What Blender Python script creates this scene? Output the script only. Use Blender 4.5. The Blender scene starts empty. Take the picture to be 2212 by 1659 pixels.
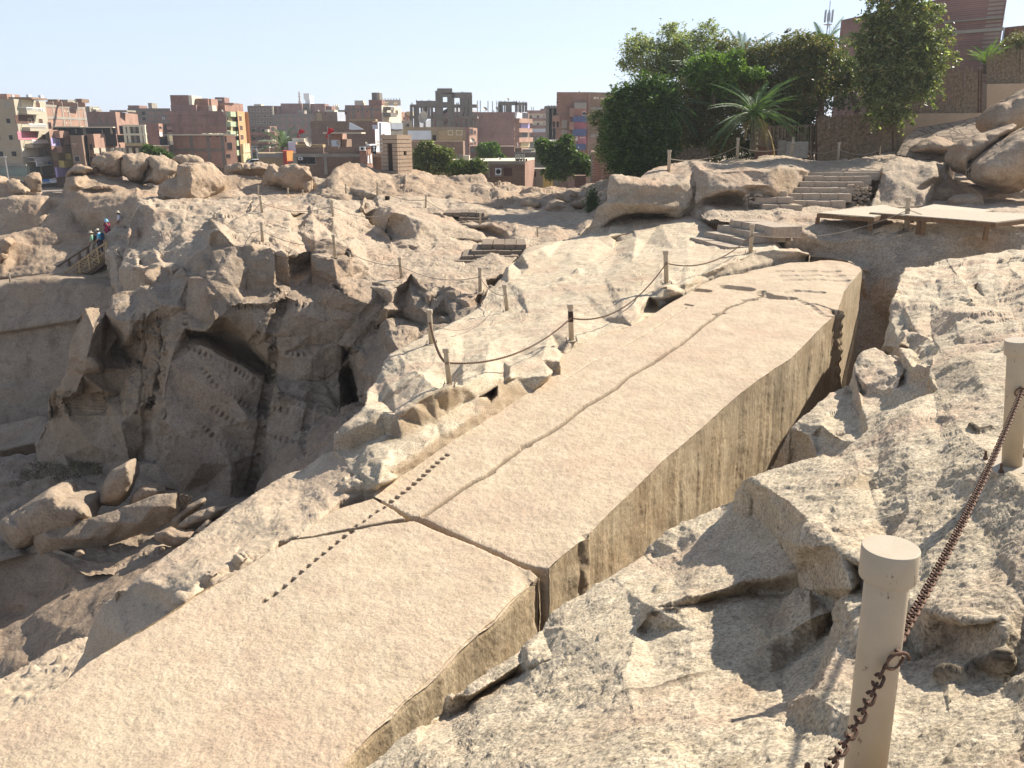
import bpy, bmesh, math, random
import numpy as np
from mathutils import Vector, Matrix
from mathutils.geometry import delaunay_2d_cdt
R = math.radians
C = bpy.context.scene.collection
# ------------------------------------------------------------------ camera, sky, sun, exposure
PITCH = R(16.5); FPX = 1820.0; IW, IH = 2212.0, 1659.0
cd = bpy.data.cameras.new('camera'); cam = bpy.data.objects.new('camera', cd); C.objects.link(cam)
cam.location = (0, 0, 0); cam.rotation_euler = (math.pi/2 - PITCH, 0, 0)
cd.sensor_width = 36; cd.lens = 36*FPX/IW; cd.clip_start = 0.05; cd.clip_end = 8000
bpy.context.scene.camera = cam
SUN_AZ = R(56.0); SUN_EL = R(38.0)                 # azimuth measured from +Y (straight ahead) towards +X
w = bpy.data.worlds.new('World'); bpy.context.scene.world = w; w.use_nodes = True
nt = w.node_tree; bg = nt.nodes['Background']
sky = nt.nodes.new('ShaderNodeTexSky'); sky.sky_type = 'NISHITA'; sky.sun_disc = False
sky.sun_elevation = SUN_EL; sky.sun_rotation = SUN_AZ; sky.altitude = 1000
sky.air_density = 1.0; sky.dust_density = 0.5; sky.ozone_density = 3.0
hs = nt.nodes.new('ShaderNodeHueSaturation'); hs.inputs['Saturation'].default_value = 0.8
nt.links.new(sky.outputs[0], hs.inputs['Color']); mxs = nt.nodes.new('ShaderNodeMix'); mxs.data_type = 'RGBA'; mxs.inputs[7].default_value = (4.9, 5.7, 7.1, 1)
tcs = nt.nodes.new('ShaderNodeTexCoord'); sxz = nt.nodes.new('ShaderNodeSeparateXYZ'); nt.links.new(tcs.outputs['Generated'], sxz.inputs[0])
mrs = nt.nodes.new('ShaderNodeMapRange'); mrs.inputs['From Min'].default_value = 0.0; mrs.inputs['From Max'].default_value = 0.55; mrs.inputs['To Min'].default_value = 0.82; mrs.inputs['To Max'].default_value = 0.10
nt.links.new(sxz.outputs[2], mrs.inputs[0]); nt.links.new(mrs.outputs[0], mxs.inputs[0])
nt.links.new(hs.outputs[0], mxs.inputs[6]); nt.links.new(mxs.outputs[2], bg.inputs[0]); bg.inputs[1].default_value = 0.083
sl = bpy.data.lights.new('sun', 'SUN'); sl.energy = 5.0; sl.angle = R(0.5); sl.color = (1.0, 0.93, 0.82)
so = bpy.data.objects.new('sun', sl); C.objects.link(so)
SD = Vector((math.sin(SUN_AZ)*math.cos(SUN_EL), math.cos(SUN_AZ)*math.cos(SUN_EL), math.sin(SUN_EL)))
so.rotation_euler = SD.to_track_quat('Z', 'Y').to_euler(); so.location = (20, 20, 40)
vs = bpy.context.scene.view_settings
vs.view_transform = 'Standard'; vs.look = 'None'; vs.gamma = 1; vs.exposure = 0.95
bpy.context.scene.cycles.use_denoising = True

# ------------------------------------------------------------------ photo readings -> places
QUAL = 1.6
CP, SP = math.cos(PITCH), math.sin(PITCH)
CR = {'U': (0, 0, 4032, 2212), 'A': (0, 300, 1000, 2212), 'B': (900, 300, 1000, 2212), 'C': (1600, 300, 1000, 2212),
      'D': (2300, 0, 1000, 2212), 'E': (3032, 0, 1000, 2212), 'F': (0, 750, 1200, 2212), 'G': (900, 750, 1200, 2212),
      'H': (2000, 600, 1200, 2212), 'I': (2832, 500, 1200, 2212), 'J': (0, 1500, 1600, 2212), 'K': (1500, 1500, 1200, 2212),
      'L': (2632, 1300, 1400, 2212), 'M': (2432, 1974, 1600, 2212), 'N': (1200, 1974, 1400, 2212),
      'a': (0, 340, 480, 2212), 'b': (440, 340, 480, 2212), 'c': (880, 340, 480, 2212), 'd': (1320, 340, 480, 1269),
      'e': (1600, 340, 480, 1269), 'f': (2040, 340, 480, 1269), 'p': (180, 820, 400, 1269)}
def uv(c, x, y):
    x0, y0, wd, sc = CR[c]; k = wd/sc
    return (x0 + x*k)/1.82278, (y0 + y*k)/1.82278
def ray(u, v):
    a = (u - IW/2)/FPX; b = (IH/2 - v)/FPX
    return (a, CP + b*SP, -SP + b*CP)              # per unit of depth along the optical axis
OB0, OB1 = 5.9, 0.045                               # top of the obelisk: z = -(OB0 - OB1*y)
def place(u, v, val):
    r = ray(u, v)
    if isinstance(val, str):                        # 'o', 'o+0.3'
        off = float(val[1:]) if len(val) > 1 else 0.0
        t = (-OB0 + off)/(r[2] - OB1*r[1])
    elif val < 0: t = val/r[2]
    else: t = val/r[1]
    return (r[0]*t, r[1]*t, r[2]*t)
def P(c, x, y, val): return Vector(place(*uv(c, x, y), val))
def parse(txt, c='U'):
    out = []
    for tok in txt.split():
        if tok in CR: c = tok; continue
        a = tok.split(','); v = a[2]
        out.append((*uv(c, float(a[0]), float(a[1])), v if v[0] == 'o' else float(v)))
    return out
def P3(txt, c='U'): return [Vector(place(*q)) for q in parse(txt, c)]
def project(V):
    d = V[:, 1]*CP - V[:, 2]*SP; d = np.maximum(d, 0.3)
    up = V[:, 1]*SP + V[:, 2]*CP
    return np.stack([IW/2 + FPX*V[:, 0]/d, IH/2 - FPX*up/d], 1), d

# ------------------------------------------------------------------ noise
def _hash(ix, iy, iz, s):
    def mx(h): h = (h ^ (h >> np.uint32(16)))*np.uint32(0x7feb352d); h = (h ^ (h >> np.uint32(15)))*np.uint32(0x846ca68b); return h ^ (h >> np.uint32(16))
    h = mx(ix.astype(np.uint32) + np.uint32(s*7919 + 101)); h = mx(h + iy.astype(np.uint32)*np.uint32(0x9e3779b9)); return mx(h + iz.astype(np.uint32)*np.uint32(0x85ebca6b))
def _r(h, k):
    h = (h + np.uint32(k*2654435 + 1))*np.uint32(0x7feb352d); h = (h ^ (h >> np.uint32(15)))*np.uint32(0x846ca68b)
    return (h >> np.uint32(12)).astype(np.float32)/np.float32(1048575.0)
np.seterr(over='ignore')
def vnoise(p, s=0):                                 # gradient noise, about -1..1
    i = np.floor(p).astype(np.int64); f = p - i; u = f*f*f*(f*(f*6 - 15) + 10); out = 0
    for dx in (0, 1):
        for dy in (0, 1):
            for dz in (0, 1):
                h = _hash(i[:, 0]+dx, i[:, 1]+dy, i[:, 2]+dz, s)
                g = (_r(h, 0)*2-1)*(f[:, 0]-dx) + (_r(h, 7)*2-1)*(f[:, 1]-dy) + (_r(h, 13)*2-1)*(f[:, 2]-dz)
                wt = (u[:, 0] if dx else 1-u[:, 0])*(u[:, 1] if dy else 1-u[:, 1])*(u[:, 2] if dz else 1-u[:, 2])
                out = out + wt*g
    return out*1.4
def fbm(p, octv=4, s=0, gain=0.5):
    o = 0; a = 1.0
    for k in range(octv): o = o + a*vnoise(p*(2.03**k) + 17.3*k, s+k); a *= gain
    return o
def facets(p, s=0, k=22.0):                         # chipped planes: jittered cells with tilted planes, softly blended
    i = np.floor(p).astype(np.int64); num = np.zeros(len(p)); den = np.full(len(p), 1e-9)
    for dx in (-1, 0, 1):
        for dy in (-1, 0, 1):
            for dz in (-1, 0, 1):
                c = i + np.array([dx, dy, dz]); h = _hash(c[:, 0], c[:, 1], c[:, 2], s)
                d0, d1, d2 = p[:, 0] - c[:, 0] - _r(h, 1), p[:, 1] - c[:, 1] - _r(h, 5), p[:, 2] - c[:, 2] - _r(h, 9)
                wt = np.exp(-k*(d0*d0 + d1*d1 + d2*d2))
                v = d0*(_r(h, 21)*2-1) + d1*(_r(h, 25)*2-1) + d2*(_r(h, 29)*2-1) + (_r(h, 33) - 0.5)*0.9
                num += wt*v; den += wt
    return num/den

# ------------------------------------------------------------------ rock engine: control net -> refined, weathered surface
def cdt(points, constraints, outline):
    co = [Vector(p[:2]) for p in points]
    vo, eo, fo, ov, oe, of = delaunay_2d_cdt(co, constraints, [outline], 1, 1e-3)
    V = []
    for k, v in enumerate(vo):
        if ov[k]: V.append(place(v.x, v.y, points[ov[k][0]][2]))
        else:                                       # crossing of two breaklines: nearest given point sets its height
            j = min(range(len(points)), key=lambda q: (co[q]-v).length)
            vv = points[j][2]; V.append(place(v.x, v.y, vv))
    F = []
    for f in fo:
        for k in range(1, len(f)-1): F.append((f[0], f[k], f[k+1]))
    return V, F
def patch(txt, exag=0.0, rad=55.0):
    """lines: 'o ...' outline, 'b ...' breakline, 'p ...' free points"""
    pts = []; cons = []; outl = None
    for ln in txt.strip().splitlines():
        ln = ln.strip()
        if not ln or ln[0] == '#': continue
        k, rest = ln[0], ln[1:]; q = parse(rest); ids = []
        for a in q:
            hit = next((i for i, b in enumerate(pts) if abs(a[0]-b[0]) + abs(a[1]-b[1]) < 0.6), None)
            if hit is None: pts.append(a); hit = len(pts)-1
            ids.append(hit)
        if k == 'o': outl = ids
        elif k == 'b': cons += [(ids[i], ids[i+1]) for i in range(len(ids)-1) if ids[i] != ids[i+1]]
    if exag:                                        # deepen the relief: push each reading away from its neighbours' mean distance
        Yv = [place(*q)[1] for q in pts]; new = []
        for i, q in enumerate(pts):
            if i in outl: new.append(q); continue
            sw = sy = 0.0
            for j, r_ in enumerate(pts):
                w_ = math.exp(-((q[0]-r_[0])**2 + (q[1]-r_[1])**2)/(2*rad*rad)); sw += w_; sy += w_*Yv[j]
            b0 = sy/sw; new.append((q[0], q[1], b0 + (1 + exag)*(Yv[i] - b0)))
        pts = new
    return cdt(pts, cons, outl)
def skirt(V, F, down, back):
    """close the patch behind its border: drop the border down and away from where it is looked at"""
    cnt = {}
    for f in F:
        for a, b in ((f[0], f[1]), (f[1], f[2]), (f[2], f[0])): cnt[(a, b)] = cnt.get((a, b), 0) + 1
    V = list(V); F = list(F); mp = {}
    def dn(i):
        if i not in mp:
            v = V[i]; L = math.hypot(v[0], v[1]); mp[i] = len(V)
            V.append((v[0]*(1 + back/L), v[1]*(1 + back/L), v[2] - down))
        return mp[i]
    for (a, b) in list(cnt):
        if (b, a) not in cnt: F.append((b, a, dn(a))); F.append((b, dn(a), dn(b)))
    return V, F
def wall(top, bottom):
    V = [tuple(p) for p in top] + [tuple(p) for p in bottom]; n = len(top); F = []
    for i in range(n-1): F += [(i, n+i, i+1), (i+1, n+i, n+i+1)]
    return V, F
def join(pieces, eps=1e-3):
    V = []; F = []; mp = {}
    for pv, pf in pieces:
        idx = []
        for p in pv:
            k = (round(p[0]/eps/5), round(p[1]/eps/5), round(p[2]/eps/5))
            if k not in mp: mp[k] = len(V); V.append(p)
            idx.append(mp[k])
        for f in pf:
            g = tuple(idx[i] for i in f)
            if len(set(g)) == 3: F.append(g)
    return np.array(V, float), np.array(F, np.int64)
def refine(V, F, thr, cap=400000, focus=None, iso=0.33, attr=None):
    for it in range(16):
        e = np.concatenate([F[:, [0, 1]], F[:, [1, 2]], F[:, [2, 0]]]); NV = len(V)
        ky = np.minimum(e[:, 0], e[:, 1])*NV + np.maximum(e[:, 0], e[:, 1])
        uk, inv = np.unique(ky, return_inverse=True); inv = inv.reshape(-1); ue = np.stack([uk//NV, uk % NV], 1)
        pr, d = project(V)
        il = np.linalg.norm(pr[ue[:, 0]] - pr[ue[:, 1]], axis=1)
        wl = np.linalg.norm(V[ue[:, 0]] - V[ue[:, 1]], axis=1)*FPX/np.minimum(d[ue[:, 0]], d[ue[:, 1]])
        on = lambda q: ((q[:, 0] > -150) & (q[:, 0] < IW+150) & (q[:, 1] > -100) & (q[:, 1] < IH+150))
        vis = on(pr[ue[:, 0]]) | on(pr[ue[:, 1]]) | on((pr[ue[:, 0]]+pr[ue[:, 1]])/2)
        m = np.where(vis, np.maximum(np.minimum(il, wl), iso*wl), wl*0.03)
        t = np.full(len(ue), thr, float)
        if focus is not None:
            mid = (V[ue[:, 0]] + V[ue[:, 1]])/2; fm = focus(mid); t = t*np.where(fm < 1, 0.6, 1); m = np.where((fm < 1) & vis, np.maximum(m, 0.8*wl), m)
        mark = m > t
        if not mark.any() or len(V) > cap: break
        nid = np.full(len(ue), -1); nid[mark] = len(V) + np.arange(mark.sum())
        V = np.concatenate([V, (V[ue[mark, 0]] + V[ue[mark, 1]])/2])
        n = len(F); m01, m12, m20 = nid[inv[:n]], nid[inv[n:2*n]], nid[inv[2*n:]]
        a, b, c = F[:, 0], F[:, 1], F[:, 2]; k = (m01 >= 0).astype(int) + (m12 >= 0) + (m20 >= 0)
        out = [F[k == 0]]
        s = k == 3
        if s.any():
            A, B, Cc, x, y, z = a[s], b[s], c[s], m01[s], m12[s], m20[s]
            out += [np.stack(q, 1) for q in ((A, x, z), (x, B, y), (z, y, Cc), (x, y, z))]
        for (p, q, r2, e0, e1, e2) in ((a, b, c, m01, m12, m20), (b, c, a, m12, m20, m01), (c, a, b, m20, m01, m12)):
            s = (k == 1) & (e0 >= 0)
            if s.any(): out += [np.stack((p[s], e0[s], r2[s]), 1), np.stack((e0[s], q[s], r2[s]), 1)]
            s = (k == 2) & (e0 >= 0) & (e1 >= 0)
            if s.any(): out += [np.stack((e0[s], q[s], e1[s]), 1), np.stack((p[s], e0[s], e1[s]), 1), np.stack((p[s], e1[s], r2[s]), 1)]
        F = np.concatenate(out)
    return V, F
def edges_of(F):
    e = np.concatenate([F[:, [0, 1]], F[:, [1, 2]], F[:, [2, 0]]]); NV = int(F.max()) + 1
    uk, cn = np.unique(np.minimum(e[:, 0], e[:, 1])*NV + np.maximum(e[:, 0], e[:, 1]), return_counts=True)
    return np.stack([uk//NV, uk % NV], 1), cn
def smooth(V, F, n, lam=0.5):
    if n <= 0: return V
    ue, cn = edges_of(F); fix = np.zeros(len(V), bool); fix[ue[cn == 1].ravel()] = True
    deg = np.bincount(ue.ravel(), minlength=len(V)).astype(float); deg[deg == 0] = 1
    for _ in range(n):
        acc = np.zeros_like(V)
        for k in range(3):
            acc[:, k] = np.bincount(ue[:, 0], V[ue[:, 1], k], len(V)) + np.bincount(ue[:, 1], V[ue[:, 0], k], len(V))
        N = acc/deg[:, None]; V = np.where(fix[:, None], V, V + lam*(N - V))
    return V
def normals(V, F):
    n = np.cross(V[F[:, 1]] - V[F[:, 0]], V[F[:, 2]] - V[F[:, 0]]); out = np.zeros_like(V)
    for k in range(3):
        for j in range(3): out[:, k] += np.bincount(F[:, j], n[:, k], len(V))
    return out/np.maximum(np.linalg.norm(out, axis=1), 1e-12)[:, None]
def seg_dist(Q, poly):
    best = np.full(len(Q), 1e9); arc = np.zeros(len(Q)); s0 = 0.0
    P_ = [np.array(p) for p in poly]; pa = np.array(P_); full = Q
    near = ((Q > pa.min(0) - 0.5) & (Q < pa.max(0) + 0.5)).all(1)
    best_all = np.full(len(Q), 1e9); arc_all = np.zeros(len(Q)); Q = Q[near]; best = best[near]; arc = arc[near]
    for a, b in zip(P_[:-1], P_[1:]):
        ab = b - a; L = np.linalg.norm(ab) + 1e-9; t = np.clip(((Q - a)@ab)/(L*L), 0, 1)
        d = np.linalg.norm(Q - (a + t[:, None]*ab), axis=1); m = d < best
        best = np.where(m, d, best); arc = np.where(m, s0 + t*L, arc); s0 += L
    best_all[near] = best; arc_all[near] = arc
    return best_all, arc_all
def mesh_obj(name, V, F, mat, parent=None, smooth_shade=True):
    me = bpy.data.meshes.new(name); V = np.asarray(V, np.float32); F = np.asarray(F, np.int32)
    me.vertices.add(len(V)); me.vertices.foreach_set('co', V.ravel())
    k = F.shape[1]
    me.loops.add(F.size); me.loops.foreach_set('vertex_index', F.ravel())
    me.polygons.add(len(F)); me.polygons.foreach_set('loop_start', np.arange(0, F.size, k, dtype=np.int32))
    try: me.polygons.foreach_set('loop_total', np.full(len(F), k, np.int32))
    except Exception: pass
    me.update(calc_edges=True); me.validate()
    me.polygons.foreach_set('use_smooth', np.full(len(me.polygons), smooth_shade))
    me.materials.append(mat); o = bpy.data.objects.new(name, me); C.objects.link(o)
    if parent is not None: o.parent = parent
    return o
def orient(V, F):
    """turn the net so that most of it faces the camera"""
    n = np.cross(V[F[:, 1]] - V[F[:, 0]], V[F[:, 2]] - V[F[:, 0]]); c = V[F].mean(1)
    if (n*c).sum() > 0: F = F[:, ::-1].copy()
    return F
def rock(name, pieces, mat, big=(0.1, 1.2), fac=(0.0, 1.0), fine=(0.01, 8.0), thr=3.0, pre=14, sm=2, sm2=1, carves=(), seed=0, cap=350000,
         parent=None, strata=None, closed=False, warp=0.0, onface=False):
    """big/fac/fine = (amplitude in metres, frequency per metre)"""
    V, F = join(pieces)
    F = F if closed else orient(V, F)
    V, F = refine(V, F, pre, cap); V = smooth(V, F, sm)
    cache = {}
    def cdist(Q, poly):
        if not onface: return seg_dist(Q, poly)
        if cache.get('k') is not Q: cache['k'] = Q; cache['v'] = project(Q)
        pq, dq = cache['v']; pp, dp_ = project(np.array([tuple(v) for v in poly])); sc = (dq/FPX)[:, None]; m0 = float(np.median(dp_))/FPX
        dd, aa = seg_dist(np.concatenate([pq*m0, pq[:, :1]*0], 1), [np.array((a_[0]*m0, a_[1]*m0, 0)) for a_ in pp]); return dd*(sc[:, 0]/m0), aa
    if carves:
        def focus(mid):
            k = np.ones(len(mid))
            for (poly, wd, dp, kind) in carves:
                if kind == 'stain': continue
                d, a = cdist(mid, poly); k = np.where(d < wd*1.3, 0.5, k)
            return k
    else: focus = None
    thr = thr*QUAL
    V, F = refine(V, F, thr*2.2, cap)
    N = normals(V, F); D = np.zeros(len(V)); q = V + seed*3.7
    if warp: q = q + warp*np.stack([fbm(q*0.7, 2, 91), fbm(q*0.7, 2, 92), fbm(q*0.7, 2, 93)], 1)
    if big[0]: D += big[0]*fbm(q*big[1], 3, 3)
    if fac[0]: D += fac[0]*facets(q*fac[1], 5) + fac[0]*0.4*facets(q*fac[1]*2.3, 8)
    if strata:
        dr, fq, am = strata; dv = np.array(dr)/np.linalg.norm(dr)
        t_ = (q@dv)*fq + 0.5*fbm(q*0.8, 2, 31); D += am*(np.abs((t_ % 1.0) - 0.5)*2 - 0.5)
    V = V + N*D[:, None]
    V, F = refine(V, F, thr, cap, focus); V = smooth(V, F, sm2)
    N = normals(V, F); D = np.zeros(len(V)); q = V + seed*3.7
    if fine[0]:
        D += fine[0]*fbm(q*fine[1], 4, 11, 0.6)
        if fac[0]: D += fine[0]*0.9*facets(q*fine[1]*0.6, 15)
    crack_shade = np.zeros(len(V)); stain = np.zeros(len(V))
    for (poly, wd, dp, kind) in carves:
        d, a = cdist(V, poly); prof = np.clip(1 - (d/wd)**2, 0, 1)
        if kind == 'stain': stain = np.maximum(stain, np.clip(1.6*(1 - d/wd) + 0.7*vnoise(V*3.0, 41) + 0.5*vnoise(V*11.0, 43), 0, 1)*dp); continue
        if kind == 'pits': prof = prof*np.clip(np.cos(a*2*math.pi/0.17)*0.9 + 0.35, 0, 1)
        if kind == 'slots':
            a2 = a + 0.12*vnoise(np.stack([a*1.3, a*0, a*0], 1) + 5.1, 3); prof = prof*np.clip(np.cos(a2*2*math.pi/0.22)*1.2 - 0.1, 0, 1)*np.clip(0.55 + 1.3*vnoise(np.stack([np.round(a2/0.22)*1.37, a*0 + 0.5, a*0], 1), 9), 0.05, 1.2)
        if kind == 'holes': prof = prof*np.clip(np.cos(a*2*math.pi/0.5)*1.6 - 0.3, 0, 1)
        if kind == 'rough': prof = prof*(0.6 + 0.5*vnoise(V*4, 77))
        D -= dp*prof
        if wd < 0.085 and dp > 0.03: crack_shade = np.maximum(crack_shade, np.clip(prof*1.5, 0, 1)*(0.85 if kind != 'pits' else 0.6))  # painted shade inside narrow cracks and pits
    V = V + N*D[:, None]
    ob = mesh_obj(name, V, F, mat, parent)
    if len(ob.data.vertices) == len(V):
        for nm, ar in (('crack_shade', crack_shade), ('stain', stain)): at = ob.data.attributes.new(nm, 'FLOAT', 'POINT'); at.data.foreach_set('value', ar.astype(np.float32))
    return ob
def blob(name, c, outline, Y, T, mat, label=None, cat='boulder', big=(0.12, 0.9), fac=(0.1, 0.9), fine=(0.02, 5), thr=3.0, seed=0, group=None, lean=0.0, power=0.38, kind=None):
    """closed boulder: outline read from the photo, at distance Y, T metres half-thick"""
    cx_ = sum(p[0] for p in outline)/len(outline); cy_ = sum(p[1] for p in outline)/len(outline); q = [uv(c, cx_ + (p[0]-cx_)*1.10, cy_ + (p[1]-cy_)*1.10) for p in outline]; U_ = [p[0] for p in q]; V_ = [p[1] for p in q]
    ext = max(max(U_) - min(U_), max(V_) - min(V_)); st = max(ext/9.0, 2.5)
    pts = [(a, b, float(Y)) for a, b in q]; n = len(pts)
    poly = [Vector(p) for p in q]
    def inside(x, y):
        r = False
        for i in range(n):
            a, b = q[i], q[i-1]
            if (a[1] > y) != (b[1] > y) and x < (b[0]-a[0])*(y-a[1])/(b[1]-a[1]) + a[0]: r = not r
        return r
    def dist(x, y):
        m = 1e9
        for i in range(n):
            a, b = poly[i-1], poly[i]; ab = b-a; t = max(0, min(1, (Vector((x, y))-a).dot(ab)/max(ab.length_squared, 1e-9)))
            m = min(m, (a + ab*t - Vector((x, y))).length)
        return m
    rng = random.Random(seed); y = min(V_)
    while y < max(V_):
        x = min(U_) + rng.random()*st
        while x < max(U_):
            if inside(x, y) and dist(x, y) > st*0.45: pts.append((x, y, float(Y)))
            x += st
        y += st*0.87
    co = [Vector(p[:2]) for p in pts]
    vo, eo, fo, ov, oe, of = delaunay_2d_cdt(co, [], [list(range(n))], 1, 1e-3)
    ds = [0 if (ov[k] and ov[k][0] < n) else dist(v.x, v.y) for k, v in enumerate(vo)]; dm = max(ds) or 1
    vmax = max(V_); vmin = min(V_)
    A = []; B = []
    for k, v in enumerate(vo):
        s = 1 - ds[k]/dm; pf = (max(0, 1 - s*s))**power; ln = lean*(vmax - v.y)/(vmax - vmin + 1e-6)
        A.append(place(v.x, v.y, Y + ln - T*pf)); b = place(v.x, v.y, Y + ln)
        B.append((b[0], b[1] + T*pf, b[2]))
    F = [(f[0], f[i], f[i+1]) for f in fo for i in range(1, len(f)-1)]
    pieces = [(A, F), (B, [tuple(reversed(f)) for f in F])]
    Vj, Fj = join(pieces)
    nn = np.cross(Vj[Fj[:, 1]] - Vj[Fj[:, 0]], Vj[Fj[:, 2]] - Vj[Fj[:, 0]])
    if (nn*(Vj[Fj].mean(1) - Vj.mean(0))).sum() < 0: pieces = [(p[0], [tuple(reversed(f)) for f in p[1]]) for p in pieces]
    o = rock(name, pieces, mat, big, fac, fine, thr, 12, 1, 1, (), seed, 60000, None, None, True)
    if kind: o['kind'] = kind
    if label: tag(o, label, cat, group)
    return o
# ------------------------------------------------------------------ tagging
def tag(o, label, cat, group=None):
    o['label'] = label; o['category'] = cat
    if group: o['group'] = group
    return o
def struct(o, kind='structure'): o['kind'] = kind; return o
def empty(name, loc=(0, 0, 0), rz=0.0):
    o = bpy.data.objects.new(name, None); C.objects.link(o); o.location = loc; o.rotation_euler = (0, 0, rz); o.empty_display_size = 0.3
    return o
class MB:
    """collects shapes into one mesh"""
    def __init__(s): s.v = []; s.f = []
    def add(s, v, f): n = len(s.v); s.v += [tuple(p) for p in v]; s.f += [tuple(n+i for i in q) for q in f]; return s
    def box(s, c, d, m=None):
        x, y, z = d[0]/2, d[1]/2, d[2]/2
        v = [Vector(p) for p in ((-x,-y,-z),(x,-y,-z),(x,y,-z),(-x,y,-z),(-x,-y,z),(x,-y,z),(x,y,z),(-x,y,z))]
        if m is not None: v = [m @ p for p in v]
        c = Vector(c); return s.add([p + c for p in v], [(0,3,2,1),(4,5,6,7),(0,1,5,4),(1,2,6,5),(2,3,7,6),(3,0,4,7)])
    def hull(s, a, b):                              # loft of two equal rings
        n = len(a); return s.add(list(a)+list(b), [tuple(reversed(range(n))), tuple(range(n, 2*n))] + [(i, (i+1) % n, n+(i+1) % n, n+i) for i in range(n)])
    def bar(s, a, b, w, h=None, up=(0, 0, 1)):
        a = Vector(a); b = Vector(b); h = h or w; d = (b-a).normalized(); u = Vector(up)
        if abs(d.dot(u)) > 0.95: u = Vector((0, 1, 0))
        x = d.cross(u).normalized()*w/2; y = x.cross(d).normalized()*h/2
        return s.hull([a-x-y, a+x-y, a+x+y, a-x+y], [b-x-y, b+x-y, b+x+y, b-x+y])
    def tube(s, pts, rs, n=12, cap=True):
        pts = [Vector(p) for p in pts]; rs = rs if isinstance(rs, (list, tuple)) else [rs]*len(pts); rings = []; ref = None
        for i, p in enumerate(pts):
            d = (pts[min(i+1, len(pts)-1)] - pts[max(i-1, 0)]).normalized()
            if ref is None: ref = Vector((0, 0, 1)) if abs(d.z) < 0.9 else Vector((1, 0, 0))
            x = d.cross(ref).normalized(); y = x.cross(d).normalized(); ref = y
            rings.append([p + (x*math.cos(2*math.pi*k/n) + y*math.sin(2*math.pi*k/n))*rs[i] for k in range(n)])
        v = [q for r_ in rings for q in r_]; f = []
        for i in range(len(pts)-1):
            for k in range(n): f.append((i*n+k, i*n+(k+1) % n, (i+1)*n+(k+1) % n, (i+1)*n+k))
        if cap: f.append(tuple(reversed(range(n)))); f.append(tuple((len(pts)-1)*n+k for k in range(n)))
        return s.add(v, f)
    def lathe(s, prof, n=24, at=(0, 0, 0)):
        v = []; f = []; m = len(prof)
        for r_, z in prof:
            for k in range(n): v.append((at[0]+r_*math.cos(2*math.pi*k/n), at[1]+r_*math.sin(2*math.pi*k/n), at[2]+z))
        for i in range(m-1):
            for k in range(n): f.append((i*n+k, i*n+(k+1) % n, (i+1)*n+(k+1) % n, (i+1)*n+k))
        f.append(tuple(reversed(range(n)))); f.append(tuple((m-1)*n+k for k in range(n)))
        return s.add(v, f)
    def build(s, name, mat, parent=None, sm=False, bev=0.0):
        me = bpy.data.meshes.new(name); me.from_pydata(s.v, [], s.f); me.update()
        if bev > 0:
            bm = bmesh.new(); bm.from_mesh(me)
            bmesh.ops.bevel(bm, geom=[e for e in bm.edges if len(e.link_faces) == 2 and e.calc_face_angle(0) > 0.6], offset=bev, segments=2, affect='EDGES', clamp_overlap=True)
            bm.to_mesh(me); bm.free()
        if sm:
            me.polygons.foreach_set('use_smooth', [len(p.vertices) < 7 for p in me.polygons])
        me.materials.append(mat); o = bpy.data.objects.new(name, me); C.objects.link(o)
        if parent is not None: o.parent = parent
        return o
def copy_tree(o, parent=None):
    c = o.copy(); C.objects.link(c)
    if parent is not None: c.parent = parent
    for ch in o.children: copy_tree(ch, c)
    return c
def localise(o, origin):
    """move a top-level mesh's origin to its base without moving the mesh"""
    o.data.transform(Matrix.Translation(-Vector(origin))); o.location = origin; return o
# ------------------------------------------------------------------ materials
def srgb(r, g, b):
    f = lambda c: (c/255/12.92) if c <= 10 else ((c/255+0.055)/1.055)**2.4
    return (f(r), f(g), f(b), 1)
def newmat(name):
    m = bpy.data.materials.new(name); m.use_nodes = True; n = m.node_tree; b = n.nodes['Principled BSDF']
    b.inputs['Specular IOR Level'].default_value = 0.25; return m, n, b
def nd(n, t, **kw):
    x = n.nodes.new(t)
    for k, v in kw.items():
        if hasattr(x, k): setattr(x, k, v)
        else: x.inputs[k.replace('_', ' ')].default_value = v
    return x
def ramp(n, fac, stops):
    r = n.nodes.new('ShaderNodeValToRGB'); e = r.color_ramp.elements
    while len(e) < len(stops): e.new(0.5)
    for i, (p, c) in enumerate(stops): e[i].position = p; e[i].color = c if len(c) == 4 else (*c, 1)
    n.links.new(fac, r.inputs[0]); return r.outputs[0]
def noise(n, vec, scale, detail=4, rough=0.55, dist=0.0):
    x = n.nodes.new('ShaderNodeTexNoise'); x.inputs['Scale'].default_value = scale; x.inputs['Detail'].default_value = detail
    x.inputs['Roughness'].default_value = rough; x.inputs['Distortion'].default_value = dist; n.links.new(vec, x.inputs['Vector']); return x.outputs[0]
def mixc(n, f, a, b, mode='MIX'):
    x = n.nodes.new('ShaderNodeMix'); x.data_type = 'RGBA'; x.blend_type = mode
    for i, v in ((0, f), (6, a), (7, b)):
        if hasattr(v, 'is_output') or isinstance(v, bpy.types.NodeSocket): n.links.new(v, x.inputs[i])
        else: x.inputs[i].default_value = (*v, 1) if isinstance(v, tuple) and len(v) == 3 else v
    return x.outputs[2]
def mapping(n, vec, sc=(1, 1, 1), rot=(0, 0, 0)):
    x = n.nodes.new('ShaderNodeMapping'); x.inputs['Scale'].default_value = sc; x.inputs['Rotation'].default_value = rot
    n.links.new(vec, x.inputs['Vector']); return x.outputs[0]
def bump(n, b, h, strength, dist, prev=None):
    x = n.nodes.new('ShaderNodeBump'); x.inputs['Strength'].default_value = strength; x.inputs['Distance'].default_value = dist
    n.links.new(h, x.inputs['Height'])
    if prev is not None: n.links.new(prev, x.inputs['Normal'])
    n.links.new(x.outputs[0], b.inputs['Normal']); return x.outputs[0]
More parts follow.
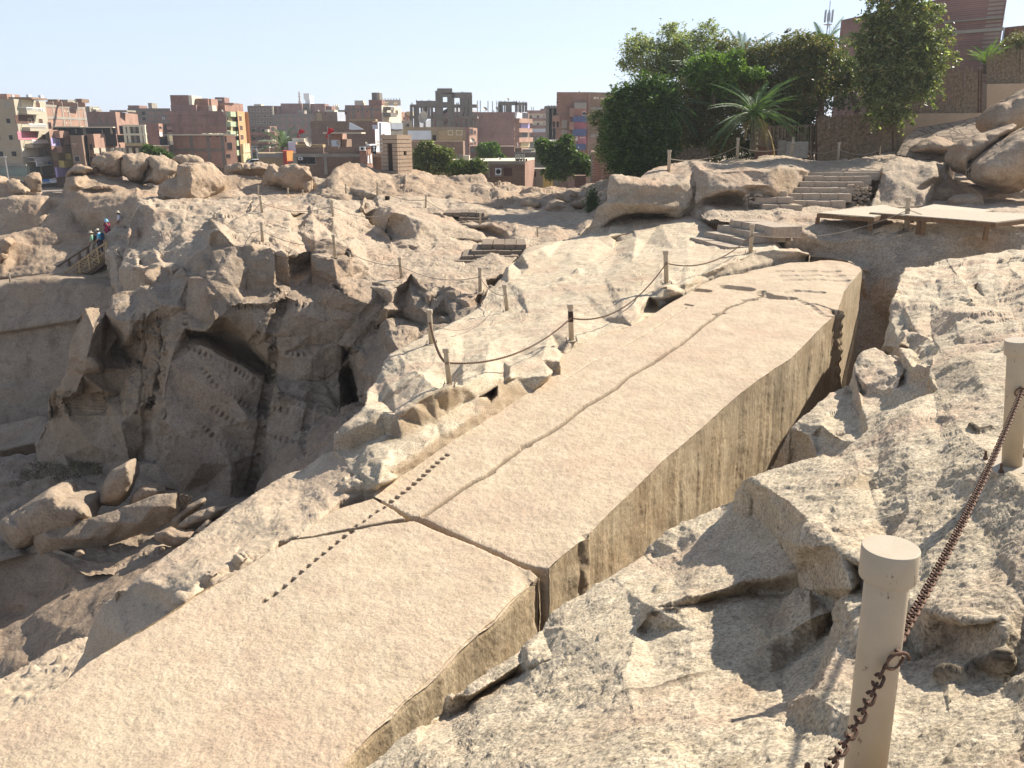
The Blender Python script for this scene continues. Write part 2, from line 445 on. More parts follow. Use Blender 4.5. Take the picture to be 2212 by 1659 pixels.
def rockmat(name, lo, hi, pink, dark, speck=0.35, sp_scale=60, patch_sc=0.5, bscale=9.0, bstr=0.7, bdist=0.03, streak=None, dark_amt=0.35, rot=(0.4, 0.5, 0.3), str_sc=(1, 1, 1), fbs=55, fbd=0.006, warm=0.3):
    AL = 0.76; lo, hi, pink, dark = [tuple(c_*AL for c_ in q_) for q_ in (lo, hi, pink, dark)]
    m, n, b = newmat(name); tc = n.nodes.new('ShaderNodeTexCoord').outputs['Object']
    st = mapping(n, tc, str_sc, rot)
    big = noise(n, tc, patch_sc, 5, 0.6, 0.4); med = noise(n, st, patch_sc*6, 6, 0.65, 0.2)
    c = ramp(n, med, [(0.28, lo), (0.72, hi)])
    c = mixc(n, ramp(n, big, [(0.47, (0, 0, 0)), (0.68, (warm*2, warm*2, warm*2))]), c, pink)
    dn = noise(n, mapping(n, st, (1, 1, 1.7)), patch_sc*9, 7, 0.72, 0.6)
    c = mixc(n, ramp(n, dn, [(0.54, (0, 0, 0)), (0.72, (dark_amt,)*3)]), c, dark)
    sp = noise(n, tc, sp_scale, 3, 0.7); c = mixc(n, speck, c, mixc(n, 1.0, c, ramp(n, sp, [(0.32, (0.35, 0.33, 0.32)), (0.5, (1, 1, 1)), (0.68, (1.45, 1.4, 1.33))]), 'MULTIPLY'))
    if streak:
        col, sc, lo_, hi_, amt = streak
        sn = noise(n, mapping(n, tc, sc), 1.0, 6, 0.7, 0.5); s2 = noise(n, tc, 0.9, 4, 0.6)
        f = n.nodes.new('ShaderNodeMath'); f.operation = 'ADD'; n.links.new(sn, f.inputs[0])
        g = n.nodes.new('ShaderNodeMath'); g.operation = 'MULTIPLY_ADD'; g.inputs[1].default_value = 0.7; g.inputs[2].default_value = -0.35; n.links.new(s2, g.inputs[0]); n.links.new(g.outputs[0], f.inputs[1])
        c = mixc(n, ramp(n, f.outputs[0], [(lo_, (0, 0, 0)), (hi_, (amt,)*3)]), c, col)
    a2 = n.nodes.new('ShaderNodeAttribute'); a2.attribute_name = 'stain'; c = mixc(n, a2.outputs['Fac'], c, mixc(n, noise(n, mapping(n, tc, (5, 5, 1.5)), 2.0, 5, 0.7), (0.16, 0.105, 0.055), (0.40, 0.29, 0.175)))
    at = n.nodes.new('ShaderNodeAttribute'); at.attribute_name = 'crack_shade'; c = mixc(n, at.outputs['Fac'], c, (0.055, 0.038, 0.025))  # near-black mix puts the shade of the cracks into the colour
    n.links.new(c, b.inputs['Base Color']); b.inputs['Roughness'].default_value = 0.93; b.inputs['Specular IOR Level'].default_value = 0.15
    h1 = noise(n, st, bscale, 8, 0.68, 0.3); nn = bump(n, b, h1, bstr, bdist)
    h2 = noise(n, mapping(n, st, (1, 1, 1.6)), fbs, 5, 0.7); bump(n, b, h2, min(1, bstr*1.1), fbd, nn)
    return m
def flat(name, col, rough=0.8, metal=0.0, var=0.12, sc=3.0, bumpd=0.0, bsc=20.0):
    m, n, b = newmat(name); tc = n.nodes.new('ShaderNodeTexCoord').outputs['Object']
    f = noise(n, tc, sc, 5, 0.6); lo = tuple(c*(1-var) for c in col[:3]); hi = tuple(min(1, c*(1+var)) for c in col[:3])
    n.links.new(ramp(n, f, [(0.3, lo), (0.7, hi)]), b.inputs['Base Color']); b.inputs['Roughness'].default_value = rough; b.inputs['Metallic'].default_value = metal
    if bumpd: bump(n, b, noise(n, tc, bsc, 5, 0.65), 0.6, bumpd)
    return m
M = {}
M['rough'] = rockmat('rough_granite', (0.53, 0.43, 0.295), (0.84, 0.71, 0.52), (0.60, 0.41, 0.29), (0.19, 0.15, 0.115), 0.8, 34, 0.6, 10.0, 0.9, 0.022, None, 0.34, (0.5, 0.4, 0.35), (0.7, 1, 2.2), 38, 0.016)
M['dressed'] = rockmat('dressed_granite', (0.53, 0.412, 0.283), (0.71, 0.572, 0.408), (0.60, 0.42, 0.295), (0.30, 0.22, 0.165), 0.45, 42, 0.45, 12, 0.65, 0.012, ((0.30, 0.235, 0.18, 1), (0.55, 1.5, 1.0), 0.50, 0.80, 0.42), 0.3, (0, 0, 0.55), (1, 1, 1), 30, 0.014, 0.25)
M['stained'] = rockmat('stained_side', (0.50, 0.385, 0.24), (0.68, 0.55, 0.37), (0.46, 0.31, 0.17), (0.13, 0.09, 0.055), 0.6, 40, 0.7, 10, 0.6, 0.008,
                       ((0.10, 0.07, 0.04, 1), (10, 10, 0.5), 0.36, 0.85, 0.7), 0.22, (0, 0, 0), (1, 1, 0.6), 34, 0.006)
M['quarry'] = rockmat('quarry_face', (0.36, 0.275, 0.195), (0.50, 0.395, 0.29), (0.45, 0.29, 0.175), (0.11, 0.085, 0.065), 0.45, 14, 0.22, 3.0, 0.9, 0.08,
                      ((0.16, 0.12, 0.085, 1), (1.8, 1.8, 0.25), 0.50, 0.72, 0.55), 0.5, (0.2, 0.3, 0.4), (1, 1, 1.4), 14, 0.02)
M['lit'] = rockmat('weathered_rock', (0.46, 0.355, 0.25), (0.66, 0.54, 0.40), (0.54, 0.36, 0.24), (0.18, 0.135, 0.10), 0.6, 16, 0.35, 3.0, 1.0, 0.07, None, 0.5, (0.4, 0.3, 0.3), (1, 1, 2.0), 14, 0.03)
M['bould'] = rockmat('boulder_rock', (0.40, 0.29, 0.195), (0.58, 0.45, 0.32), (0.46, 0.30, 0.19), (0.17, 0.12, 0.085), 0.35, 9, 0.25, 2.0, 0.9, 0.08, None, 0.45, (0.2, 0.3, 0.1), (1, 1, 1.3), 8, 0.03)
# ------------------------------------------------------------------ the setting: land, bedrock
def ground():
    m, n, b = newmat('desert_ground'); tc = n.nodes.new('ShaderNodeTexCoord').outputs['Object']
    c = ramp(n, noise(n, tc, 0.03, 6, 0.6), [(0.35, (0.27, 0.21, 0.155)), (0.65, (0.36, 0.29, 0.22))])
    n.links.new(c, b.inputs['Base Color']); b.inputs['Roughness'].default_value = 0.95
    mb = MB(); mb.add([(-3000, 70, -9), (3000, 70, -9), (3000, 4500, -9), (-3000, 4500, -9)], [(0, 1, 2, 3)])
    mb.add([(-300, -40, -16.6), (300, -40, -16.6), (300, 71, -16.6), (-300, 71, -16.6)], [(0, 1, 2, 3)])
    mb.add([(-3000, 70.5, -17), (3000, 70.5, -17), (3000, 70.5, -9.01), (-3000, 70.5, -9.01)], [(0, 1, 2, 3)])
    struct(mb.build('ground', m))
    # far hills fading behind the town
    hm = flat('far_hill', (0.30, 0.26, 0.23), 0.95, 0, 0.1, 0.004)
    V = []; F = []; nx = 120
    for j, (yy, k) in enumerate(((1500, 0), (1650, 1.0), (1850, 0.4), (2100, 0))):
        for i in range(nx):
            x = -1300 + 2600*i/(nx-1)
            h = 2 + 40*math.exp(-((x+95)/70.0)**2) + 14*math.exp(-((x-60)/120.0)**2) + 2*math.sin(x*0.021) + 2*math.sin(x*0.057+1) + 22*math.exp(-((x+640)/60.0)**2)
            V.append((x, yy, -9 + k*(h + 14)))
    for j in range(3):
        for i in range(nx-1): F.append((j*nx+i, j*nx+i+1, (j+1)*nx+i+1, (j+1)*nx+i))
    struct(mesh_obj('hills', V, F, hm))
ground()

# ---- foreground right: the rough rock the viewer stands on
near = patch('''
o N 250,1790,-4.9 385,1650,-4.95 560,1500,-5.0 700,1410,-5.05 775,1385,-5.3 850,1300,-5.4 865,1220,-5.25 905,1200,-5.2 1000,1150,-5.2 1160,1050,-5.2 1300,960,-5.2 1350,905,-5.25 1400,850,-5.25 1470,800,-5.25 1490,740,-5.25 1520,690,-5.25 1620,625,-5.2 1700,590,-5.2 1800,520,-5.2 1880,480,-5.2 2050,385,-5.2 2115,345,-5.3 M 150,296,-5.3 200,205,-5.1 340,100,-5.0 470,50,-4.9 L 330,1080,-4.85 420,1050,-4.65 430,990,-4.35 470,930,-4.05 520,905,-3.95 620,870,-3.9 800,830,-3.8 900,810,-3.75 1050,770,-3.7 1140,700,-3.65 1240,600,-3.6 1310,560,-3.5 1400,490,-3.5 1560,420,-3.45 1650,400,-3.4 1680,370,-3.4 1645,330,-3.4 1630,240,-3.45 1640,160,-3.5 1700,120,-3.5 1850,60,-3.45 1950,0,-3.5 2080,-90,-3.45 2400,-160,-3.2 U 2420,900,-2.3 2420,1300,-2.0 2500,1850,-1.8 1900,1900,-1.9 1400,1900,-2.4 1000,1850,-3.6
b L 470,930,-4.05 620,985,-3.75 740,1060,-3.5 870,1180,-3.2 M 1151,162,-3.0 1060,188,-3.1 1000,245,-3.2 1090,200,-3.05 1160,245,-3.0 1230,290,-2.95 1345,345,-2.85 1360,370,-2.9
b L 420,1050,-4.65 M 690,30,-4.55 780,110,-4.35 860,180,-4.15 930,280,-3.95 995,385,-3.75 1040,480,-3.72 1100,560,-3.7 1165,600,-3.6 1230,540,-3.45 1300,460,-3.3 1345,372,-3.2
b M 1000,245,-3.2 985,300,-3.5 995,385,-3.75
b M 1360,372,-3.0 1275,470,-3.0 1235,550,-3.05 1210,650,-3.05 1200,790,-3.0 1135,920,-2.95 1060,1050,-2.9
b M 1165,640,-3.65 1150,720,-3.6 1110,820,-3.5 1070,930,-3.42 1010,1020,-3.3
b M 995,385,-3.74 850,415,-3.88 690,430,-4.0 600,470,-4.05 380,535,-4.15 200,585,-4.25
b M 1000,470,-3.92 900,500,-4.08 760,500,-4.2 560,528,-4.25 390,560,-4.26
b M 1120,610,-3.5 1050,640,-3.48 960,690,-3.6 830,770,-3.75 760,860,-3.8 830,940,-3.75
b M 1180,660,-3.66 1080,760,-3.7 950,860,-3.82 900,930,-3.85
b M 1560,560,-2.68 1700,600,-2.55 1880,655,-2.42 2100,640,-2.32 2212,560,-2.3
b M 1545,760,-2.95 1640,860,-2.9 1720,860,-2.85 1800,790,-2.75 1870,690,-2.62
b L 1460,1120,-2.85 1410,1200,-2.95 1370,1280,-3.02
b L 1480,1115,-2.80 1440,1200,-2.85 1400,1270,-2.88
b N 1490,830,-5.2 1440,850,-5.15 1380,930,-5.0 1345,975,-5.2 1360,1000,-5.05
b N 1360,1000,-5.0 1400,1020,-4.95 1550,990,-4.85
b N 870,1215,-5.25 960,1210,-5.2 1020,1215,-5.15 1180,1120,-5.1 1340,1010,-5.05
b N 800,1375,-5.35 900,1330,-5.4 1000,1270,-5.45 1100,1190,-5.42 1300,1080,-5.32 1400,1050,-5.05
b M 200,205,-5.1 340,272,-5.02 150,296,-5.3
p M 500,250,-4.75 700,300,-4.35 300,420,-4.75 0,420,-5.05 100,700,-4.45 400,700,-4.2 700,620,-4.12 860,640,-4.0 560,800,-4.0 200,900,-4.15 0,950,-4.1 100,1200,-3.6 400,1050,-3.7 640,980,-3.72 700,1150,-3.5 500,1350,-3.15 900,1100,-3.38 1000,1250,-3.0 1400,900,-2.8 1600,1000,-2.7 1500,1300,-2.5 1800,1150,-2.5 2000,1300,-2.2 2100,1000,-2.5 2212,900,-2.45 2212,1452,-2.0 1300,700,-2.85 1450,600,-2.75
p N 700,1550,-4.7 1100,1400,-4.55 1500,1250,-4.35 2000,1100,-4.0 1800,900,-4.55 1600,780,-4.95 1000,1640,-4.2 1500,1640,-3.6 2100,800,-4.5 2150,1640,-3.05 2000,550,-4.85
p L 1200,900,-3.25 1100,1000,-3.2 1320,880,-3.22 1250,960,-3.28 1500,800,-2.95 1700,700,-2.85 2000,430,-2.8 2212,300,-2.75 1900,200,-3.05 2212,50,-3.0 2000,100,-3.15 2090,850,-2.3 1850,1050,-2.55 1700,950,-2.7 1600,1100,-2.72 1300,1150,-2.98 1470,1000,-2.85 1800,600,-2.8 1500,500,-3.2 2212,700,-2.5
''')
near_c = [(P3('M 1000,430,-3.85 850,460,-3.98 700,480,-4.1 500,530,-4.2'), 0.12, 0.6, 'stain'), (P3('M 760,600,-4.1 880,680,-3.95 760,980,-3.7 700,1080,-3.6'), 0.22, 0.3, 'stain'), (P3('L 1150,900,-3.2 1200,960,-3.2'), 0.25, 0.35, 'stain'), (P3('L 1700,150,-3.2 1900,250,-3.0 1750,300,-3.1'), 0.6, 0.2, 'stain'),
          (P3('M 1750,945,-2.63 1870,925,-2.55 1960,895,-2.56 2060,880,-2.45 2140,838,-2.4 2240,775,-2.33'), 0.07, 0.12, 'rough'), (P3('L 1930,1132,-2.6 2000,1160,-2.55 2060,1152,-2.52 2140,1130,-2.46 2240,1137,-2.42'), 0.06, 0.12, 'rough'),
          ([P('M', 0, 1040, -3.85), P('M', 250, 1000, -3.82), P('M', 420, 940, -3.8), P('M', 540, 890, -3.8)], 0.05, 0.05, 'rough'),
          ([P('M', 30, 640, -4.5), P('M', 150, 615, -4.3), P('M', 330, 600, -4.2)], 0.035, 0.035, 'line'),
          ([P('N', 1500, 990, -4.9), P('N', 1700, 940, -4.75), P('N', 1880, 850, -4.6), P('N', 2000, 800, -4.55)], 0.03, 0.03, 'line'),
          ([P('L', 830, 1270, -3.3), P('L', 1000, 1252, -3.05), P('L', 1150, 1235, -2.95)], 0.025, 0.03, 'line'),
          ([P('L', 1890, 610, -2.75), P('L', 1930, 640, -2.72), P('L', 2010, 625, -2.7)], 0.05, 0.05, 'line'),
          ([P('L', 1890, 1430, -2.35), P('L', 1960, 1510, -2.3), P('L', 2070, 1570, -2.25)], 0.04, 0.05, 'rough'),
          ([P('L', 1640, 720, -2.85), P('L', 1700, 735, -2.8), P('L', 1760, 720, -2.78)], 0.04, 0.03, 'line')]
struct(rock('near_bedrock', [skirt(*near, 3.5, 0.1)], M['rough'], (0.015, 0.9), (0.036, 1.4), (0.0085, 15), 2.2, 9, 0, 1, near_c, 1, 420000, warp=0.4))

# ---- blocks down in the trench on the right
tb = patch('''
o L 600,960,-7.5 640,860,-6.1 760,610,-5.1 800,570,-5.0 900,490,-4.95 1010,380,-4.9 1125,345,-4.85 1150,200,-4.45 1200,130,-4.35 1290,112,-4.3 1380,150,-4.2 1530,150,-4.0 1560,100,-3.9 1700,60,-3.7 1700,360,-3.55 1600,480,-3.9 1400,560,-4.1 1240,700,-4.4 1060,860,-4.7 850,920,-5.6
b L 760,610,-5.1 880,655,-4.95 860,800,-5.6
b L 880,655,-4.95 930,650,-4.95 930,800,-5.1
b L 930,650,-4.95 950,590,-4.75 1090,690,-4.65 1080,740,-4.75
b L 1125,345,-4.85 1150,440,-4.8 1195,540,-4.7 1195,640,-4.6 1230,560,-4.4 1205,480,-4.4 1150,230,-4.45
b L 1205,320,-4.3 1240,360,-4.35 1420,370,-4.1 1440,300,-4.0
b L 1210,390,-4.5 1230,400,-4.45 1380,410,-4.25
b L 1500,185,-4.0 1480,230,-4.15 1440,330,-4.2 1370,470,-4.25 1300,570,-4.3 1240,600,-4.35
b L 1500,185,-4.0 1530,300,-3.9 1580,400,-3.8
p L 1300,240,-4.2 1000,500,-4.85 1100,480,-4.8 1290,470,-4.35 1040,640,-4.75
''')
struct(rock('trench_blocks', [skirt(*tb, 3, 0.2)], M['rough'], (0.02, 1.0), (0.05, 1.6), (0.012, 8), 2.4, 8, 0, 1, (), 2))

# ---- upper right rock mass beside the trench head
ur = patch('''
o I 1170,1700,-6.5 1200,1590,-4.9 1240,1380,-4.3 1270,1250,-4.0 1310,1120,-3.9 1350,1020,-3.9 1375,1010,-3.9 1500,1003,-3.95 1570,985,-4.0 1650,958,-4.0 1780,935,-3.9 1900,920,-3.85 2000,918,-3.8 2090,905,-3.75 2212,885,-3.6 2500,860,-3.4 2500,1500,-2.9 2212,1500,-3.0 2100,1600,-3.0 1900,1700,-3.2 1600,1760,-3.5 1400,1740,-3.7
b I 1310,1560,-4.3 1340,1500,-4.25 1345,1390,-4.2 1360,1350,-4.05 1440,1285,-3.95 1550,1262,-3.85 1600,1310,-3.75 1660,1390,-3.65 1540,1510,-3.95 1400,1490,-4.2 1345,1480,-4.25
b I 1310,1570,-4.1 1350,1510,-4.0 1440,1495,-3.95 1525,1530,-3.85 1560,1570,-3.8
b I 1300,1590,-4.25 1400,1610,-4.2 1430,1659,-4.1 1460,1700,-4.0
b I 1310,1120,-3.9 1290,1230,-4.05 1420,1240,-4.0 1500,1180,-3.9
b I 1500,1180,-3.88 1600,1235,-3.85 1530,1280,-3.9
b I 1500,1020,-3.9 1600,1060,-3.85 1690,1045,-3.8 1780,1110,-3.8 1860,1180,-3.75 1930,1240,-3.7 1990,1215,-3.62 2060,1185,-3.55 2130,1110,-3.55
b I 1710,1050,-3.72 1800,1160,-3.62 1880,1130,-3.58 1990,1045,-3.5 2100,1010,-3.45
b I 1570,1100,-3.86 1610,1130,-3.8 1580,1135,-3.9
b I 1800,955,-3.76 1900,990,-3.65 2000,1010,-3.6 2090,990,-3.6 2140,930,-3.68
p I 1400,1100,-3.9 1330,1300,-4.05 1700,1200,-3.7 1850,1300,-3.55 1700,1350,-3.55 1900,1450,-3.3 2100,1300,-3.35 1600,1600,-3.55 1750,1500,-3.45 2150,1450,-3.05 2212,1100,-3.4 2212,960,-3.6 2050,1400,-3.25 1260,1450,-4.3
''')
ur_c = [([P('I', 1700, 1250, -3.75), P('I', 1850, 1275, -3.65), P('I', 1860, 1290, -3.6)], 0.15, 0.1, 'rough'),
        ([P('I', 2040, 985, -3.65), P('I', 2120, 960, -3.6), P('I', 2212, 985, -3.55)], 0.1, 0.14, 'rough')]
struct(rock('upper_bedrock', [skirt(*ur, 5, 0.2)], M['rough'], (0.05, 0.6), (0.08, 0.9), (0.018, 6), 2.4, 9, 0, 1, ur_c, 3))

# ---- wall and terrace beyond the obelisk's base
ter = patch('''
o H 1180,430,-4.3 1250,415,-3.9 1340,395,-3.6 1400,380,-3.6 1500,385,-3.55 1700,400,-3.5 I 100,600,-3.45 350,560,-3.4 500,500,-3.4 700,480,-3.4 900,470,-3.5 1180,520,-3.4 1700,520,-3.3 2500,520,-3.2 2700,700,-3.3 2500,700,33 2212,702,33 2100,702,33 1960,717,32.3 1900,752,31 1760,740,31.6 1640,735,31.8 1550,752,32.5 1500,762,32 1400,755,32.6 1330,745,33 1080,752,32.6 960,728,33.2 850,703,34.2 700,690,34.6 560,728,33.6 440,700,34.8 410,720,-3.6 H 1940,560,-3.55 1850,520,-3.5 1600,500,-3.5 1500,500,-3.5 1420,480,-3.7 1350,430,-3.8
p I 300,640,-3.4 200,610,-3.42 700,600,-3.4 1200,620,-3.4 1800,620,-3.3 560,620,-3.4 470,660,-3.35 H 1500,440,-3.5 1650,450,-3.5
''')
terw = patch('''
o I 430,690,34.9 440,700,34.8 560,728,33.6 700,690,34.6 850,703,34.2 960,728,33.2 1080,752,32.6 1330,745,33 1400,755,32.6 1500,762,32 1550,752,32.5 1640,735,31.8 1760,740,31.6 1900,752,31 1960,717,32.3 2100,702,33 2212,702,33 2500,700,33 2500,1100,30 1500,1250,29.8 1380,1700,29.5 1150,1700,29.5 900,1700,29.5 850,980,32.4 650,940,33 560,900,33.2 440,885,33.6 455,840,33.8
b I 440,885,33.6 650,915,33.2 800,925,32.9 1000,960,32.4 1085,1000,32 1100,1070,31.8 1100,1300,31
b I 650,940,32.7 800,945,32.2 930,965,31.6 1010,1010,31.2 1095,1060,31.0
b I 560,728,33.4 480,800,33.0 450,880,33.2
b I 1500,762,31.8 1600,800,31.4 1760,790,31.1 1890,790,30.6 2000,770,31 2212,775,31.4
b I 1830,800,31.2 1830,890,31.3 2000,960,30.9
p I 700,800,32.9 900,830,32.6 1200,850,32 1500,900,31.1 1700,900,30.9 1300,1000,31.2 2000,850,31.1 2212,850,31.2 1300,1200,29.9
''')
struct(rock('terrace_rock', [ter, skirt(*terw, 1.0, 1.0)], M['lit'], (0.12, 0.5), (0.07, 0.8), (0.03, 4), 2.4, 9, 3, 1, (), 4))

# ---- sloping plateau left of the obelisk
mp_ = patch('''
o J 1815,285,o+0.1 1900,215,o+0.2 1985,140,o+0.2 2002,50,-5.5 G 1060,1395,-5.6 1110,1300,-5.45 1130,1240,-5.4 1170,1190,-5.3 1250,1150,-5.3 1350,1090,-5.35 1450,1040,-5.4 1560,990,-5.4 1640,950,-5.45 1740,900,-5.5 1830,830,-5.5 1860,775,-5.5 1880,720,-5.4 1930,690,-5.35 1990,620,-5.25 2010,560,-5.1 2090,510,-4.9 2150,430,-4.75 H 140,690,-4.8 300,655,-4.7 400,640,-4.7 520,605,-4.8 620,520,-4.7 660,420,-4.2 760,440,-3.9 1100,400,-3.7 1250,415,-3.7 1420,500,-3.9 1500,560,-4.0 1700,560,-4.0 1930,600,-3.95 1990,690,-4.25 2100,690,-4.35 2180,720,-4.5 2195,760,-4.75 2160,765,o+0.05 1950,785,o+0.05 1700,845,o+0.02 1500,895,o+0.02 1400,950,o 1300,1000,o+0.02 1180,1090,o-0.3 1080,1160,o-0.3 975,1225,o 900,1262,o 640,1340,o 400,1470,o 330,1600,o 288,1659,o K 1090,75,o 960,150,o 870,215,o 770,280,o 690,330,o 610,380,o 530,430,o 430,500,o 330,570,o 250,625,o 140,690,o 60,740,o 0,765,o J 2060,590,o 2040,610,o-0.05 1975,600,o-0.05 1950,560,o 1930,510,o-0.05 1890,480,o-0.15 1870,420,o-0.15 1820,378,o-0.15
b H 2190,742,-4.25 2100,720,-4.15 1940,713,-4.1 1800,730,-4.15 1640,790,-4.25 1500,850,-4.35 1400,890,-4.45 1290,960,-4.5 1240,965,-4.55
b H 1400,950,o+0.05 1290,1010,o+0.05 1200,1000,o+0.3 1130,1000,o+0.3
b H 975,1215,o-0.2 990,1150,o-0.25 1050,1090,o-0.25 1100,1130,o-0.2 1170,1085,o-0.2
b H 960,1200,o+0.02 965,1130,o+0.1 1020,1050,o+0.14 1080,1062,o+0.12 1180,1040,o+0.12 1290,1020,o+0.05
b H 780,1150,-4.8 830,1080,-4.65 900,1060,-4.6 960,1000,-4.55 1060,960,-4.5
b H 690,1210,-4.95 830,1190,o+0.15 940,1180,o+0.15
b H 20,1560,o+0.35 80,1540,o+0.33 250,1500,o+0.28 370,1480,o+0.2 380,1550,o+0.2 300,1620,o+0.3 10,1640,o+0.35
b K 1000,-30,o+0.25 900,10,o+0.25 850,110,o+0.22 800,170,o+0.18 750,190,o+0.2 700,240,o+0.17 690,270,o+0.13 620,285,o+0.18 560,320,o+0.18 520,385,o+0.12 480,370,o+0.18 430,420,o+0.12 380,430,o+0.2 330,510,o+0.12 310,480,o+0.2 240,580,o+0.12 210,540,o+0.2 130,640,o+0.12 110,610,o+0.22 40,660,o+0.2 J 2120,540,o+0.2 2060,560,o+0.2 1965,500,o+0.15
b K 480,30,o+0.74 420,60,o+0.72 330,120,o+0.68 240,185,o+0.62 160,230,o+0.55 110,250,o+0.5 0,235,o+0.48 J 2010,225,o+0.38 1930,262,o+0.25 1815,285,o+0.1
b K 850,30,o+0.3 700,120,o+0.28 600,160,o+0.26 480,232,o+0.25 400,290,o+0.25 300,335,o+0.25 240,370,o+0.24 160,420,o+0.24 80,470,o+0.22 J 2105,300,o+0.12 1990,335,o+0.0 1890,388,o-0.15 1820,378,o-0.18
p J 2080,450,o+0.33 2000,440,o+0.15 1950,450,o-0.05
b G 1060,1410,-5.55 1140,1380,-5.35 1250,1340,-5.25 1330,1290,-5.2 1390,1310,-5.15 1420,1320,-5.1
b G 1110,1520,o-0.2 1200,1470,o+0.2 1300,1400,o+0.4 1400,1340,o+0.5
b G 1270,1640,o+0.45 1350,1560,o+0.6 1480,1480,o+0.7 1590,1440,o+0.75 1700,1420,o+0.65 1850,1340,o+0.5
b H 0,940,-5.2 100,900,-5.15 200,870,-5.1 330,830,-5.0 480,820,-4.9 600,800,-4.85
b H 0,830,-4.9 100,750,-4.6 250,690,-4.45 400,640,-4.45 600,610,-4.55
b H 640,620,-4.55 740,612,-4.5 775,640,-4.6 765,700,-4.8 790,735,-4.8
b H 780,640,-4.75 900,580,-4.4 930,620,-4.45 1000,660,-4.6
p G 1300,1170,-5.2 1480,1115,-5.1 1600,1100,-5.1 1300,1250,-5.2 1500,1250,-5.15 1700,1050,-5.3 1900,900,-5.4 1990,870,-5.35 2100,800,-5.25 2180,900,-5.1 1900,1100,-5.1 2000,1250,-5.0 1700,1250,-5.1 1600,1380,-5.3 1900,1450,-5.35
p H 100,1000,-5.1 300,950,-5.0 300,1100,-5.0 500,1000,-4.85 700,900,-4.7 900,800,-4.5 1100,800,-4.4 1300,760,-4.3 1500,720,-4.25 1750,740,-4.2 1148,950,-4.4 1000,900,-4.5 500,1150,-4.95 460,1360,-4.84 300,1300,-5.0 100,1250,-5.1 100,1450,-5.1 600,1250,-4.95 450,720,-4.6 300,760,-4.7 150,840,-4.95 600,700,-4.6 900,500,-4.1 1100,520,-4.1 1300,600,-4.15 1400,650,-4.25 1200,700,-4.35
''')
mp_c = [(P3('K 860,60,o+0.15 780,190,o+0.12 900,120,o+0.1 1000,60,o+0.1'), 0.28, 0.75, 'stain'),
        (P3('K 520,120,o+0.5 430,150,o+0.5 330,220,o+0.45 240,280,o+0.4 150,330,o+0.35 60,360,o+0.33'), 0.30, 0.75, 'stain'), (P3('J 2060,270,o+0.2 1950,320,o+0.1 1850,340,o'), 0.25, 0.5, 'stain'),
        (P3('K 740,250,o+0.08 640,320,o+0.08 540,390,o+0.08 430,460,o+0.08 330,530,o+0.08 230,600,o+0.08 130,670,o+0.08 30,720,o+0.08'), 0.13, 0.6, 'stain'),
        (P3('G 1130,1500,o 1230,1430,o+0.3 1350,1360,o+0.4'), 0.3, 0.5, 'stain'), (P3('H 1300,980,o+0.2 1450,900,o+0.2 1650,850,o+0.2 1900,790,o+0.2 2150,765,o+0.2'), 0.3, 0.35, 'stain'), (P3('H 800,900,-4.6 1100,780,-4.4 700,1050,-4.7'), 0.9, 0.18, 'stain'),
        ([P('H', 1200, 830, -4.4), P('H', 1250, 840, -4.38), P('H', 1400, 825, -4.3)], 0.2, 0.16, 'rough'),
        ([P('H', 760, 745, -4.8), P('H', 900, 740, -4.6), P('H', 1130, 730, -4.5)], 0.12, 0.06, 'rough'),
        ([P('H', 400, 930, -4.95), P('H', 500, 900, -4.9), P('H', 520, 850, -4.85)], 0.2, 0.18, 'rough'),
        ([P('K', 490, 35, 'o+0.74'), P('K', 485, 130, 'o+0.5'), P('K', 470, 230, 'o+0.25')], 0.05, 0.1, 'line'),
        ([P('H', 380, 1430, -4.95), P('H', 500, 1380, -4.92), P('H', 640, 1345, -4.9)], 0.1, 0.06, 'rough')]
struct(rock('plateau', [skirt(*mp_, 9, 0.3)], M['rough'], (0.02, 0.6), (0.032, 1.3), (0.012, 7), 2.0, 8, 0, 0, mp_c, 4, 420000, warp=0.3))

# ---- worked slab left of the obelisk's near end, with its cut end face
sb = patch('''
o J 1820,365,o-0.2 1760,385,o-0.3 1640,480,o-0.6 1400,600,o-0.7 1250,690,o-0.7 1100,800,o-0.65 900,930,o-0.6 780,1020,o-0.55 720,1075,o-0.5 620,1140,o-0.55 610,1175,10.45 560,1220,10.4 500,1300,10.35 440,1470,10.2 360,1640,10.0 300,1800,9.8 700,1800,8.4 800,1420,8.8 900,1320,9.1 1000,1215,o-0.05 1060,1160,o 1150,1110,o 1240,1065,o 1380,985,o 1490,905,o 1520,860,o-0.02 1590,840,o 1640,830,o 1700,780,o-0.02 1750,742,o 1790,700,o-0.05 1850,640,o-0.05 1990,600,o-0.05 2050,585,o 1980,500,o-0.1 1900,440,o-0.15
b J 720,1075,o-0.5 800,1090,o-0.42 900,1130,o-0.3 970,1175,o-0.15 1000,1215,o-0.05
b J 700,1160,10.3 800,1185,10.15 900,1240,9.8 940,1275,9.55
b J 575,1222,10.32 620,1230,10.22 700,1270,10.0 800,1330,9.6 830,1352,9.45
b J 980,1190,o-0.1 1040,1120,o-0.02 1110,1060,o-0.02 1160,1040,o-0.03 1240,1000,o-0.03 1300,970,o-0.02 1370,930,o-0.02 1480,890,o
b J 1020,1215,o-0.02 1100,1140,o-0.12 1200,1070,o-0.12 1330,1000,o-0.1 1400,950,o-0.06
b J 1620,500,o-0.55 1640,600,o-0.5 1620,650,o-0.45
p J 1300,850,o-0.35 1100,950,o-0.35 900,1050,o-0.42 1500,700,o-0.45 1700,550,o-0.4 1650,750,o-0.2 1450,830,o-0.2 600,1500,9.85 700,1400,9.6
''')
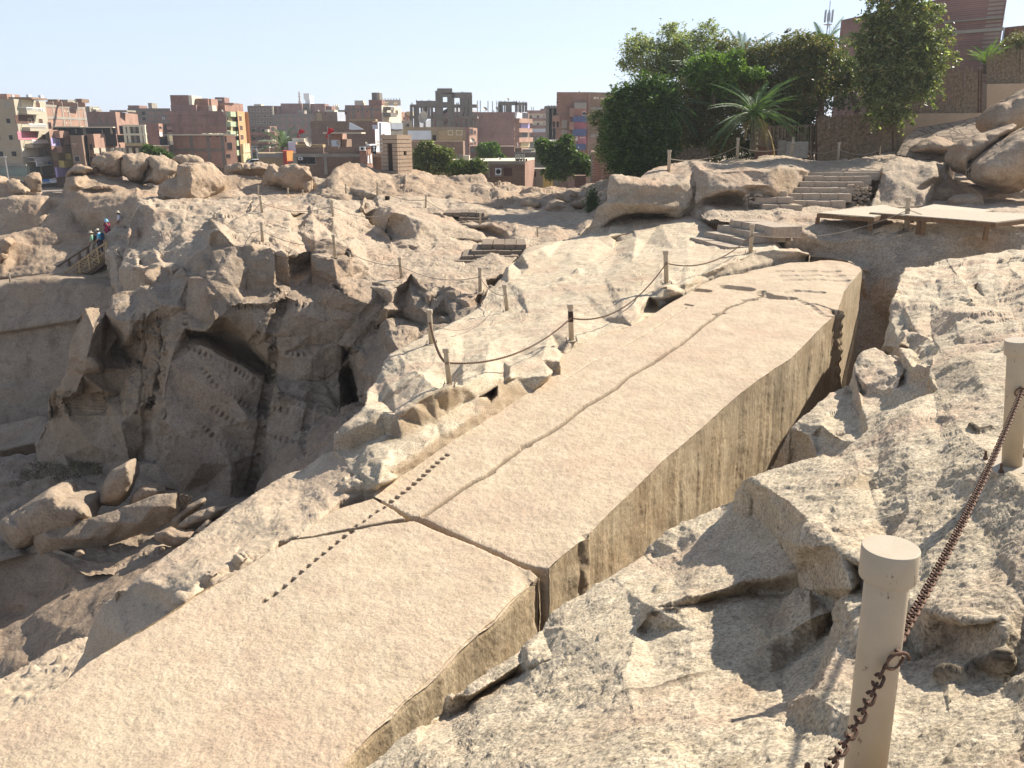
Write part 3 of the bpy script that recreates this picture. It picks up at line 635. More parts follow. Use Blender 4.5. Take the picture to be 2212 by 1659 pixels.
sb_c = [([P('J', 620, 1205, 17.3), P('J', 700, 1245, 16.5), P('J', 850, 1310, 15)], 0.14, 0.12, 'pits'),
        ([P('J', 1000, 1200, 'o-0.1'), P('J', 1200, 1055, 'o-0.1'), P('J', 1400, 950, 'o-0.1')], 0.13, 0.14, 'holes'),
        ([P('J', 700, 1160, 17.0), P('J', 800, 1180, 16.4), P('J', 900, 1235, 15.4)], 0.05, 0.05, 'line')]
struct(rock('worked_slab', [skirt(*sb, 8, 0.2)], M['dressed'], (0.04, 0.8), (0.02, 1.5), (0.013, 8), 2.5, 9, 2, 1, sb_c, 5))
# ------------------------------------------------------------------ the unfinished obelisk: two pieces either side of the crack
def obelisk():
    root = empty('obelisk', P('U', 1185, 1228, 'o'))
    tag(root, 'huge unfinished pink granite obelisk lying in its trench, cracked across', 'obelisk')
    inv = Matrix.Translation(-root.location)
    rim_main = 'U 1185,1228,o K 1280,1300,o 1490,1130,o 1700,920,o 2080,550,o 2212,445,o L 240,580,o 450,390,o 560,310,o 660,240,o 760,178,o I 640,1560,o 750,1445,o 855,1350,o'
    rim_far = 'I 855,1350,o 905,1200,o 975,1110,o 1035,1040,o'
    back = 'I 1020,1018,o 940,985,o 830,970,o 730,968,o 640,985,o 490,1000,o 300,1030,o 150,1060,o H 2212,795,o 2050,800,o 1900,830,o 1700,880,o 1540,905,o 1420,950,o 1290,1035,o 1180,1090,o 1080,1160,o 975,1225,o 900,1262,o 640,1340,o 400,1470,o 330,1600,o 288,1659,o K 1090,75,o 960,150,o 870,215,o 770,280,o 690,330,o 610,380,o 530,430,o 430,500,o 330,570,o 250,625,o 140,690,o 60,740,o 0,765,o J 2060,590,o 2030,625,o'
    crackline = 'K 0,865,o 100,915,o 210,975,o 300,985,o 450,1060,o 560,1110,o 700,1175,o 850,1240,o 1000,1310,o 1100,1340,o'
    top = patch('o ' + crackline + ' ' + rim_main + ' ' + rim_far + ' ' + back + '''
p K 500,1100,o 1200,900,o 900,600,o 1600,500,o 500,900,o H 1500,1500,o 1200,1300,o 2000,1200,o 1900,950,o I 700,1150,o+0.03 500,1300,o
b I 930,1130,o-0.06 860,1100,o-0.04 900,1080,o
''')
    rim = P3(rim_main); far = P3(rim_far)
    tr = Vector((0.858, -0.514, 0))
    def dn(q, z, out): return Vector((q.x, q.y, 0)) + tr*out + Vector((0, 0, z))
    side = wall(rim, [dn(q, -8.9, 0.10) for q in rim])
    fs = wall(far, [dn(q, -8.9, 0.15) for q in far])
    end = P3('I 1035,1040,o 1020,1018,o 940,985,o 830,970,o 730,968,o 640,985,o 490,1000,o 300,1030,o 150,1060,o')
    ew = wall(end, [Vector((q.x+0.2, q.y+0.3, -8.9)) for q in end])
    cr = P3(crackline + ' U 1185,1228,o')
    cw = wall(cr[::-1], [Vector((q.x, q.y, q.z-3.4)) for q in cr[::-1]])
    groove = P3('K 312,975,o 400,915,o 500,850,o 580,790,o 680,725,o 760,690,o 840,620,o 940,545,o 1040,470,o 1200,390,o 1330,310,o 1480,190,o 1700,60,o H 860,1640,o 1050,1530,o 1250,1400,o 1400,1270,o 1500,1200,o 1590,1130,o 1690,1100,o 1750,1072,o 1850,1048,o')
    thin = P3('H 400,1650,o 600,1520,o 850,1400,o 1050,1280,o 1200,1180,o 1290,1130,o')
    car = [(groove, 0.055, 0.26, 'line'),
           (P3('K 70,875,o 170,795,o 260,725,o 340,650,o 420,580,o 490,530,o'), 0.055, 0.10, 'pits'),
           (thin, 0.05, 0.028, 'line'),
           (P3('K 1040,470,o 1062,462,o'), 0.09, 0.16, 'line'), (P3('K 765,680,o 815,660,o'), 0.05, 0.06, 'line'),
           (P3('H 1500,1175,o 1560,1165,o'), 0.1, 0.14, 'line'), (P3('H 1720,1075,o 1790,1065,o'), 0.12, 0.14, 'line'), (P3('H 1290,1105,o 1330,1112,o'), 0.09, 0.14, 'line'),
           (P3('H 1850,1020,o 1930,1050,o 2040,1060,o I 310,1215,o 400,1240,o 520,1243,o'), 0.22, 0.28, 'rough'),
           (P3('I 285,1195,o 320,1190,o'), 0.1, 0.1, 'line'),
           (P3('H 1590,975,o 1730,990,o'), 0.3, 0.22, 'line'), (P3('H 1375,1000,o 1430,1005,o'), 0.24, 0.22, 'line'),
           (P3('I 500,1200,o 560,1190,o 620,1195,o 740,1205,o'), 0.16, 0.14, 'rough'),
           (P3('I 580,1260,o 660,1300,o 760,1370,o 800,1372,o'), 0.12, 0.07, 'rough'),
           (P3('I 600,1280,o 700,1290,o 830,1330,o'), 0.07, 0.05, 'rough'),
           ([Vector((q.x, q.y, q.z - dz)) + tr*0.05 for q in P3('I 857,1345,o') for dz in (0, 1, 2, 3.5)], 0.32, 0.3, 'rough'),
           ([dn(q, q.z - dz, 0.06) for q in P3('K 1480,1140,o') for dz in (0.05, 0.6, 1.2, 3)], 0.16, 0.10, 'rough')]
    for k in range(22):                             # the pounding bays down the side, as shallow upright flutes
        t = (k + 0.35*math.sin(k*2.7))/21.0; a = rim[1].lerp(rim[-1], 0.03 + 0.95*t)
        car.append(([dn(a, a.z - 0.5, 0.03), dn(a, -8.6, 0.09)], 0.20 + 0.05*math.sin(k*1.7), 0.028 + 0.012*math.sin(k*3.1), 'rough'))
    for k in range(9):
        q = P('I', 420 + (k % 3)*170 + 30*(k//3), 1050 + (k//3)*32, 'o'); car.append(([q, q + Vector((0.5, 0.12, 0))], 0.17, 0.05, 'line'))
    o = rock('main_section', [top, cw], M['dressed'], (0.02, 0.7), (0.0, 1), (0.009, 9), 2.0, 10, 1, 1, car, 6, 420000)
    s = rock('stained_side', [side, fs, ew], M['stained'], (0.03, 0.8), (0.0, 1.5), (0.006, 9), 3.2, 9, 1, 1, car[-33:], 6)
    # nearer piece
    rim_n = 'N 740,140,o 1100,290,o 1300,385,o 1400,430,o 1450,475,o-0.04 1470,520,o-0.25 1400,520,o-0.06 1270,640,o 1190,740,o 1050,850,o 950,940,o 850,1060,o 720,1170,o 620,1250,o 540,1340,o 430,1430,o 320,1540,o 240,1640,o 80,1800,o'
    topn = patch('''o J 2212,768,o 2100,780,o 1960,808,o 1800,840,o 1590,868,o 1525,905,o 1490,915,o 1380,990,o 1240,1070,o 1150,1115,o 1060,1165,o 1000,1215,o 850,1312,o 620,1450,o 490,1530,o 330,1659,o 100,1800,o -400,2200,o 600,2500,o N 80,1800,o 240,1640,o 320,1540,o 430,1430,o 540,1340,o 620,1250,o 720,1170,o 850,1060,o 950,940,o 1050,850,o 1190,740,o 1270,640,o 1400,520,o-0.06 1470,520,o-0.25 1450,475,o-0.05 1400,430,o 1300,385,o 1100,290,o 740,140,o 690,118,o 640,118,o
p J 1500,1200,o 1200,1500,o 800,1600,o 1900,1000,o N 600,600,o 900,500,o 300,1200,o''')
    rn = P3('N 1455,470,o-0.05 1470,520,o-0.25 1400,520,o-0.06 1270,640,o 1190,740,o 1050,850,o 950,940,o 850,1060,o 720,1170,o 620,1250,o 540,1340,o 430,1430,o 320,1540,o 240,1640,o 80,1800,o')
    sd = wall(rn, [dn(q, -8.9, 0.1) for q in rn])
    cn = P3('J 2212,768,o N 640,118,o 690,118,o 740,140,o 1100,290,o 1300,385,o 1400,430,o 1455,470,o-0.05')
    cb = wall(cn, [Vector((q.x, q.y, q.z-3.4)) for q in cn])
    ln = P3('J 2212,768,o 2100,780,o 1960,808,o 1800,840,o 1590,868,o 1525,905,o 1490,915,o 1380,990,o 1240,1070,o 1150,1115,o 1060,1165,o 1000,1215,o 850,1312,o 620,1450,o 490,1530,o 330,1659,o 100,1800,o -400,2200,o')
    lw = wall(ln, [Vector((q.x-0.3, q.y, q.z-2.4)) for q in ln])
    car2 = [(P3('J 1435,1192,o 1510,1145,o 1600,1075,o 1700,990,o 1800,905,o 1880,840,o 1915,822,o'), 0.042, 0.08, 'pits'),
            (P3('J 1425,1197,o 1500,1150,o'), 0.025, 0.03, 'line')]
    edge = rn[2:]
    car2.append((edge, 0.09, 0.035, 'rough'))
    o2 = rock('tip_section', [topn, cb], M['dressed'], (0.03, 0.5), (0.0, 1), (0.008, 9), 2.2, 10, 1, 1, car2, 7, 420000)
    s2 = rock('stained_side', [sd, lw], M['stained'], (0.03, 0.8), (0.0, 1.5), (0.007, 9), 3.2, 9, 1, 1, car2[2:], 7)
    # wedge between the two
    we = patch('''o J 2030,640,o 2060,655,o 2130,695,o 2195,735,o 2205,745,o 2160,752,o 1960,790,o 1800,820,o 1700,842,o 1610,855,o 1640,835,o 1690,800,o 1750,748,o 1840,695,o 1990,652,o''')
    wr = P3('J 2030,640,o 2060,655,o 2130,695,o 2195,735,o 2205,745,o 2160,752,o 1960,790,o 1800,820,o 1700,842,o 1610,855,o 1640,835,o')
    ww = wall(wr, [Vector((q.x, q.y, q.z-2.2)) for q in wr])
    o3 = rock('wedge_section', [we, ww], M['dressed'], (0.02, 0.7), (0.0, 1), (0.008, 9), 2.2, 10, 0, 1, [(P3('J 1930,790,o 1970,770,o 2030,720,o 2090,688,o'), 0.036, 0.06, 'pits')], 8)
    for q in (o, s, o2, s2, o3): q.parent = root; q.matrix_parent_inverse = inv
obelisk()
# ------------------------------------------------------------------ the quarry pit on the left
pf = patch('''
o J -600,400,-15.2 0,400,-14.8 200,400,-14.6 400,420,-14 700,420,-13.5 950,540,-13.2 1300,640,-13 1500,760,-12.8 1300,900,-12.3 950,1050,-12.2 500,1050,-12.9 215,930,-13.3 0,1000,-13.5 -600,1150,-15.5
b J 0,640,-13.9 160,640,-13.8 400,600,-13.6 560,560,-13.6 700,490,-13.4
b J 0,700,-13.7 150,670,-13.6 380,640,-13.5 500,650,-13.5
p J 800,800,-13.0 500,800,-13.2 300,500,-14.2 1000,900,-12.6
''')
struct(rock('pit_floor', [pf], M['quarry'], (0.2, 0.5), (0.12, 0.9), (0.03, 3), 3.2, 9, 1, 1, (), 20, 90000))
ps = patch('''
o J -600,1040,25 0,955,25.5 120,920,25.6 215,880,25.5 500,990,24.2 700,985,23.7 850,950,23.5 1250,690,25 1400,640,25 1100,1000,21 800,1300,18.5 600,1500,17.5 480,1800,16 -600,2100,19
b J 0,1290,23.6 150,1240,23.5 300,1185,23.2 450,1130,22.9 620,1075,22.5 850,1000,22.3
b J 0,1330,22.8 150,1290,22.6 300,1240,22.2 450,1190,21.8 620,1140,21.3 850,1060,21.3
p J 0,1500,20.8 400,1350,20.0 200,1550,19.8 0,1100,24.8 300,1080,24.4 600,1030,23.9
''')
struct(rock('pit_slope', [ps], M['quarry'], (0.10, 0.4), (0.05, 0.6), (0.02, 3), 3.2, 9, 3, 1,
            [(P3('J 0,1250,23.6 60,1240,23.5 90,1250,23.5'), 0.25, 0.2, 'rough'), (P3('J 300,1120,23.7 370,1120,23.6'), 0.3, 0.2, 'rough'), (P3('J 380,1095,23.8 430,1090,23.7'), 0.25, 0.15, 'rough'), (P3('J 310,1195,22.6 350,1190,22.6'), 0.2, 0.15, 'rough')], 21, 90000))
pb = patch('''
o J -700,1800,-10 -300,1720,-9.8 0,1632,-9.5 80,1580,-9.5 150,1530,-9.5 220,1505,-9.5 300,1462,-9.5 390,1425,-9.5 470,1398,-9.4 500,1450,-9.2 450,1560,-8.8 420,1700,-8.3 500,2000,-7.8 -700,2300,-8
b J 0,1600,-9.45 130,1540,-9.4 240,1500,-9.4 320,1500,-9.3 400,1470,-9.3
b J 0,1650,-9.2 100,1630,-9.1 250,1600,-9.0 360,1580,-8.9
p J 250,1650,-8.8 0,1800,-8.7
''')
struct(rock('lower_bench', [skirt(*pb, 6, 0.4)], M['dressed'], (0.06, 0.8), (0.06, 1.2), (0.02, 6), 2.6, 9, 1, 1, [(P3('J 180,1575,-9.2 280,1530,-9.2 380,1500,-9.1'), 0.1, 0.12, 'holes')], 22, 60000))

# far wall of the pit, left
lw = patch('''
o F -300,720,51 0,685,50.5 80,670,50.3 200,655,50 300,642,50 420,635,50 600,650,49.5 800,690,49 1000,740,48 1100,900,47 1000,1700,45.5 600,1900,45 0,1950,45.5 -300,1950,46
b F -300,1060,48.6 0,1025,48.3 150,1005,48.2 300,980,48 450,955,47.8 560,950,47.5
b F -300,1085,49.3 0,1045,49 150,1025,48.9 300,1000,48.7 450,975,48.5 560,975,48.2
b F -300,1430,48.0 0,1410,47.6 150,1395,47.5 300,1380,47.4 500,1370,47
b F -300,1450,47.6 0,1425,47.3 150,1412,47.2 300,1398,47.1 500,1390,46.8
p F 200,850,49.2 200,1200,48.0 400,800,49.2 700,800,48.5 100,1600,46.5
''')
lt = patch('''
o F -300,720,51 0,685,50.5 80,670,50.3 200,655,50 300,642,50 420,635,50 600,650,49.5 800,690,49 950,720,49 950,600,56 700,600,58 400,600,58 100,640,58 -300,650,58
''')
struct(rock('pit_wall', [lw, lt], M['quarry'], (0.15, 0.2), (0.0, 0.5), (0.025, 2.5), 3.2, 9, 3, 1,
            [(P3('F 60,890,48.8 90,890,48.8'), 0.35, 0.2, 'rough'), (P3('F 210,1170,48.0 215,1190,48 240,1260,48'), 0.25, 0.15, 'rough'), (P3('F 290,1300,47.8 350,1310,47.8 420,1290,47.7'), 0.2, 0.15, 'rough')], 23, 90000))
# low bench at the foot of that wall
sb3 = patch('''
o J -400,260,43.0 0,232,42.8 100,208,42.7 200,185,42.6 250,180,42.5 275,200,42.0 270,300,40 200,330,40 0,380,40 -400,430,40
b J -400,330,42.1 0,298,41.8 120,272,41.6 240,230,41.5 262,215,41.8
''')
struct(rock('pit_ledge', [skirt(*sb3, 1, 1)], M['quarry'], (0.05, 0.5), (0, 1), (0.02, 3), 3.2, 9, 1, 1, (), 24, 30000))

# ---- the main quarry face
cf = patch('''
o F 620,862,33.6 660,848,34.6 740,860,34.8 800,845,34.8 822,770,35.2 920,745,35.4 1000,722,35.2 1020,690,35.4 1120,680,35.6 1040,600,36.2 1160,545,37.4 1330,552,36.6 1400,470,35.6 1470,430,35.0 1530,400,34.6 1532,315,34.3 1555,300,34.3 1590,285,34.3 1640,335,34.3 1700,400,34.2 1760,410,34.1 1820,402,34.0 1850,450,33.9 1960,415,33.7 1990,460,33.6 2040,440,33.6 2090,482,33.5 G 400,560,34.3 430,495,35.5 600,440,36.5 630,368,36.6 740,360,36.5 880,408,36.2 905,480,35.6 890,600,34.2 860,610,33.4 790,650,32.4 850,620,32.9 950,645,32.9 1040,655,32.6 1140,682,32.0 1170,720,31.4 1240,690,31.6 1290,650,31.7 1325,600,31.9 1350,630,31.7 1390,670,31.5 1440,720,31.0 1500,700,31.2 1570,690,30.8 1640,740,30.2 1720,790,30.0 1830,830,29.5 1900,700,31 2000,700,30 1800,900,27.5 1640,1000,26 1300,1250,23.8 1150,1500,22.5 1000,1800,21.5 J 1700,520,22.5 1500,700,24 1200,760,26.5 900,700,28.0 700,600,30 400,560,33 200,560,36 200,480,36.5 200,340,36.8 225,270,36.3 290,160,35.8 265,100,35.6 F 350,1600,35.3 372,1590,35.3 352,1515,35.1 400,1440,34.8 460,1360,34.4 500,1300,34.2 515,1170,34.1 522,1100,34 560,1000,33.8 580,900,33.6
b F 822,770,34.9 826,860,34.0 840,942,33.3 940,945,33.1 1045,935,33.1 1020,820,33.6 1000,810,34.2 826,860,34.0
b F 1045,935,33.1 1030,1035,33.3 940,1045,33.1 850,1070,34.6 860,1170,35.0 950,1230,34.6 1000,1100,33.8 1045,935,33.1
b F 1020,820,33.6 1110,740,33.8 1230,735,34.0 1160,830,33.2 1280,840,33.0 1275,905,33.0 1180,940,33.2
b F 1040,600,36.0 1150,670,35.2 1230,640,35.4 1240,570,35.9 1340,560,35.2 1360,640,34.0
b F 1010,695,35.0 1180,700,34.6 1225,735,34.0
b F 770,885,34.2 782,1000,34.6 760,1200,34.4 750,1330,34.2 740,1450,33.9
b F 620,1310,33.5 720,1300,33.5 760,1290,34.0
b F 450,1500,34.0 560,1460,33.8 600,1340,33.9 620,1310,33.5
b F 450,1560,34.6 620,1500,34.6 740,1500,34.4 880,1480,34.2 900,1300,34.2
b F 930,1280,34.1 920,1500,33.2 900,1659,32.7 J 660,250,32.5 700,430,32.2
b F 1330,560,35.0 1365,640,33.6 1350,860,33.0 1340,1000,32.5
b F 1500,640,33.0 1470,960,32.3 1440,1005,32.0
b F 1340,1000,32.5 1400,1008,32.2 1490,1012,31.7 1560,940,31.8 1620,900,31.9 1680,835,32.0 1740,830,32.1 1820,845,32.1 1960,838,32.1 2040,780,32.3
b F 1490,1014,31.75 1600,1090,33.3 1800,1180,33.1 1920,1265,32.6 1962,1305,32.2 1935,1240,32.0 1850,1130,32.1 1740,1010,32.1 1640,930,31.95 1620,900,31.9
b F 1380,1085,32.7 1390,1055,33.0 1480,1035,33.3 1600,1120,33.4 1900,1300,33.1 1955,1370,32.0 1850,1335,31.6 1700,1255,31.7 1560,1160,31.9 1450,1115,32.2 1380,1085,32.7
b F 1760,810,32.1 1780,720,33.0 1800,560,33.4 1850,450,33.9
b F 1760,820,31.9 1970,822,31.9 2000,700,32.9 1990,460,33.6
b F 2060,740,32.9 2055,860,32.4 2040,920,32.1 2000,1050,31.8 1930,1200,31.7 1985,1310,31.7 2005,1180,31.8 2000,1060,31.8
b F 1970,1310,31.9 1945,1430,31.6 1900,1600,31.3 J 1440,210,30.6 1400,400,30.2 1360,600,29.8
b F 1290,1100,32.4 1230,1250,32.0 1190,1400,31.6 1170,1659,31.0 J 900,300,30.8 860,440,31.0
b F 1140,1100,32.9 1120,1300,32.6 1120,1500,32.4 J 800,300,32.4 760,430,32.3
b J 720,460,31.5 860,450,31.0 880,570,30.2 1100,640,29.4 1130,560,29.8 1250,660,28.8
b J 860,560,30.6 900,600,30.5 1000,600,29.9 1100,620,29.5
b G 400,752,32.7 500,790,32.3 640,815,32.1 735,830,32.0 750,740,32.1 755,700,32.3 790,655,32.4
b G 400,745,32.9 480,700,33.6 600,680,34.2 750,690,33.4
b G 395,600,34.5 480,560,35.6 590,460,36.2 605,600,34.6 600,680,34.3
b G 630,370,36.5 620,470,35.2 760,480,34.9 900,475,35.3
b G 620,480,34.5 640,560,34.2 770,690,33.2
b G 760,490,34.1 880,500,34.0
b G 790,1300,31.4 800,1560,30.6 930,1540,31.9 960,1500,31.2 985,1560,29.5
b G 790,1300,31.4 870,1230,31.2 890,1160,31.2 945,1150,30.6 940,1300,30.4 930,1480,31.4
b G 870,1180,32.3 880,1400,32.6 900,1500,32.4
b G 1160,700,31.8 1130,850,31.3 1050,1000,31.0 900,1160,30.9
b G 1170,740,31.6 1280,700,31.9 1310,640,31.9 1270,850,31.2 1250,930,31.0 1150,930,30.9
b G 1100,930,30.6 1130,860,30.5 1140,930,30.6 1090,980,31.0 1080,1120,30.4
b G 1320,610,31.8 1440,740,31.0 1460,900,30.0 1410,980,30.2 1340,830,30.6 1260,870,31.0
b G 1460,760,31.0 1580,780,30.5 1590,900,30.2 1620,960,29.0
b G 400,1180,31.6 610,1180,31.3 600,1130,31.6
b G 340,1420,31.0 480,1380,31.3 700,1380,31.2 800,1400,31.0
b G 350,1480,30.6 500,1520,30.4 700,1560,30.3 790,1600,30.2
p F 1600,600,33.0 1700,700,32.6 1420,700,33.2 680,1000,33.3 640,1200,33.3 900,1000,33.2 1200,1050,32.8 1500,1400,31.3 1700,1500,31.0 1800,1659,30.5 1300,1500,31.3 1850,1000,32.0 J 1000,300,30.4 1100,450,29.8 1250,450,29.7 1200,250,30.4 500,350,33.5 350,400,34.8 450,470,34.2 600,300,33.2 400,250,34.5 1500,400,29.3 1600,300,29.5
p G 500,900,31.7 600,1050,31.5 700,950,31.5 900,800,31.5 950,900,31.3 800,1100,31.3 600,1300,31.2 200,1000,31.7 1000,1250,30.0 1050,1350,28.5 1000,1480,28.5 1200,1100,27.5 1300,1050,28 1500,850,30.1 1700,850,29.6 1650,900,29.2 1550,720,31.0 1200,800,31.5
''', 0.75)
cf_c = [(P3('F 1540,1000,32 1650,1000,32.3 1750,1080,32.5 1850,1180,32.6 1930,1280,32.3'), 0.9, 0.6, 'stain'), (P3('F 450,1450,34 600,1450,34 750,1500,34 850,1550,34'), 1.6, 0.45, 'stain'), (P3('G 200,500,33 250,650,32.5 180,700,32'), 0.8, 0.3, 'stain'), (P3('F 1060,1000,33 1090,1300,32.5 1060,1600,32'), 0.9, 0.35, 'stain'), (P3('J 480,150,33 350,200,34 450,350,34'), 1.6, 0.35, 'stain'),
        (P3('F 1380,1140,32 1560,1210,31.8 1700,1290,31.6 1860,1390,31.5'), 0.12, 0.22, 'slots'),
        (P3('F 1470,1290,31.7 1550,1400,31.4 1700,1500,31.2 1850,1610,31'), 0.12, 0.22, 'slots'),
        (P3('J 1090,230,30.5 1150,290,30.3 1220,350,30.2 1300,365,30'), 0.12, 0.22, 'slots'), (P3('J 1160,150,30.7 1280,230,30.4 1350,260,30.2'), 0.12, 0.22, 'slots'),
        (P3('F 1345,890,32.9 1345,960,32.7'), 0.12, 0.25, 'slots'), (P3('F 1640,868,32 1750,850,32 1960,855,32'), 0.12, 0.10, 'slots'),
        (P3('G 420,800,32.3 550,830,32.2 730,850,32'), 0.12, 0.22, 'slots'), (P3('G 350,1480,31 600,1520,30.8 760,1590,30.6'), 0.3, 0.25, 'rough'),
        (P3('G 0,840,32 60,850,32 230,835,32 300,850,32'), 0.12, 0.22, 'slots'), (P3('J 1470,300,30 1550,320,30 1640,330,30'), 0.12, 0.22, 'slots'), (P3('J 1470,150,30.3 1560,160,30.2 1660,180,30.2'), 0.12, 0.22, 'slots'),
        (P3('G 620,1380,31 700,1390,31 780,1380,31'), 0.2, 0.2, 'rough'), (P3('G 230,1010,31.8 170,1100,31.8'), 0.18, 0.12, 'rough'),
        (P3('G 1060,980,31 960,1100,31 900,1160,31'), 0.2, 0.2, 'rough'), (P3('G 1120,780,31.5 1040,850,31.4 980,920,31.3'), 0.2, 0.2, 'rough'), (P3('G 430,1180,31.5 500,1190,31.4 600,1180,31.4'), 0.12, 0.22, 'slots')]
for a in ('F 1130,830,33 1120,1000,32.8 1110,1250,32.6 1130,1450,32.3', 'F 1200,950,33 1180,1200,32.5 1150,1500,32', 'J 790,150,32 800,300,32.3 830,420,32', 'J 870,120,31.5 900,260,31 850,430,31',
          'F 1990,930,32.2 1960,1050,32 1985,1200,31.8 1960,1320,31.8 1900,1600,31.2 J 1430,250,30.5 1400,400,30.2 1360,600,29.8', 'G 360,700,32.8 385,850,32.3 330,1000,32', 'F 1860,1060,32.1 1830,1110,32',
          'G 240,1659,30.8 290,1450,31.3 320,1280,31.6', 'J 1700,100,29.8 1660,300,29.6 1640,400,29.3'):
    cf_c.append((P3(a), 0.20, 0.22, 'rough'))
for k in range(15):
    x = 985 + k*14 + 5*math.sin(k*2.3); y0 = 900 + 90*math.sin(k*1.9)**2; cf_c.append(([P('F', x - 0.08*(y - y0) + 6*math.sin(y*0.02 + k), y, 33.4 - (y - 900)/700.0) for y in range(int(y0), 1640, 120)], 0.12 + 0.04*math.sin(k), 0.09, 'rough'))
for k in range(7): cf_c.append((P3('F %d,%d,34.8 %d,%d,34.6 %d,%d,34.3 %d,%d,34' % (390, 1480 + 26*k, 480, 1470 + 24*k, 600, 1490 + 20*k, 760, 1480 + 22*k)), 0.13, 0.14, 'rough'))
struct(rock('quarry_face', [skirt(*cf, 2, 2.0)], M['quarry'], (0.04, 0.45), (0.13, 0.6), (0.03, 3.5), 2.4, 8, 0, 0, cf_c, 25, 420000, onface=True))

# ---- sunlit ground above the face
l1 = patch('''
o F 1240,570,35.9 1160,545,37.4 1000,560,39 960,600,40 880,560,44 920,400,47 950,200,49 1000,90,51 1100,60,53 1300,60,53 1500,60,53 1660,60,53 1850,40,53 G 300,20,53 600,30,52 760,60,50 950,70,50 1000,200,47 1100,260,45 1180,340,43 1220,420,-5.3 1180,470,-5.3 1100,520,-5.35 990,570,-5.4 900,620,-5.6 868,606,33.8 880,480,35.3 866,405,36.2 740,355,36.6 630,365,36.7 600,435,36.6 430,490,35.6 395,600,34.4 F 2090,478,33.5 2040,436,33.6 1990,456,33.6 1960,412,33.7 1850,446,33.9 1820,398,34.0 1760,405,34.1 1700,396,34.2 1640,330,34.3 1590,281,34.3 1555,296,34.3 1532,310,34.4 1530,395,34.8 1470,425,35.1 1400,465,35.8 1350,550,36.3
b F 1010,90,50 1000,250,49 1000,380,47.5 1050,340,47 1090,250,47.5 1140,160,48.5 1200,140,49
b F 1040,120,49.8 1075,110,49.3 1060,220,49.0 1020,330,48.6
b F 1000,480,44 1010,550,42 1130,540,40 1150,500,40 1240,520,39
b F 1260,120,50 1330,200,47 1250,300,45.5 1170,380,44 1120,420,43.5 1160,500,41.5
b F 1350,200,47.5 1440,210,46.8 1400,300,44.5 1340,270,45
b F 1480,150,48.5 1520,200,47 1540,270,44.5 1440,290,44.5
b F 1330,340,43 1420,400,40 1500,370,39 1540,290,40
b F 1200,540,38 1300,480,39 1400,420,39.2 1460,400,38.5
b F 1640,260,-4.1 1700,230,-3.95 1800,180,-3.85 1900,160,-3.85 2100,158,-3.85 G 600,165,-3.9 760,188,-4.0 900,225,-4.4 1000,260,-4.7 1120,335,-5.1
b G 0,250,-4.15 60,200,44.5 170,160,44.5 270,162,44 350,140,47 500,150,47
b F 1800,180,46.5 1830,60,52 1900,55,52
b G 110,165,46 180,75,51 380,70,51.5 480,90,51 500,150,49
b G 500,90,51 590,110,49.5 590,165,47.5 500,165,47.5
p F 1700,300,-4.15 1900,250,-4.05 2000,350,-4.2 1800,350,-4.25 2100,300,-4.2 1100,400,44.5 1200,260,46.5 1250,400,43 1350,80,51.5 1500,90,50.5 1600,120,49.5 1700,120,49.5
p G 500,300,-4.35 700,280,-4.5 550,370,-4.6 900,330,-4.9 1000,400,-5.1 1000,500,-5.35 800,370,-4.85 300,300,-4.2 300,400,-4.4 650,120,48.5 850,120,48 950,160,47.5
''')
l1_c = [(P3('G 330,240,-4 360,250,-4'), 0.3, 0.2, 'rough'), (P3('G 510,230,-4.1 560,235,-4.1'), 0.35, 0.22, 'rough'), (P3('G 385,215,-3.9 450,215,-3.9'), 0.3, 0.15, 'rough'), (P3('G 640,220,-4.2 700,225,-4.2'), 0.3, 0.12, 'rough'),
        (P3('G 430,420,-4.5 490,430,-4.5'), 0.35, 0.3, 'rough'), (P3('G 20,340,-4.2 60,350,-4.2'), 0.2, 0.12, 'rough')]
struct(rock('lit_ledge', [skirt(*l1, 2, 0.5)], M['lit'], (0.10, 0.6), (0.12, 0.8), (0.035, 3.5), 2.4, 8, 1, 1, l1_c, 26, 300000, warp=0.3))

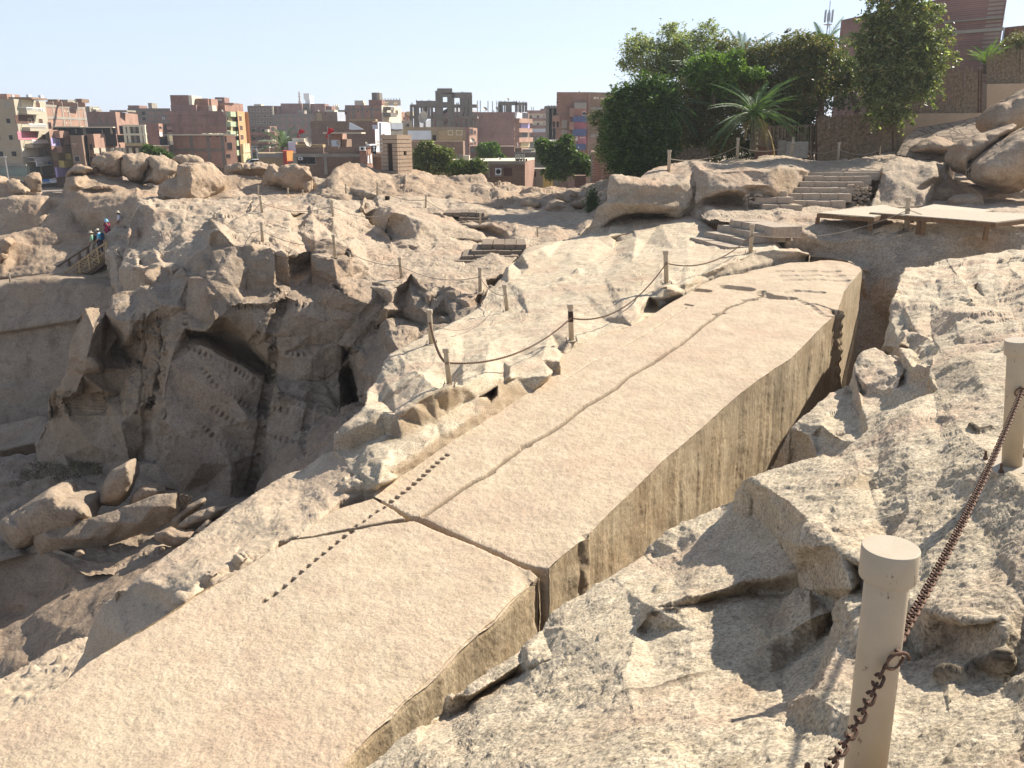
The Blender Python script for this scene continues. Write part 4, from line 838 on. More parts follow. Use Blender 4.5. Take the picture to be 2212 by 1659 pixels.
l2 = patch('''
o G 780,690,-5.6 890,600,-5.45 1000,560,-5.4 1100,500,-5.3 1170,420,-5.2 1180,340,-5.1 1130,300,-5.0 1000,200,-4.6 950,100,-4.4 1000,40,-4.3 B 1050,960,56 1180,1000,55 1300,1030,55 1500,1040,55 1700,1040,55 1900,1060,55 2212,1110,53 C 800,1140,52 1000,1150,52 1300,1180,50 1560,1180,49 1660,1240,46 1560,1330,43.5 1500,1400,-4.9 H 500,625,-4.85 360,660,-4.85 140,700,-4.95 G 2150,440,-5.0 2060,520,-5.2 1990,600,-5.3 1990,640,-5.5 1900,700,-5.8 1850,790,-5.9 1740,810,-5.6 1640,770,-5.6 1560,740,-5.6 1440,760,-5.6 1330,690,-5.6 1320,640,-5.5 1250,680,-5.5 1180,740,-5.6 1130,720,-5.6 1000,690,-5.6 900,660,-5.7
b G 1160,390,-5.2 1220,415,-5.2 1330,430,-5.2 1360,455,-5.25 1260,470,-5.3
b G 1290,390,-5.0 1380,400,-5.0 1430,425,-5.15
b B 1365,1365,-5.1 1400,1190,44.2 1450,1185,44.0 1560,1215,43.5 1690,1268,42.8 1640,1400,41.8 1590,1418,41.9 1365,1365,-5.1
b B 1690,1268,42.8 1800,1290,43.5 2000,1325,44 2212,1370,44 C 700,1400,44.3 830,1425,44.6
b B 1640,1405,41.8 1900,1400,42.9 2212,1440,43.3 C 620,1450,43.8 830,1430,44.5
b B 1450,1185,44.2 1600,1190,45.5 1800,1230,45.5 1900,1240,46 2000,1270,46.5 2212,1340,46 C 850,1420,45
b B 1180,1050,52 1190,1200,48 1190,1100,50 1300,1130,49 1390,1150,47.5 1380,1200,46
b B 1310,1120,49.5 1400,1125,48.7 1560,1150,48.2 1600,1180,48 1700,1185,48 1850,1225,47.5
b B 1400,1080,52 1600,1090,51.5 1750,1110,51
b B 1400,1060,53.5 1600,1065,53 1760,1085,52.5 1900,1120,52
b B 920,1190,46 1050,1180,46.5 1170,1130,47.5 1180,1050,51 1050,1100,50 940,1160,49
b C 300,1195,47.4 450,1290,45.9 600,1310,45.3 740,1300,45.2
b C 750,1255,46 960,1290,45.2 930,1355,44.6 870,1350,44.7 745,1290,45.2
b C 960,1330,44.5 1080,1340,44.3 1060,1370,43.8 940,1365,43.8
b C 400,1110,52 550,1130,51 700,1160,50.5 850,1180,50
b C 410,1095,53 560,1115,52 700,1145,51.5 860,1165,51
b C 880,1160,50.5 1100,1210,49.5 1300,1230,48.5 1500,1250,47.5
b C 900,1180,50 1100,1240,48.8 1300,1260,47.8 1460,1330,45.6
b G 1740,800,-5.7 1800,760,-5.5 1830,740,-5.45
b G 1500,690,-5.4 1600,700,-5.4 1720,750,-5.5 1750,790,-5.7
p G 1300,600,-5.35 1250,550,-5.35 1500,500,-5.2 1700,560,-5.3 1500,620,-5.35 1400,540,-5.3 1850,650,-5.4 1700,450,-5.15 1950,450,-5.0 2100,420,-4.9 1750,700,-5.45
p B 1800,1470,-5.1 1600,1500,-5.2 2000,1450,-5.0 1200,1250,47 C 300,1420,-5.0 900,1400,-5.0 1100,1400,-5.0 1200,1300,46.5 1000,1280,46.5
''')
struct(rock('middle_bedrock', [skirt(*l2, 2, 0.5)], M['lit'], (0.08, 0.5), (0.09, 0.8), (0.03, 4), 2.4, 8, 1, 1, (), 27, 300000, warp=0.3))

# ---- back ridge below the town
br = patch('''
o B 720,1090,56 800,990,57.5 860,960,58.5 845,870,60 890,850,60.5 930,790,62 1010,760,63.5 1090,750,64 1170,752,65 1250,778,66 1340,805,66.5 1480,832,66 1610,806,68 1700,822,67 1850,850,65 1990,880,63.5 2120,870,63.5 2212,868,63 C 680,882,62 760,920,60.5 800,950,60 870,975,60 900,990,59.5 870,1040,57 815,1050,55 800,1190,52 600,1180,53 300,1130,54.5 0,1090,55 B 1500,1090,55 1300,1070,55.5 1100,1060,55 1000,1080,54
b B 860,960,58.5 920,980,57.5 960,900,59 950,850,60.5 1000,800,62.2
b B 950,860,60 1100,850,61 1250,880,61.5 1340,890,61.5 1420,960,58.5 1460,1040,57
b B 1340,860,63 1420,890,62.6 1520,870,62.4 1540,872,61 1530,1040,56.5
b B 1530,870,62.4 1460,1030,57.5 1440,960,60 1340,880,62.5
b B 1560,880,61 1700,900,60.5 1850,950,59 1880,1040,56.5 1950,1090,55
b B 1610,835,65.5 1750,855,64.5 1900,890,63 1990,905,62.5
b C 380,880,63 450,900,62 560,890,62 700,930,60.5
b C 60,870,61 200,900,60.5 300,960,58.5 420,1060,55.5
b C 580,1050,57 610,990,58.5 640,985,58.5 690,1010,57.5 740,1080,55 790,1140,53.5
b C 740,990,59 780,990,58.5 820,1040,56
p B 1200,960,59 1050,950,59.5 1150,1010,57 1650,980,58 1750,1000,57.5 2100,960,60 2100,1050,57 C 500,950,60 450,1000,58
''')
struct(rock('back_ridge', [skirt(*br, 4, 2)], M['bould'], (0.22, 0.4), (0.14, 0.5), (0.06, 2.5), 2.6, 8, 2, 1, (), 28, 200000))
gul = patch('''
o C 780,940,63 830,930,64 900,925,64 950,955,62 1060,960,61.5 1150,975,61 1290,965,61 1400,975,61.5 1500,970,61.5 1640,935,61 1780,900,58 1800,1000,52 1740,1080,50 1640,1220,47 1620,1280,46 1500,1260,47.5 1300,1200,50 1000,1160,51.5 780,1170,53
b C 815,1050,55.5 1010,1060,54.5 1010,1150,52.3 810,1150,53
b C 890,1040,57 900,985,59.5 960,970,60.5 1000,1050,57
b C 1060,1030,57 1110,995,58.5 1180,1010,57.5 1200,1060,55.5
b C 1290,970,60.5 1300,1030,57 1380,1040,56.5 1410,980,60
b C 1400,1040,56 1410,1010,57.5 1490,1010,57 1490,1040,56
b C 1600,990,57 1580,1090,52 1570,1180,49.5
b C 1640,940,60.5 1660,1030,53 1600,1100,51
p C 1550,1150,51.5 1480,1100,54.5 1250,1060,55.5 1700,960,56 1640,1150,49.5
''')
struct(rock('gully_rock', [skirt(*gul, 3, 1)], M['bould'], (0.15, 0.5), (0.25, 0.6), (0.05, 2.5), 2.6, 8, 1, 1, (), 29, 100000))

# ---- left ridge: the rounded wall over the stairway
lr = patch('''
o A -300,900,66 0,890,65 60,905,65 140,930,65 270,1000,64 400,985,65 540,1010,66 550,930,66 560,890,66 600,850,67 640,855,66.5 800,845,67 950,860,67 1100,880,68 1250,920,68 1350,935,68 1400,1060,60 1300,1100,58 1200,1080,59 1190,1180,58.5 1140,1300,58 1120,1420,57 1100,1700,54 700,1800,54 400,1720,56 0,1750,56 -300,1800,56
b A 560,890,66 580,960,63.6 560,1060,63.4 520,1150,63 440,1240,62 380,1310,61.5
b A 640,860,65.5 650,900,62.8 680,960,62.5 800,975,62.5 900,970,62.6 1000,965,63 1130,1000,63 1190,940,65
b A 660,1010,63.2 700,1020,62.2 850,1020,61.8 1000,1020,61.8 1150,1030,61.8
b A 650,1010,63.4 640,1100,62.8 650,1200,62.4 660,1290,62.2 760,1340,61.8 900,1372,61.4
b A 700,960,63.6 660,1000,63.6 820,985,63.8 950,975,63.8
b A -300,1060,63.5 60,1055,62.8 200,1045,62.8 380,1050,63.0 540,1045,63.5
b A -300,1040,64.5 60,1040,64.3 200,1030,64.3 380,1035,64.3 540,1030,64.6
b A 0,1380,61.0 150,1365,61 300,1340,61.2 380,1315,61.4 420,1180,62.8 470,1160,63.5
b A 0,1385,60.3 150,1372,60.2 380,1330,60.6 500,1360,60 700,1370,60 860,1380,60.5 920,1380,61
b A -300,1420,60 0,1410,59.5 80,1410,59.3 130,1440,58.8 60,1520,58
b A 270,1610,57.5 400,1500,59 600,1420,60 760,1380,60.4
p A 800,1150,60.8 900,1250,60.6 1050,1150,60.8 200,1200,61.6 350,1200,61.6 100,1280,61.2 550,1300,60.8 500,1450,59.2 700,1500,59 300,1500,59 150,1600,58 900,900,65.5 800,900,65.5 1000,920,65.2
''')
struct(rock('left_ridge', [skirt(*lr, 3, 3)], M['bould'], (0.25, 0.3), (0.08, 0.4), (0.05, 2.2), 2.6, 8, 3, 1, (), 30, 200000))
# broken spur beside the stairway and the brown wall behind the walkway
sp = patch('''
o A 900,1400,57 920,1390,57 980,1310,58 990,1290,58.3 1090,1310,58 1120,1250,58 1190,1110,57 1200,1070,58 1240,1065,59 1400,1065,60 1700,1075,60 1900,1060,60 2212,1045,60 2212,1140,54 2000,1200,51 1800,1240,49 1700,1300,47 1500,1700,43 F 1000,700,48.5 850,760,47 830,700,48 800,520,51 780,440,54
b A 980,1400,56.4 1080,1380,56 1100,1420,55.5
b A 920,1390,56.6 1000,1395,56.4 1060,1400,56.2
b A 1190,1110,56.5 1200,1400,54 1210,1500,53
b F 850,490,50 860,600,49 900,720,47.5
b A 1210,1075,57 1240,1280,54.5 1250,1400,52.5 1300,1440,51 1340,1320,52.5 1370,1180,54 1440,1110,56
b A 1290,1120,56.5 1340,1120,56 1310,1250,54.5 1260,1380,53.2
p A 1500,1150,55.5 1600,1250,52.5 1700,1150,55.5 1450,1300,51 1400,1450,49.5 1600,1400,48.5
''')
struct(rock('broken_spur', [skirt(*sp, 3, 1)], M['lit'], (0.15, 0.5), (0.22, 0.6), (0.05, 3), 2.6, 8, 1, 1, (), 31, 160000, warp=0.3))
bw = patch('''
o A 1780,1110,58 1720,1060,59 1900,1000,60 1960,940,61 1950,880,62 2000,850,62.5 B 0,850,62.5 150,860,62.5 330,880,62.5 345,930,62 640,950,62 735,890,62 740,1010,60 690,1080,58 600,1060,58 350,1050,57 200,1060,56 0,1060,56.5 -200,1090,57
b A 1900,1000,60 2100,1010,59.8 B 0,1010,59.8 150,1040,59.5 350,1035,59.3 640,1060,59
p B 100,950,61 450,1000,60.8 A 2050,950,61.2
''')
struct(rock('walkway_wall', [skirt(*bw, 2, 2)], M['bould'], (0.12, 0.4), (0.06, 0.5), (0.04, 2.5), 2.8, 8, 1, 1, (), 32, 60000))
# walkway ground between
wk = patch('''
o B -400,1100,58 -200,1000,61 0,960,62 300,980,62 600,1030,61 720,1000,61 740,880,64 850,900,63 870,960,60 1000,1060,56 1200,1100,54 1150,1250,48 900,1300,47 500,1260,48 100,1250,48 -300,1200,52
p B 300,1120,-4.4 700,1120,-4.3 0,1060,57 500,1060,57.5 800,1020,58
''')
struct(rock('walkway_ground', [wk], M['lit'], (0.15, 0.5), (0.15, 0.7), (0.04, 3), 3, 8, 1, 1, (), 33, 60000))

# ---- upper right: raised rock platform with cut steps
hw = patch('''
o H 500,640,-4.95 540,570,41.6 600,520,41.2 640,400,41.2 680,370,41.2 715,340,41.3 740,160,42 770,148,42.2 850,160,42.5 960,172,43 975,155,43.5 1090,100,45 1200,85,46 1300,55,47.5 1500,58,49 1650,52,49.8 1800,50,50 1820,30,50.5 1900,12,51.3 2000,12,51.5 2100,35,51 2212,60,50.5 I 850,240,50 1000,225,51 1150,195,52.5 1250,180,53.5 1450,180,53.5 1600,200,52 1740,150,52 1700,260,49.5 1620,370,46 1560,400,45 1500,570,42 1200,590,41.5 1100,590,41.8 1180,330,45 1170,315,46 660,318,45.5 640,335,45 500,480,42.4 410,472,41.3 230,460,41.8 200,480,41 210,600,40.5 0,640,40 H 1600,520,39.5 1420,500,40.5 1300,600,39 900,640,38.5
b H 770,150,42.2 800,215,41.2 900,228,41.1 1000,238,41 1120,238,41.1 1240,230,41.2 1290,180,42 1340,130,43.5
b H 715,345,41.0 760,370,40.6 900,375,40.5 1000,372,40.5 1150,395,40.6 1280,400,41 1320,300,41.5 1345,230,41.8
b H 660,560,41.0 740,500,42.5 850,460,43.2 960,440,43.5 1080,440,43.5 1180,470,42.8 1260,490,42.2 1340,390,41.8
b H 730,490,41.1 850,440,41.0 1000,430,40.9 1150,440,41 1250,480,41.3
b H 1340,130,43.5 1360,160,42.3 1350,250,41.8 1350,390,41.6 1365,360,41.3
b H 1340,150,43.2 1380,100,43.2 1390,130,42.3 1600,138,42.2 1700,120,42.4 1900,135,42.2 1970,110,42.4 I 440,297,42.6 540,300,43.3 640,330,44.5
b H 1450,165,41.9 1460,240,41.3 1560,245,41 1700,245,41.0 1800,235,41.0 1900,240,41.2 I 300,430,41.6 410,470,41.3
b H 1490,150,42.1 1750,150,42.3 1800,230,41.8 1900,240,41.6
b H 1360,380,41.2 1400,340,41.4 1500,300,41 1600,280,40.8 1720,290,40.8 1760,330,40.8
b H 1400,380,41.8 1480,350,43 1600,340,43.2 1700,370,42.5 1760,410,41.2
b I 440,297,42.6 410,470,41.2
b I 1150,320,46 1200,340,44.5 1270,265,46.5 1330,250,46.5 1450,280,45.5 1540,300,44.5 1560,360,43.5
b I 1200,340,44 1170,560,42.5 1250,560,42
b I 1560,400,44.3 1480,480,42.5 1440,570,42
p H 1100,180,43 900,190,42.5 1200,140,44.5 1500,100,45.5 1700,90,46 1900,80,47 1600,200,41.6 2100,80,46.5 1000,310,40.9 1150,320,41.1 800,300,41 1000,550,40 1200,560,39.5 1450,420,40.6 I 300,270,46.5 600,270,47 900,280,48.5 1200,230,50 1400,220,50 1300,400,43.3 1420,450,43 1600,300,46
''')
hw_c = [(P3('I 430,380,42 470,420,41.8 560,350,43'), 0.9, 0.6, 'stain'), (P3('H 850,340,40.9 1000,350,40.9 1200,370,41'), 0.6, 0.35, 'stain'),
        (P3('H 1310,130,42.5 1345,200,42 1352,300,41.7 1340,380,41.6 1300,430,41.8'), 0.12, 0.35, 'rough'), (P3('I 1200,230,50 1300,200,50.5 1500,210,50'), 0.4, 0.3, 'rough')]
struct(rock('raised_rock', [skirt(*hw, 3, 2)], M['lit'], (0.06, 0.4), (0.07, 0.6), (0.035, 3), 2.4, 8, 1, 1, hw_c, 34, 300000, warp=0.2))
# ground behind the raised rock, up to the fence
mb = MB(); g0 = [P('U', 1240, 400, 46), P('U', 1330, 352, 56), P('U', 2700, 330, 56), P('U', 2700, 480, 38)]
mb2 = [Vector((9, 48.5, -2.9)), Vector((60, 47, -2.3)), Vector((60, 90, -1.6)), Vector((12, 90, -2.4)), Vector((9, 48.5, -9)), Vector((12, 90, -9))]
struct(rock('garden_ground', [([tuple(v) for v in mb2], [(0, 1, 2), (0, 2, 3), (4, 0, 3), (4, 3, 5)])], M['lit'], (0.1, 0.4), (0, 1), (0.03, 2), 6, 20, 0, 0, (), 35, 20000))

tbk = patch("""
o A 1370,1012,58 1385,950,58 1450,905,58.5 1545,870,58.2 1548,775,58.3 1590,748,59.3 1700,755,60 1838,750,60 1900,800,59.8 1978,865,59.6 1958,950,59.2 1890,1005,58.6 1740,1082,56.9 1680,1078,56.6 1560,1070,57 1430,1048,57.5
b A 1548,775,57.9 1600,790,57.0 1650,800,56.7 1690,772,57.2 1750,765,58.2 1838,750,59.6
b A 1560,1068,56.8 1545,1000,56.9 1550,870,57.6 1600,790,57.0
b A 1690,772,57.2 1672,900,56.5 1655,1000,56.3 1740,1080,56.5
b A 1800,770,58.4 1815,880,57.9 1800,960,57.7
b A 1830,770,58.9 1880,860,58.8 1890,960,58.4
b A 1450,910,57.8 1480,980,57.2 1545,1000,56.9
""")
TBK = rock('boulder', [skirt(*tbk, 0.5, 1.5)], M['bould'], (0.04, 0.6), (0.08, 1.0), (0.04, 3), 2.3, 8, 0, 1, (), 55, 60000)

# rock carrying on past the right edge of the view and behind the viewer
inn = [Vector((-3, -0.5, -3.0)), Vector((-0.5, 0.2, -2.3)), P('U', 2500, 1850, -1.8), P('U', 2420, 1300, -2.0), P('U', 2420, 900, -2.3), P('L', 2400, -160, -3.2), P('I', 2500, 1500, -2.95), P('I', 2500, 860, -3.4), P('I', 2700, 700, -3.3), P('I', 2500, 520, -3.25), P('I', 1900, 470, -3.3)]
out = [Vector((-4, -14, -2.5)), Vector((3, -14, -1.8)), Vector((14, -10, -1.5)), Vector((26, 0, -1.3)), Vector((32, 8, -1.2)), Vector((36, 15, -1.2)), Vector((40, 20, -1.2)), Vector((44, 28, -1.4)), Vector((46, 34, -1.5)), Vector((48, 42, -1.8)), Vector((50, 56, -2.0))]
mid = [a.lerp(b, 0.35) + Vector((0, 0, 0.1)) for a, b in zip(inn, out)]
inn2 = [v + Vector((-0.12, 0, -0.12)) for v in inn]
pc = [wall(mid, inn2), wall(out, mid)]
struct(rock('outer_bedrock', pc, M['rough'], (0.15, 0.4), (0.12, 0.6), (0.02, 3), 8, 24, 1, 1, (), 70, 60000))
# ------------------------------------------------------------------ bollards and chains
M['post'] = flat('cream_paint', (0.60, 0.52, 0.40), 0.55, 0, 0.10, 6, 0.0015, 30)
def post_paint():
    m, n, b = newmat('chipped_cream_paint'); tc = n.nodes.new('ShaderNodeTexCoord').outputs['Object']
    base = ramp(n, noise(n, tc, 7, 5, 0.6), [(0.3, (0.40, 0.33, 0.235)), (0.7, (0.47, 0.39, 0.285))])
    f = ramp(n, noise(n, mapping(n, tc, (1, 1, 0.5)), 22, 6, 0.75), [(0.63, (0, 0, 0)), (0.66, (0.9, 0.9, 0.9))])
    c = mixc(n, f, base, (0.16, 0.10, 0.07)); n.links.new(c, b.inputs['Base Color']); b.inputs['Roughness'].default_value = 0.5
    bump(n, b, noise(n, tc, 60, 3, 0.5), 0.25, 0.002); return m
M['post'] = post_paint()
M['rust'] = flat('rusty_iron', (0.13, 0.075, 0.05), 0.75, 0.3, 0.4, 30, 0.001, 90)
M['darkpaint'] = flat('dark_bare_patch', (0.05, 0.03, 0.025), 0.7, 0, 0.3, 20)
def bollard_proto(full=True):
    root = empty('bollard', (0, 0, 0))
    MB().lathe([(0.070, 0.0), (0.070, 0.90), (0.069, 0.905)], 32).build('shaft', M['post'], root, True)
    MB().lathe([(0.060, 0.885), (0.088, 0.89), (0.090, 0.895), (0.090, 0.995), (0.0885, 0.999), (0.087, 1.0)], 36).build('cap', M['post'], root, True)
    MB().box((0, 0, 0.006), (0.34, 0.34, 0.012)).build('base_plate', M['post'], root, False, 0.002)
    if not full: return root
    for sx in (-1, 1):
        for sy in (-1, 1): MB().lathe([(0.02, 0.012), (0.02, 0.03), (0.0112, 0.03), (0.011, 0.07), (0.009, 0.082)], 8, (sx*0.135, sy*0.135, 0)).build('anchor_bolt', M['rust'], root)
    r = MB(); r.tube([(0.041*math.cos(t), -0.078 - 0.012*math.cos(t*0.5), 0.62 + 0.035*math.sin(t)) for t in [2*math.pi*k/20 for k in range(21)]], 0.0055, 8)
    r.tube([(0, -0.06, 0.655), (0, -0.083, 0.655), (0, -0.088, 0.645)], 0.007, 8)
    r.build('ring', M['rust'], root, True)
    return root
PROTOS = {}; POSTS = {}
def bollard(key, label, c, xb, yb, v, xt, yt, rot=0.0, sc=None, grp='chain bollards around the monument'):
    b = P(c, xb, yb, v); t = Vector(place(*uv(c, xt, yt), float(b.y))) if b.y > 0 else b
    ax = t - b; H = ax.length
    full = b.length < 37
    if full in PROTOS: o = copy_tree(PROTOS[full])
    else: o = PROTOS[full] = bollard_proto(full)
    o.location = b - Vector((0, 0, 0.01)); q = Vector((0, 0, 1)).rotation_difference(ax.normalized())
    o.rotation_mode = 'QUATERNION'; o.rotation_quaternion = q @ Matrix.Rotation(rot, 3, 'Z').to_quaternion(); s = H if sc is None else sc; o.scale = (s, s, H)
    tag(o, label, 'bollard', grp); POSTS[key] = (b, ax); return o
bollard('n1', 'closest bollard, large in the right foreground with an iron ring and hanging chain', 'M', 1330, 1600, -2.19, 1490, 232, 0.35)
bollard('n2', 'bollard at the right edge of the picture with a bolted base plate', 'L', 2137, 835, -2.27, 2178, 52, -0.1)
bollard('m1', 'bollard on the bank edge just above the obelisk, left of the dark-stained one', 'G', 1604, 1412, 'o+0.72', 1576, 1140)
bollard('m2', 'bollard on a wide plate directly over the shaded quarry edge', 'G', 1472, 1112, -5.1, 1457, 862)
bollard('m3', 'bollard with dark bare patches where its cream paint has worn off', 'H', 461, 1362, -4.84, 453, 1098)
bollard('m4', 'bollard beside the obelisk between the worn one and the four lower steps', 'H', 1150, 950, -4.32, 1145, 710)
bollard('m5', 'bollard right of the four lower steps near the obelisk base', 'H', 1760, 730, -4.18, 1773, 518)
bollard('m6', 'bollard standing before the wooden platform', 'I', 1356, 746, 33.0, 1374, 508)
bollard('m7', 'bollard leaning a little at the head of the sloping plateau', 'G', 2022, 882, -5.35, 2002, 680)
bollard('m8', 'bollard left of the dip below the dark block steps', 'G', 1825, 737, -5.5, 1824, 555)
bollard('m9', 'bollard on pale gravel above the pointed quarry rock', 'G', 1255, 643, -5.5, 1240, 482)
bollard('m10', 'bollard in front of the square shaded block on the lit ledge', 'G', 773, 482, 35.0, 760, 318)
bollard('m11', 'bollard at the left tip of the lit ledge above the quarry face', 'G', 248, 383, -4.35, 237, 227)
bollard('m12', 'bollard on the crest behind the lit ledge, left one', 'G', 245, 170, -3.86, 228, 35)
bollard('m13', 'bollard on the crest behind the lit ledge, right one', 'G', 757, 188, -4.0, 748, 68)
bollard('m14', 'short bollard on the far left of the lit ledge over the broken spur', 'F', 1572, 300, 45.0, 1553, 170)
bollard('r1', 'bollard on the left corner of the raised rock before the hedge', 'D', 736, 1512, -1.92, 743, 1305)
bollard('r2', 'bollard on the raised rock in front of the young date palm', 'D', 1330, 1388, -1.35, 1343, 1197)
bollard('r3', 'bollard on the raised rock before the grey corrugated sheets', 'E', 186, 1358, 49.5, 206, 1190)
bollard('r4', 'bollard before the tall cane fence above the big steps', 'E', 590, 1398, 49, 604, 1236)
bollard('r5', 'half hidden bollard at the right end of the cane fence', 'E', 956, 1350, 50.5, 964, 1273)
FG = 'far bollards along the walkway'
for key, lab, c, xb, yb, v, xt, yt in (
    ('f1', 'far bollard by the brown walkway wall, left of three', 'B', 259, 1045, 57.2, 258, 950), ('f2', 'far bollard by the brown walkway wall, middle of three', 'B', 519, 1068, 56.5, 516, 972),
    ('f3', 'far bollard by the brown walkway wall, right of three', 'B', 647, 1068, 57, 645, 988), ('f4', 'small far bollard below the rounded ridge', 'B', 1021, 1022, 56.5, 1020, 938),
    ('f5', 'far bollard below the sentry hut ridge', 'B', 1293, 1042, 55, 1297, 925), ('f6', 'far bollard right of the black bin', 'B', 1716, 1150, 49.6, 1719, 1028),
    ('f7', 'far bollard beside the far block steps', 'C', 642, 1303, 45.6, 644, 1188), ('f8', 'far bollard alone on pale rock left of the big overhanging rock', 'C', 1143, 1425, 43, 1141, 1312),
    ('f9', 'far bollard behind the big split block', 'B', 1397, 1240, 45.5, 1398, 1180)):
    bollard(key, lab, c, xb, yb, v, xt, yt, 0, None, FG)
bollard('p1', 'left small bollard on the far pit rim', 'F', 76, 682, 50.6, 64, 597, 0, None, FG); bollard('p2', 'right small bollard on the far pit rim', 'F', 262, 652, 51, 257, 618, 0, None, FG)
for o in C.objects:
    if o.name.startswith('bollard') and o.get('label', '').startswith('bollard with dark bare'):
        d = MB().lathe([(0.072, 0.52), (0.072, 0.76), (0.0725, 0.80), (0.0722, 0.81)], 24); d.v = [v for v in d.v]
        k = d.build('bare_patch', M['darkpaint'], o, True); k.data.transform(Matrix.Translation((0, 0, 0)))
def cat(a, b, sag, n=24):
    return [a.lerp(b, k/n) - Vector((0, 0, sag*4*(k/n)*(1-k/n))) for k in range(n+1)]
def link_mesh(r, L, W):
    mb = MB(); pts = []
    for k in range(17):
        t = 2*math.pi*k/16; x = math.cos(t)*W/2; z = math.sin(t)*W/2 + (L/2 - W/2)*(1 if math.sin(t) >= 0 else -1); pts.append(Vector((x, 0, z)))
    mb.tube(pts, r, 7, False); return mb
def chain(label, a, b, sag, link=None, r=0.012, drop=0.38, grp='chains between the bollards'):
    def at(k):
        if isinstance(k, Vector): return k
        p, ax = POSTS[k]; return p + ax*(1 - drop) + Vector((0, -0.07, 0))
    A, B = at(a), at(b); pts = cat(A, B, sag, 40)
    mb = MB()
    if link:
        L, W, rr = link; acc = [0]
        for i in range(1, len(pts)): acc.append(acc[-1] + (pts[i]-pts[i-1]).length)
        pitch = L - 2.2*rr; n = int(acc[-1]/pitch); base = link_mesh(rr, L, W)
        for k in range(n):
            s = (k+0.5)*pitch; i = max(1, next((j for j, t in enumerate(acc) if t >= s), len(acc)-1))
            p = pts[i-1].lerp(pts[i], (s-acc[i-1])/(acc[i]-acc[i-1])); d = (pts[i]-pts[i-1]).normalized()
            m = Vector((0, 0, 1)).rotation_difference(d).to_matrix() @ Matrix.Rotation((math.pi/2)*(k % 2) + 0.5, 3, 'Z')
            mb.add([m @ Vector(v) + p for v in base.v], base.f)
    else: mb.tube(pts, r, 5)
    o = mb.build('chain', M['rust'] if link else M['chainfar'], None, True); tag(o, label, 'chain', grp); localise(o, A); return o
M['chainfar'] = flat('dusty_chain', (0.30, 0.24, 0.18), 0.8, 0.1, 0.3, 20)
NL = (0.044, 0.026, 0.0055)
chain('rusty chain falling from the right-edge bollard to the closest bollard', P('L', 2145, 318, -2.27 + 0.0) if False else 'n2', 'n1', 0.10, NL)
a = POSTS['n1'][0] + POSTS['n1'][1]*0.60 + Vector((-0.02, -0.09, 0)); b = Vector((0.35, 1.0, -1.95))
chain('rusty chain hanging from the ring of the closest bollard out of the picture', a, P('M', 1060, 1560, 2.0), 0.05, NL)
ML = (0.06, 0.036, 0.0065)
chain('chain between the worn dark bollard and the bank-edge bollard', 'm1', 'm3', 0.34, ML)
chain('chain between the worn dark bollard and the one beside the obelisk', 'm3', 'm4', 0.55, ML)
chain('chain passing before the four lower steps', 'm4', 'm5', 0.45, ML)
chain('chain running in front of the terrace wall to the platform bollard', 'm5', 'm6', 0.45, None, 0.014)
chain('chain leading off the platform bollard to the right', 'm6', P('I', 2450, 640, 30.5), 0.45, ML)
chain('short chain joining the two bollards over the shaded quarry edge', 'm2', 'm1', 0.22, (0.07, 0.045, 0.007))
chain('slack chain across the shaded rocks at the head of the plateau', 'm2', 'm7', 0.55, None, 0.012)
chain('short chain across the dip below the dark block steps', 'm7', 'm8', 0.2, None, 0.014)
chain('chain over the pale gravel', 'm8', 'm9', 0.3, None, 0.014); chain('chain from the gravel to the square shaded block', 'm9', 'm10', 0.25, None, 0.014)
chain('chain along the front of the lit ledge', 'm10', 'm11', 0.3, None, 0.014); chain('chain from the left tip of the lit ledge to the spur bollard', 'm11', 'm14', 0.35, None, 0.014)
chain('chain along the crest behind the lit ledge', 'm12', 'm13', 0.35, None, 0.015); chain('chain climbing from the spur bollard to the crest', 'm14', 'm12', 0.55, None, 0.015)
chain('chain from the crest to the split block', 'm13', 'f9', 0.3, None, 0.015)
chain('chain over the left part of the raised rock', 'r1', 'r2', 0.35, None, 0.02); chain('chain across the front of the corrugated sheets', 'r2', 'r3', 0.35, None, 0.02)
chain('chain before the left half of the cane fence', 'r3', 'r4', 0.35, None, 0.02); chain('chain before the right half of the cane fence', 'r4', 'r5', 0.3, None, 0.02)
FC = 'far chains along the walkway'
chain('far chain below the rounded ridge', 'f4', 'f5', 0.4, None, 0.018, 0.4, FC); chain('far chain from the hut ridge towards the bin', 'f5', 'f6', 0.3, None, 0.018, 0.4, FC)
chain('far chain over the pale rock to the far steps', 'f6', 'f7', 0.3, None, 0.016, 0.4, FC); chain('chain between the two pit rim bollards', 'p1', 'p2', 0.1, None, 0.02, 0.4, FC)

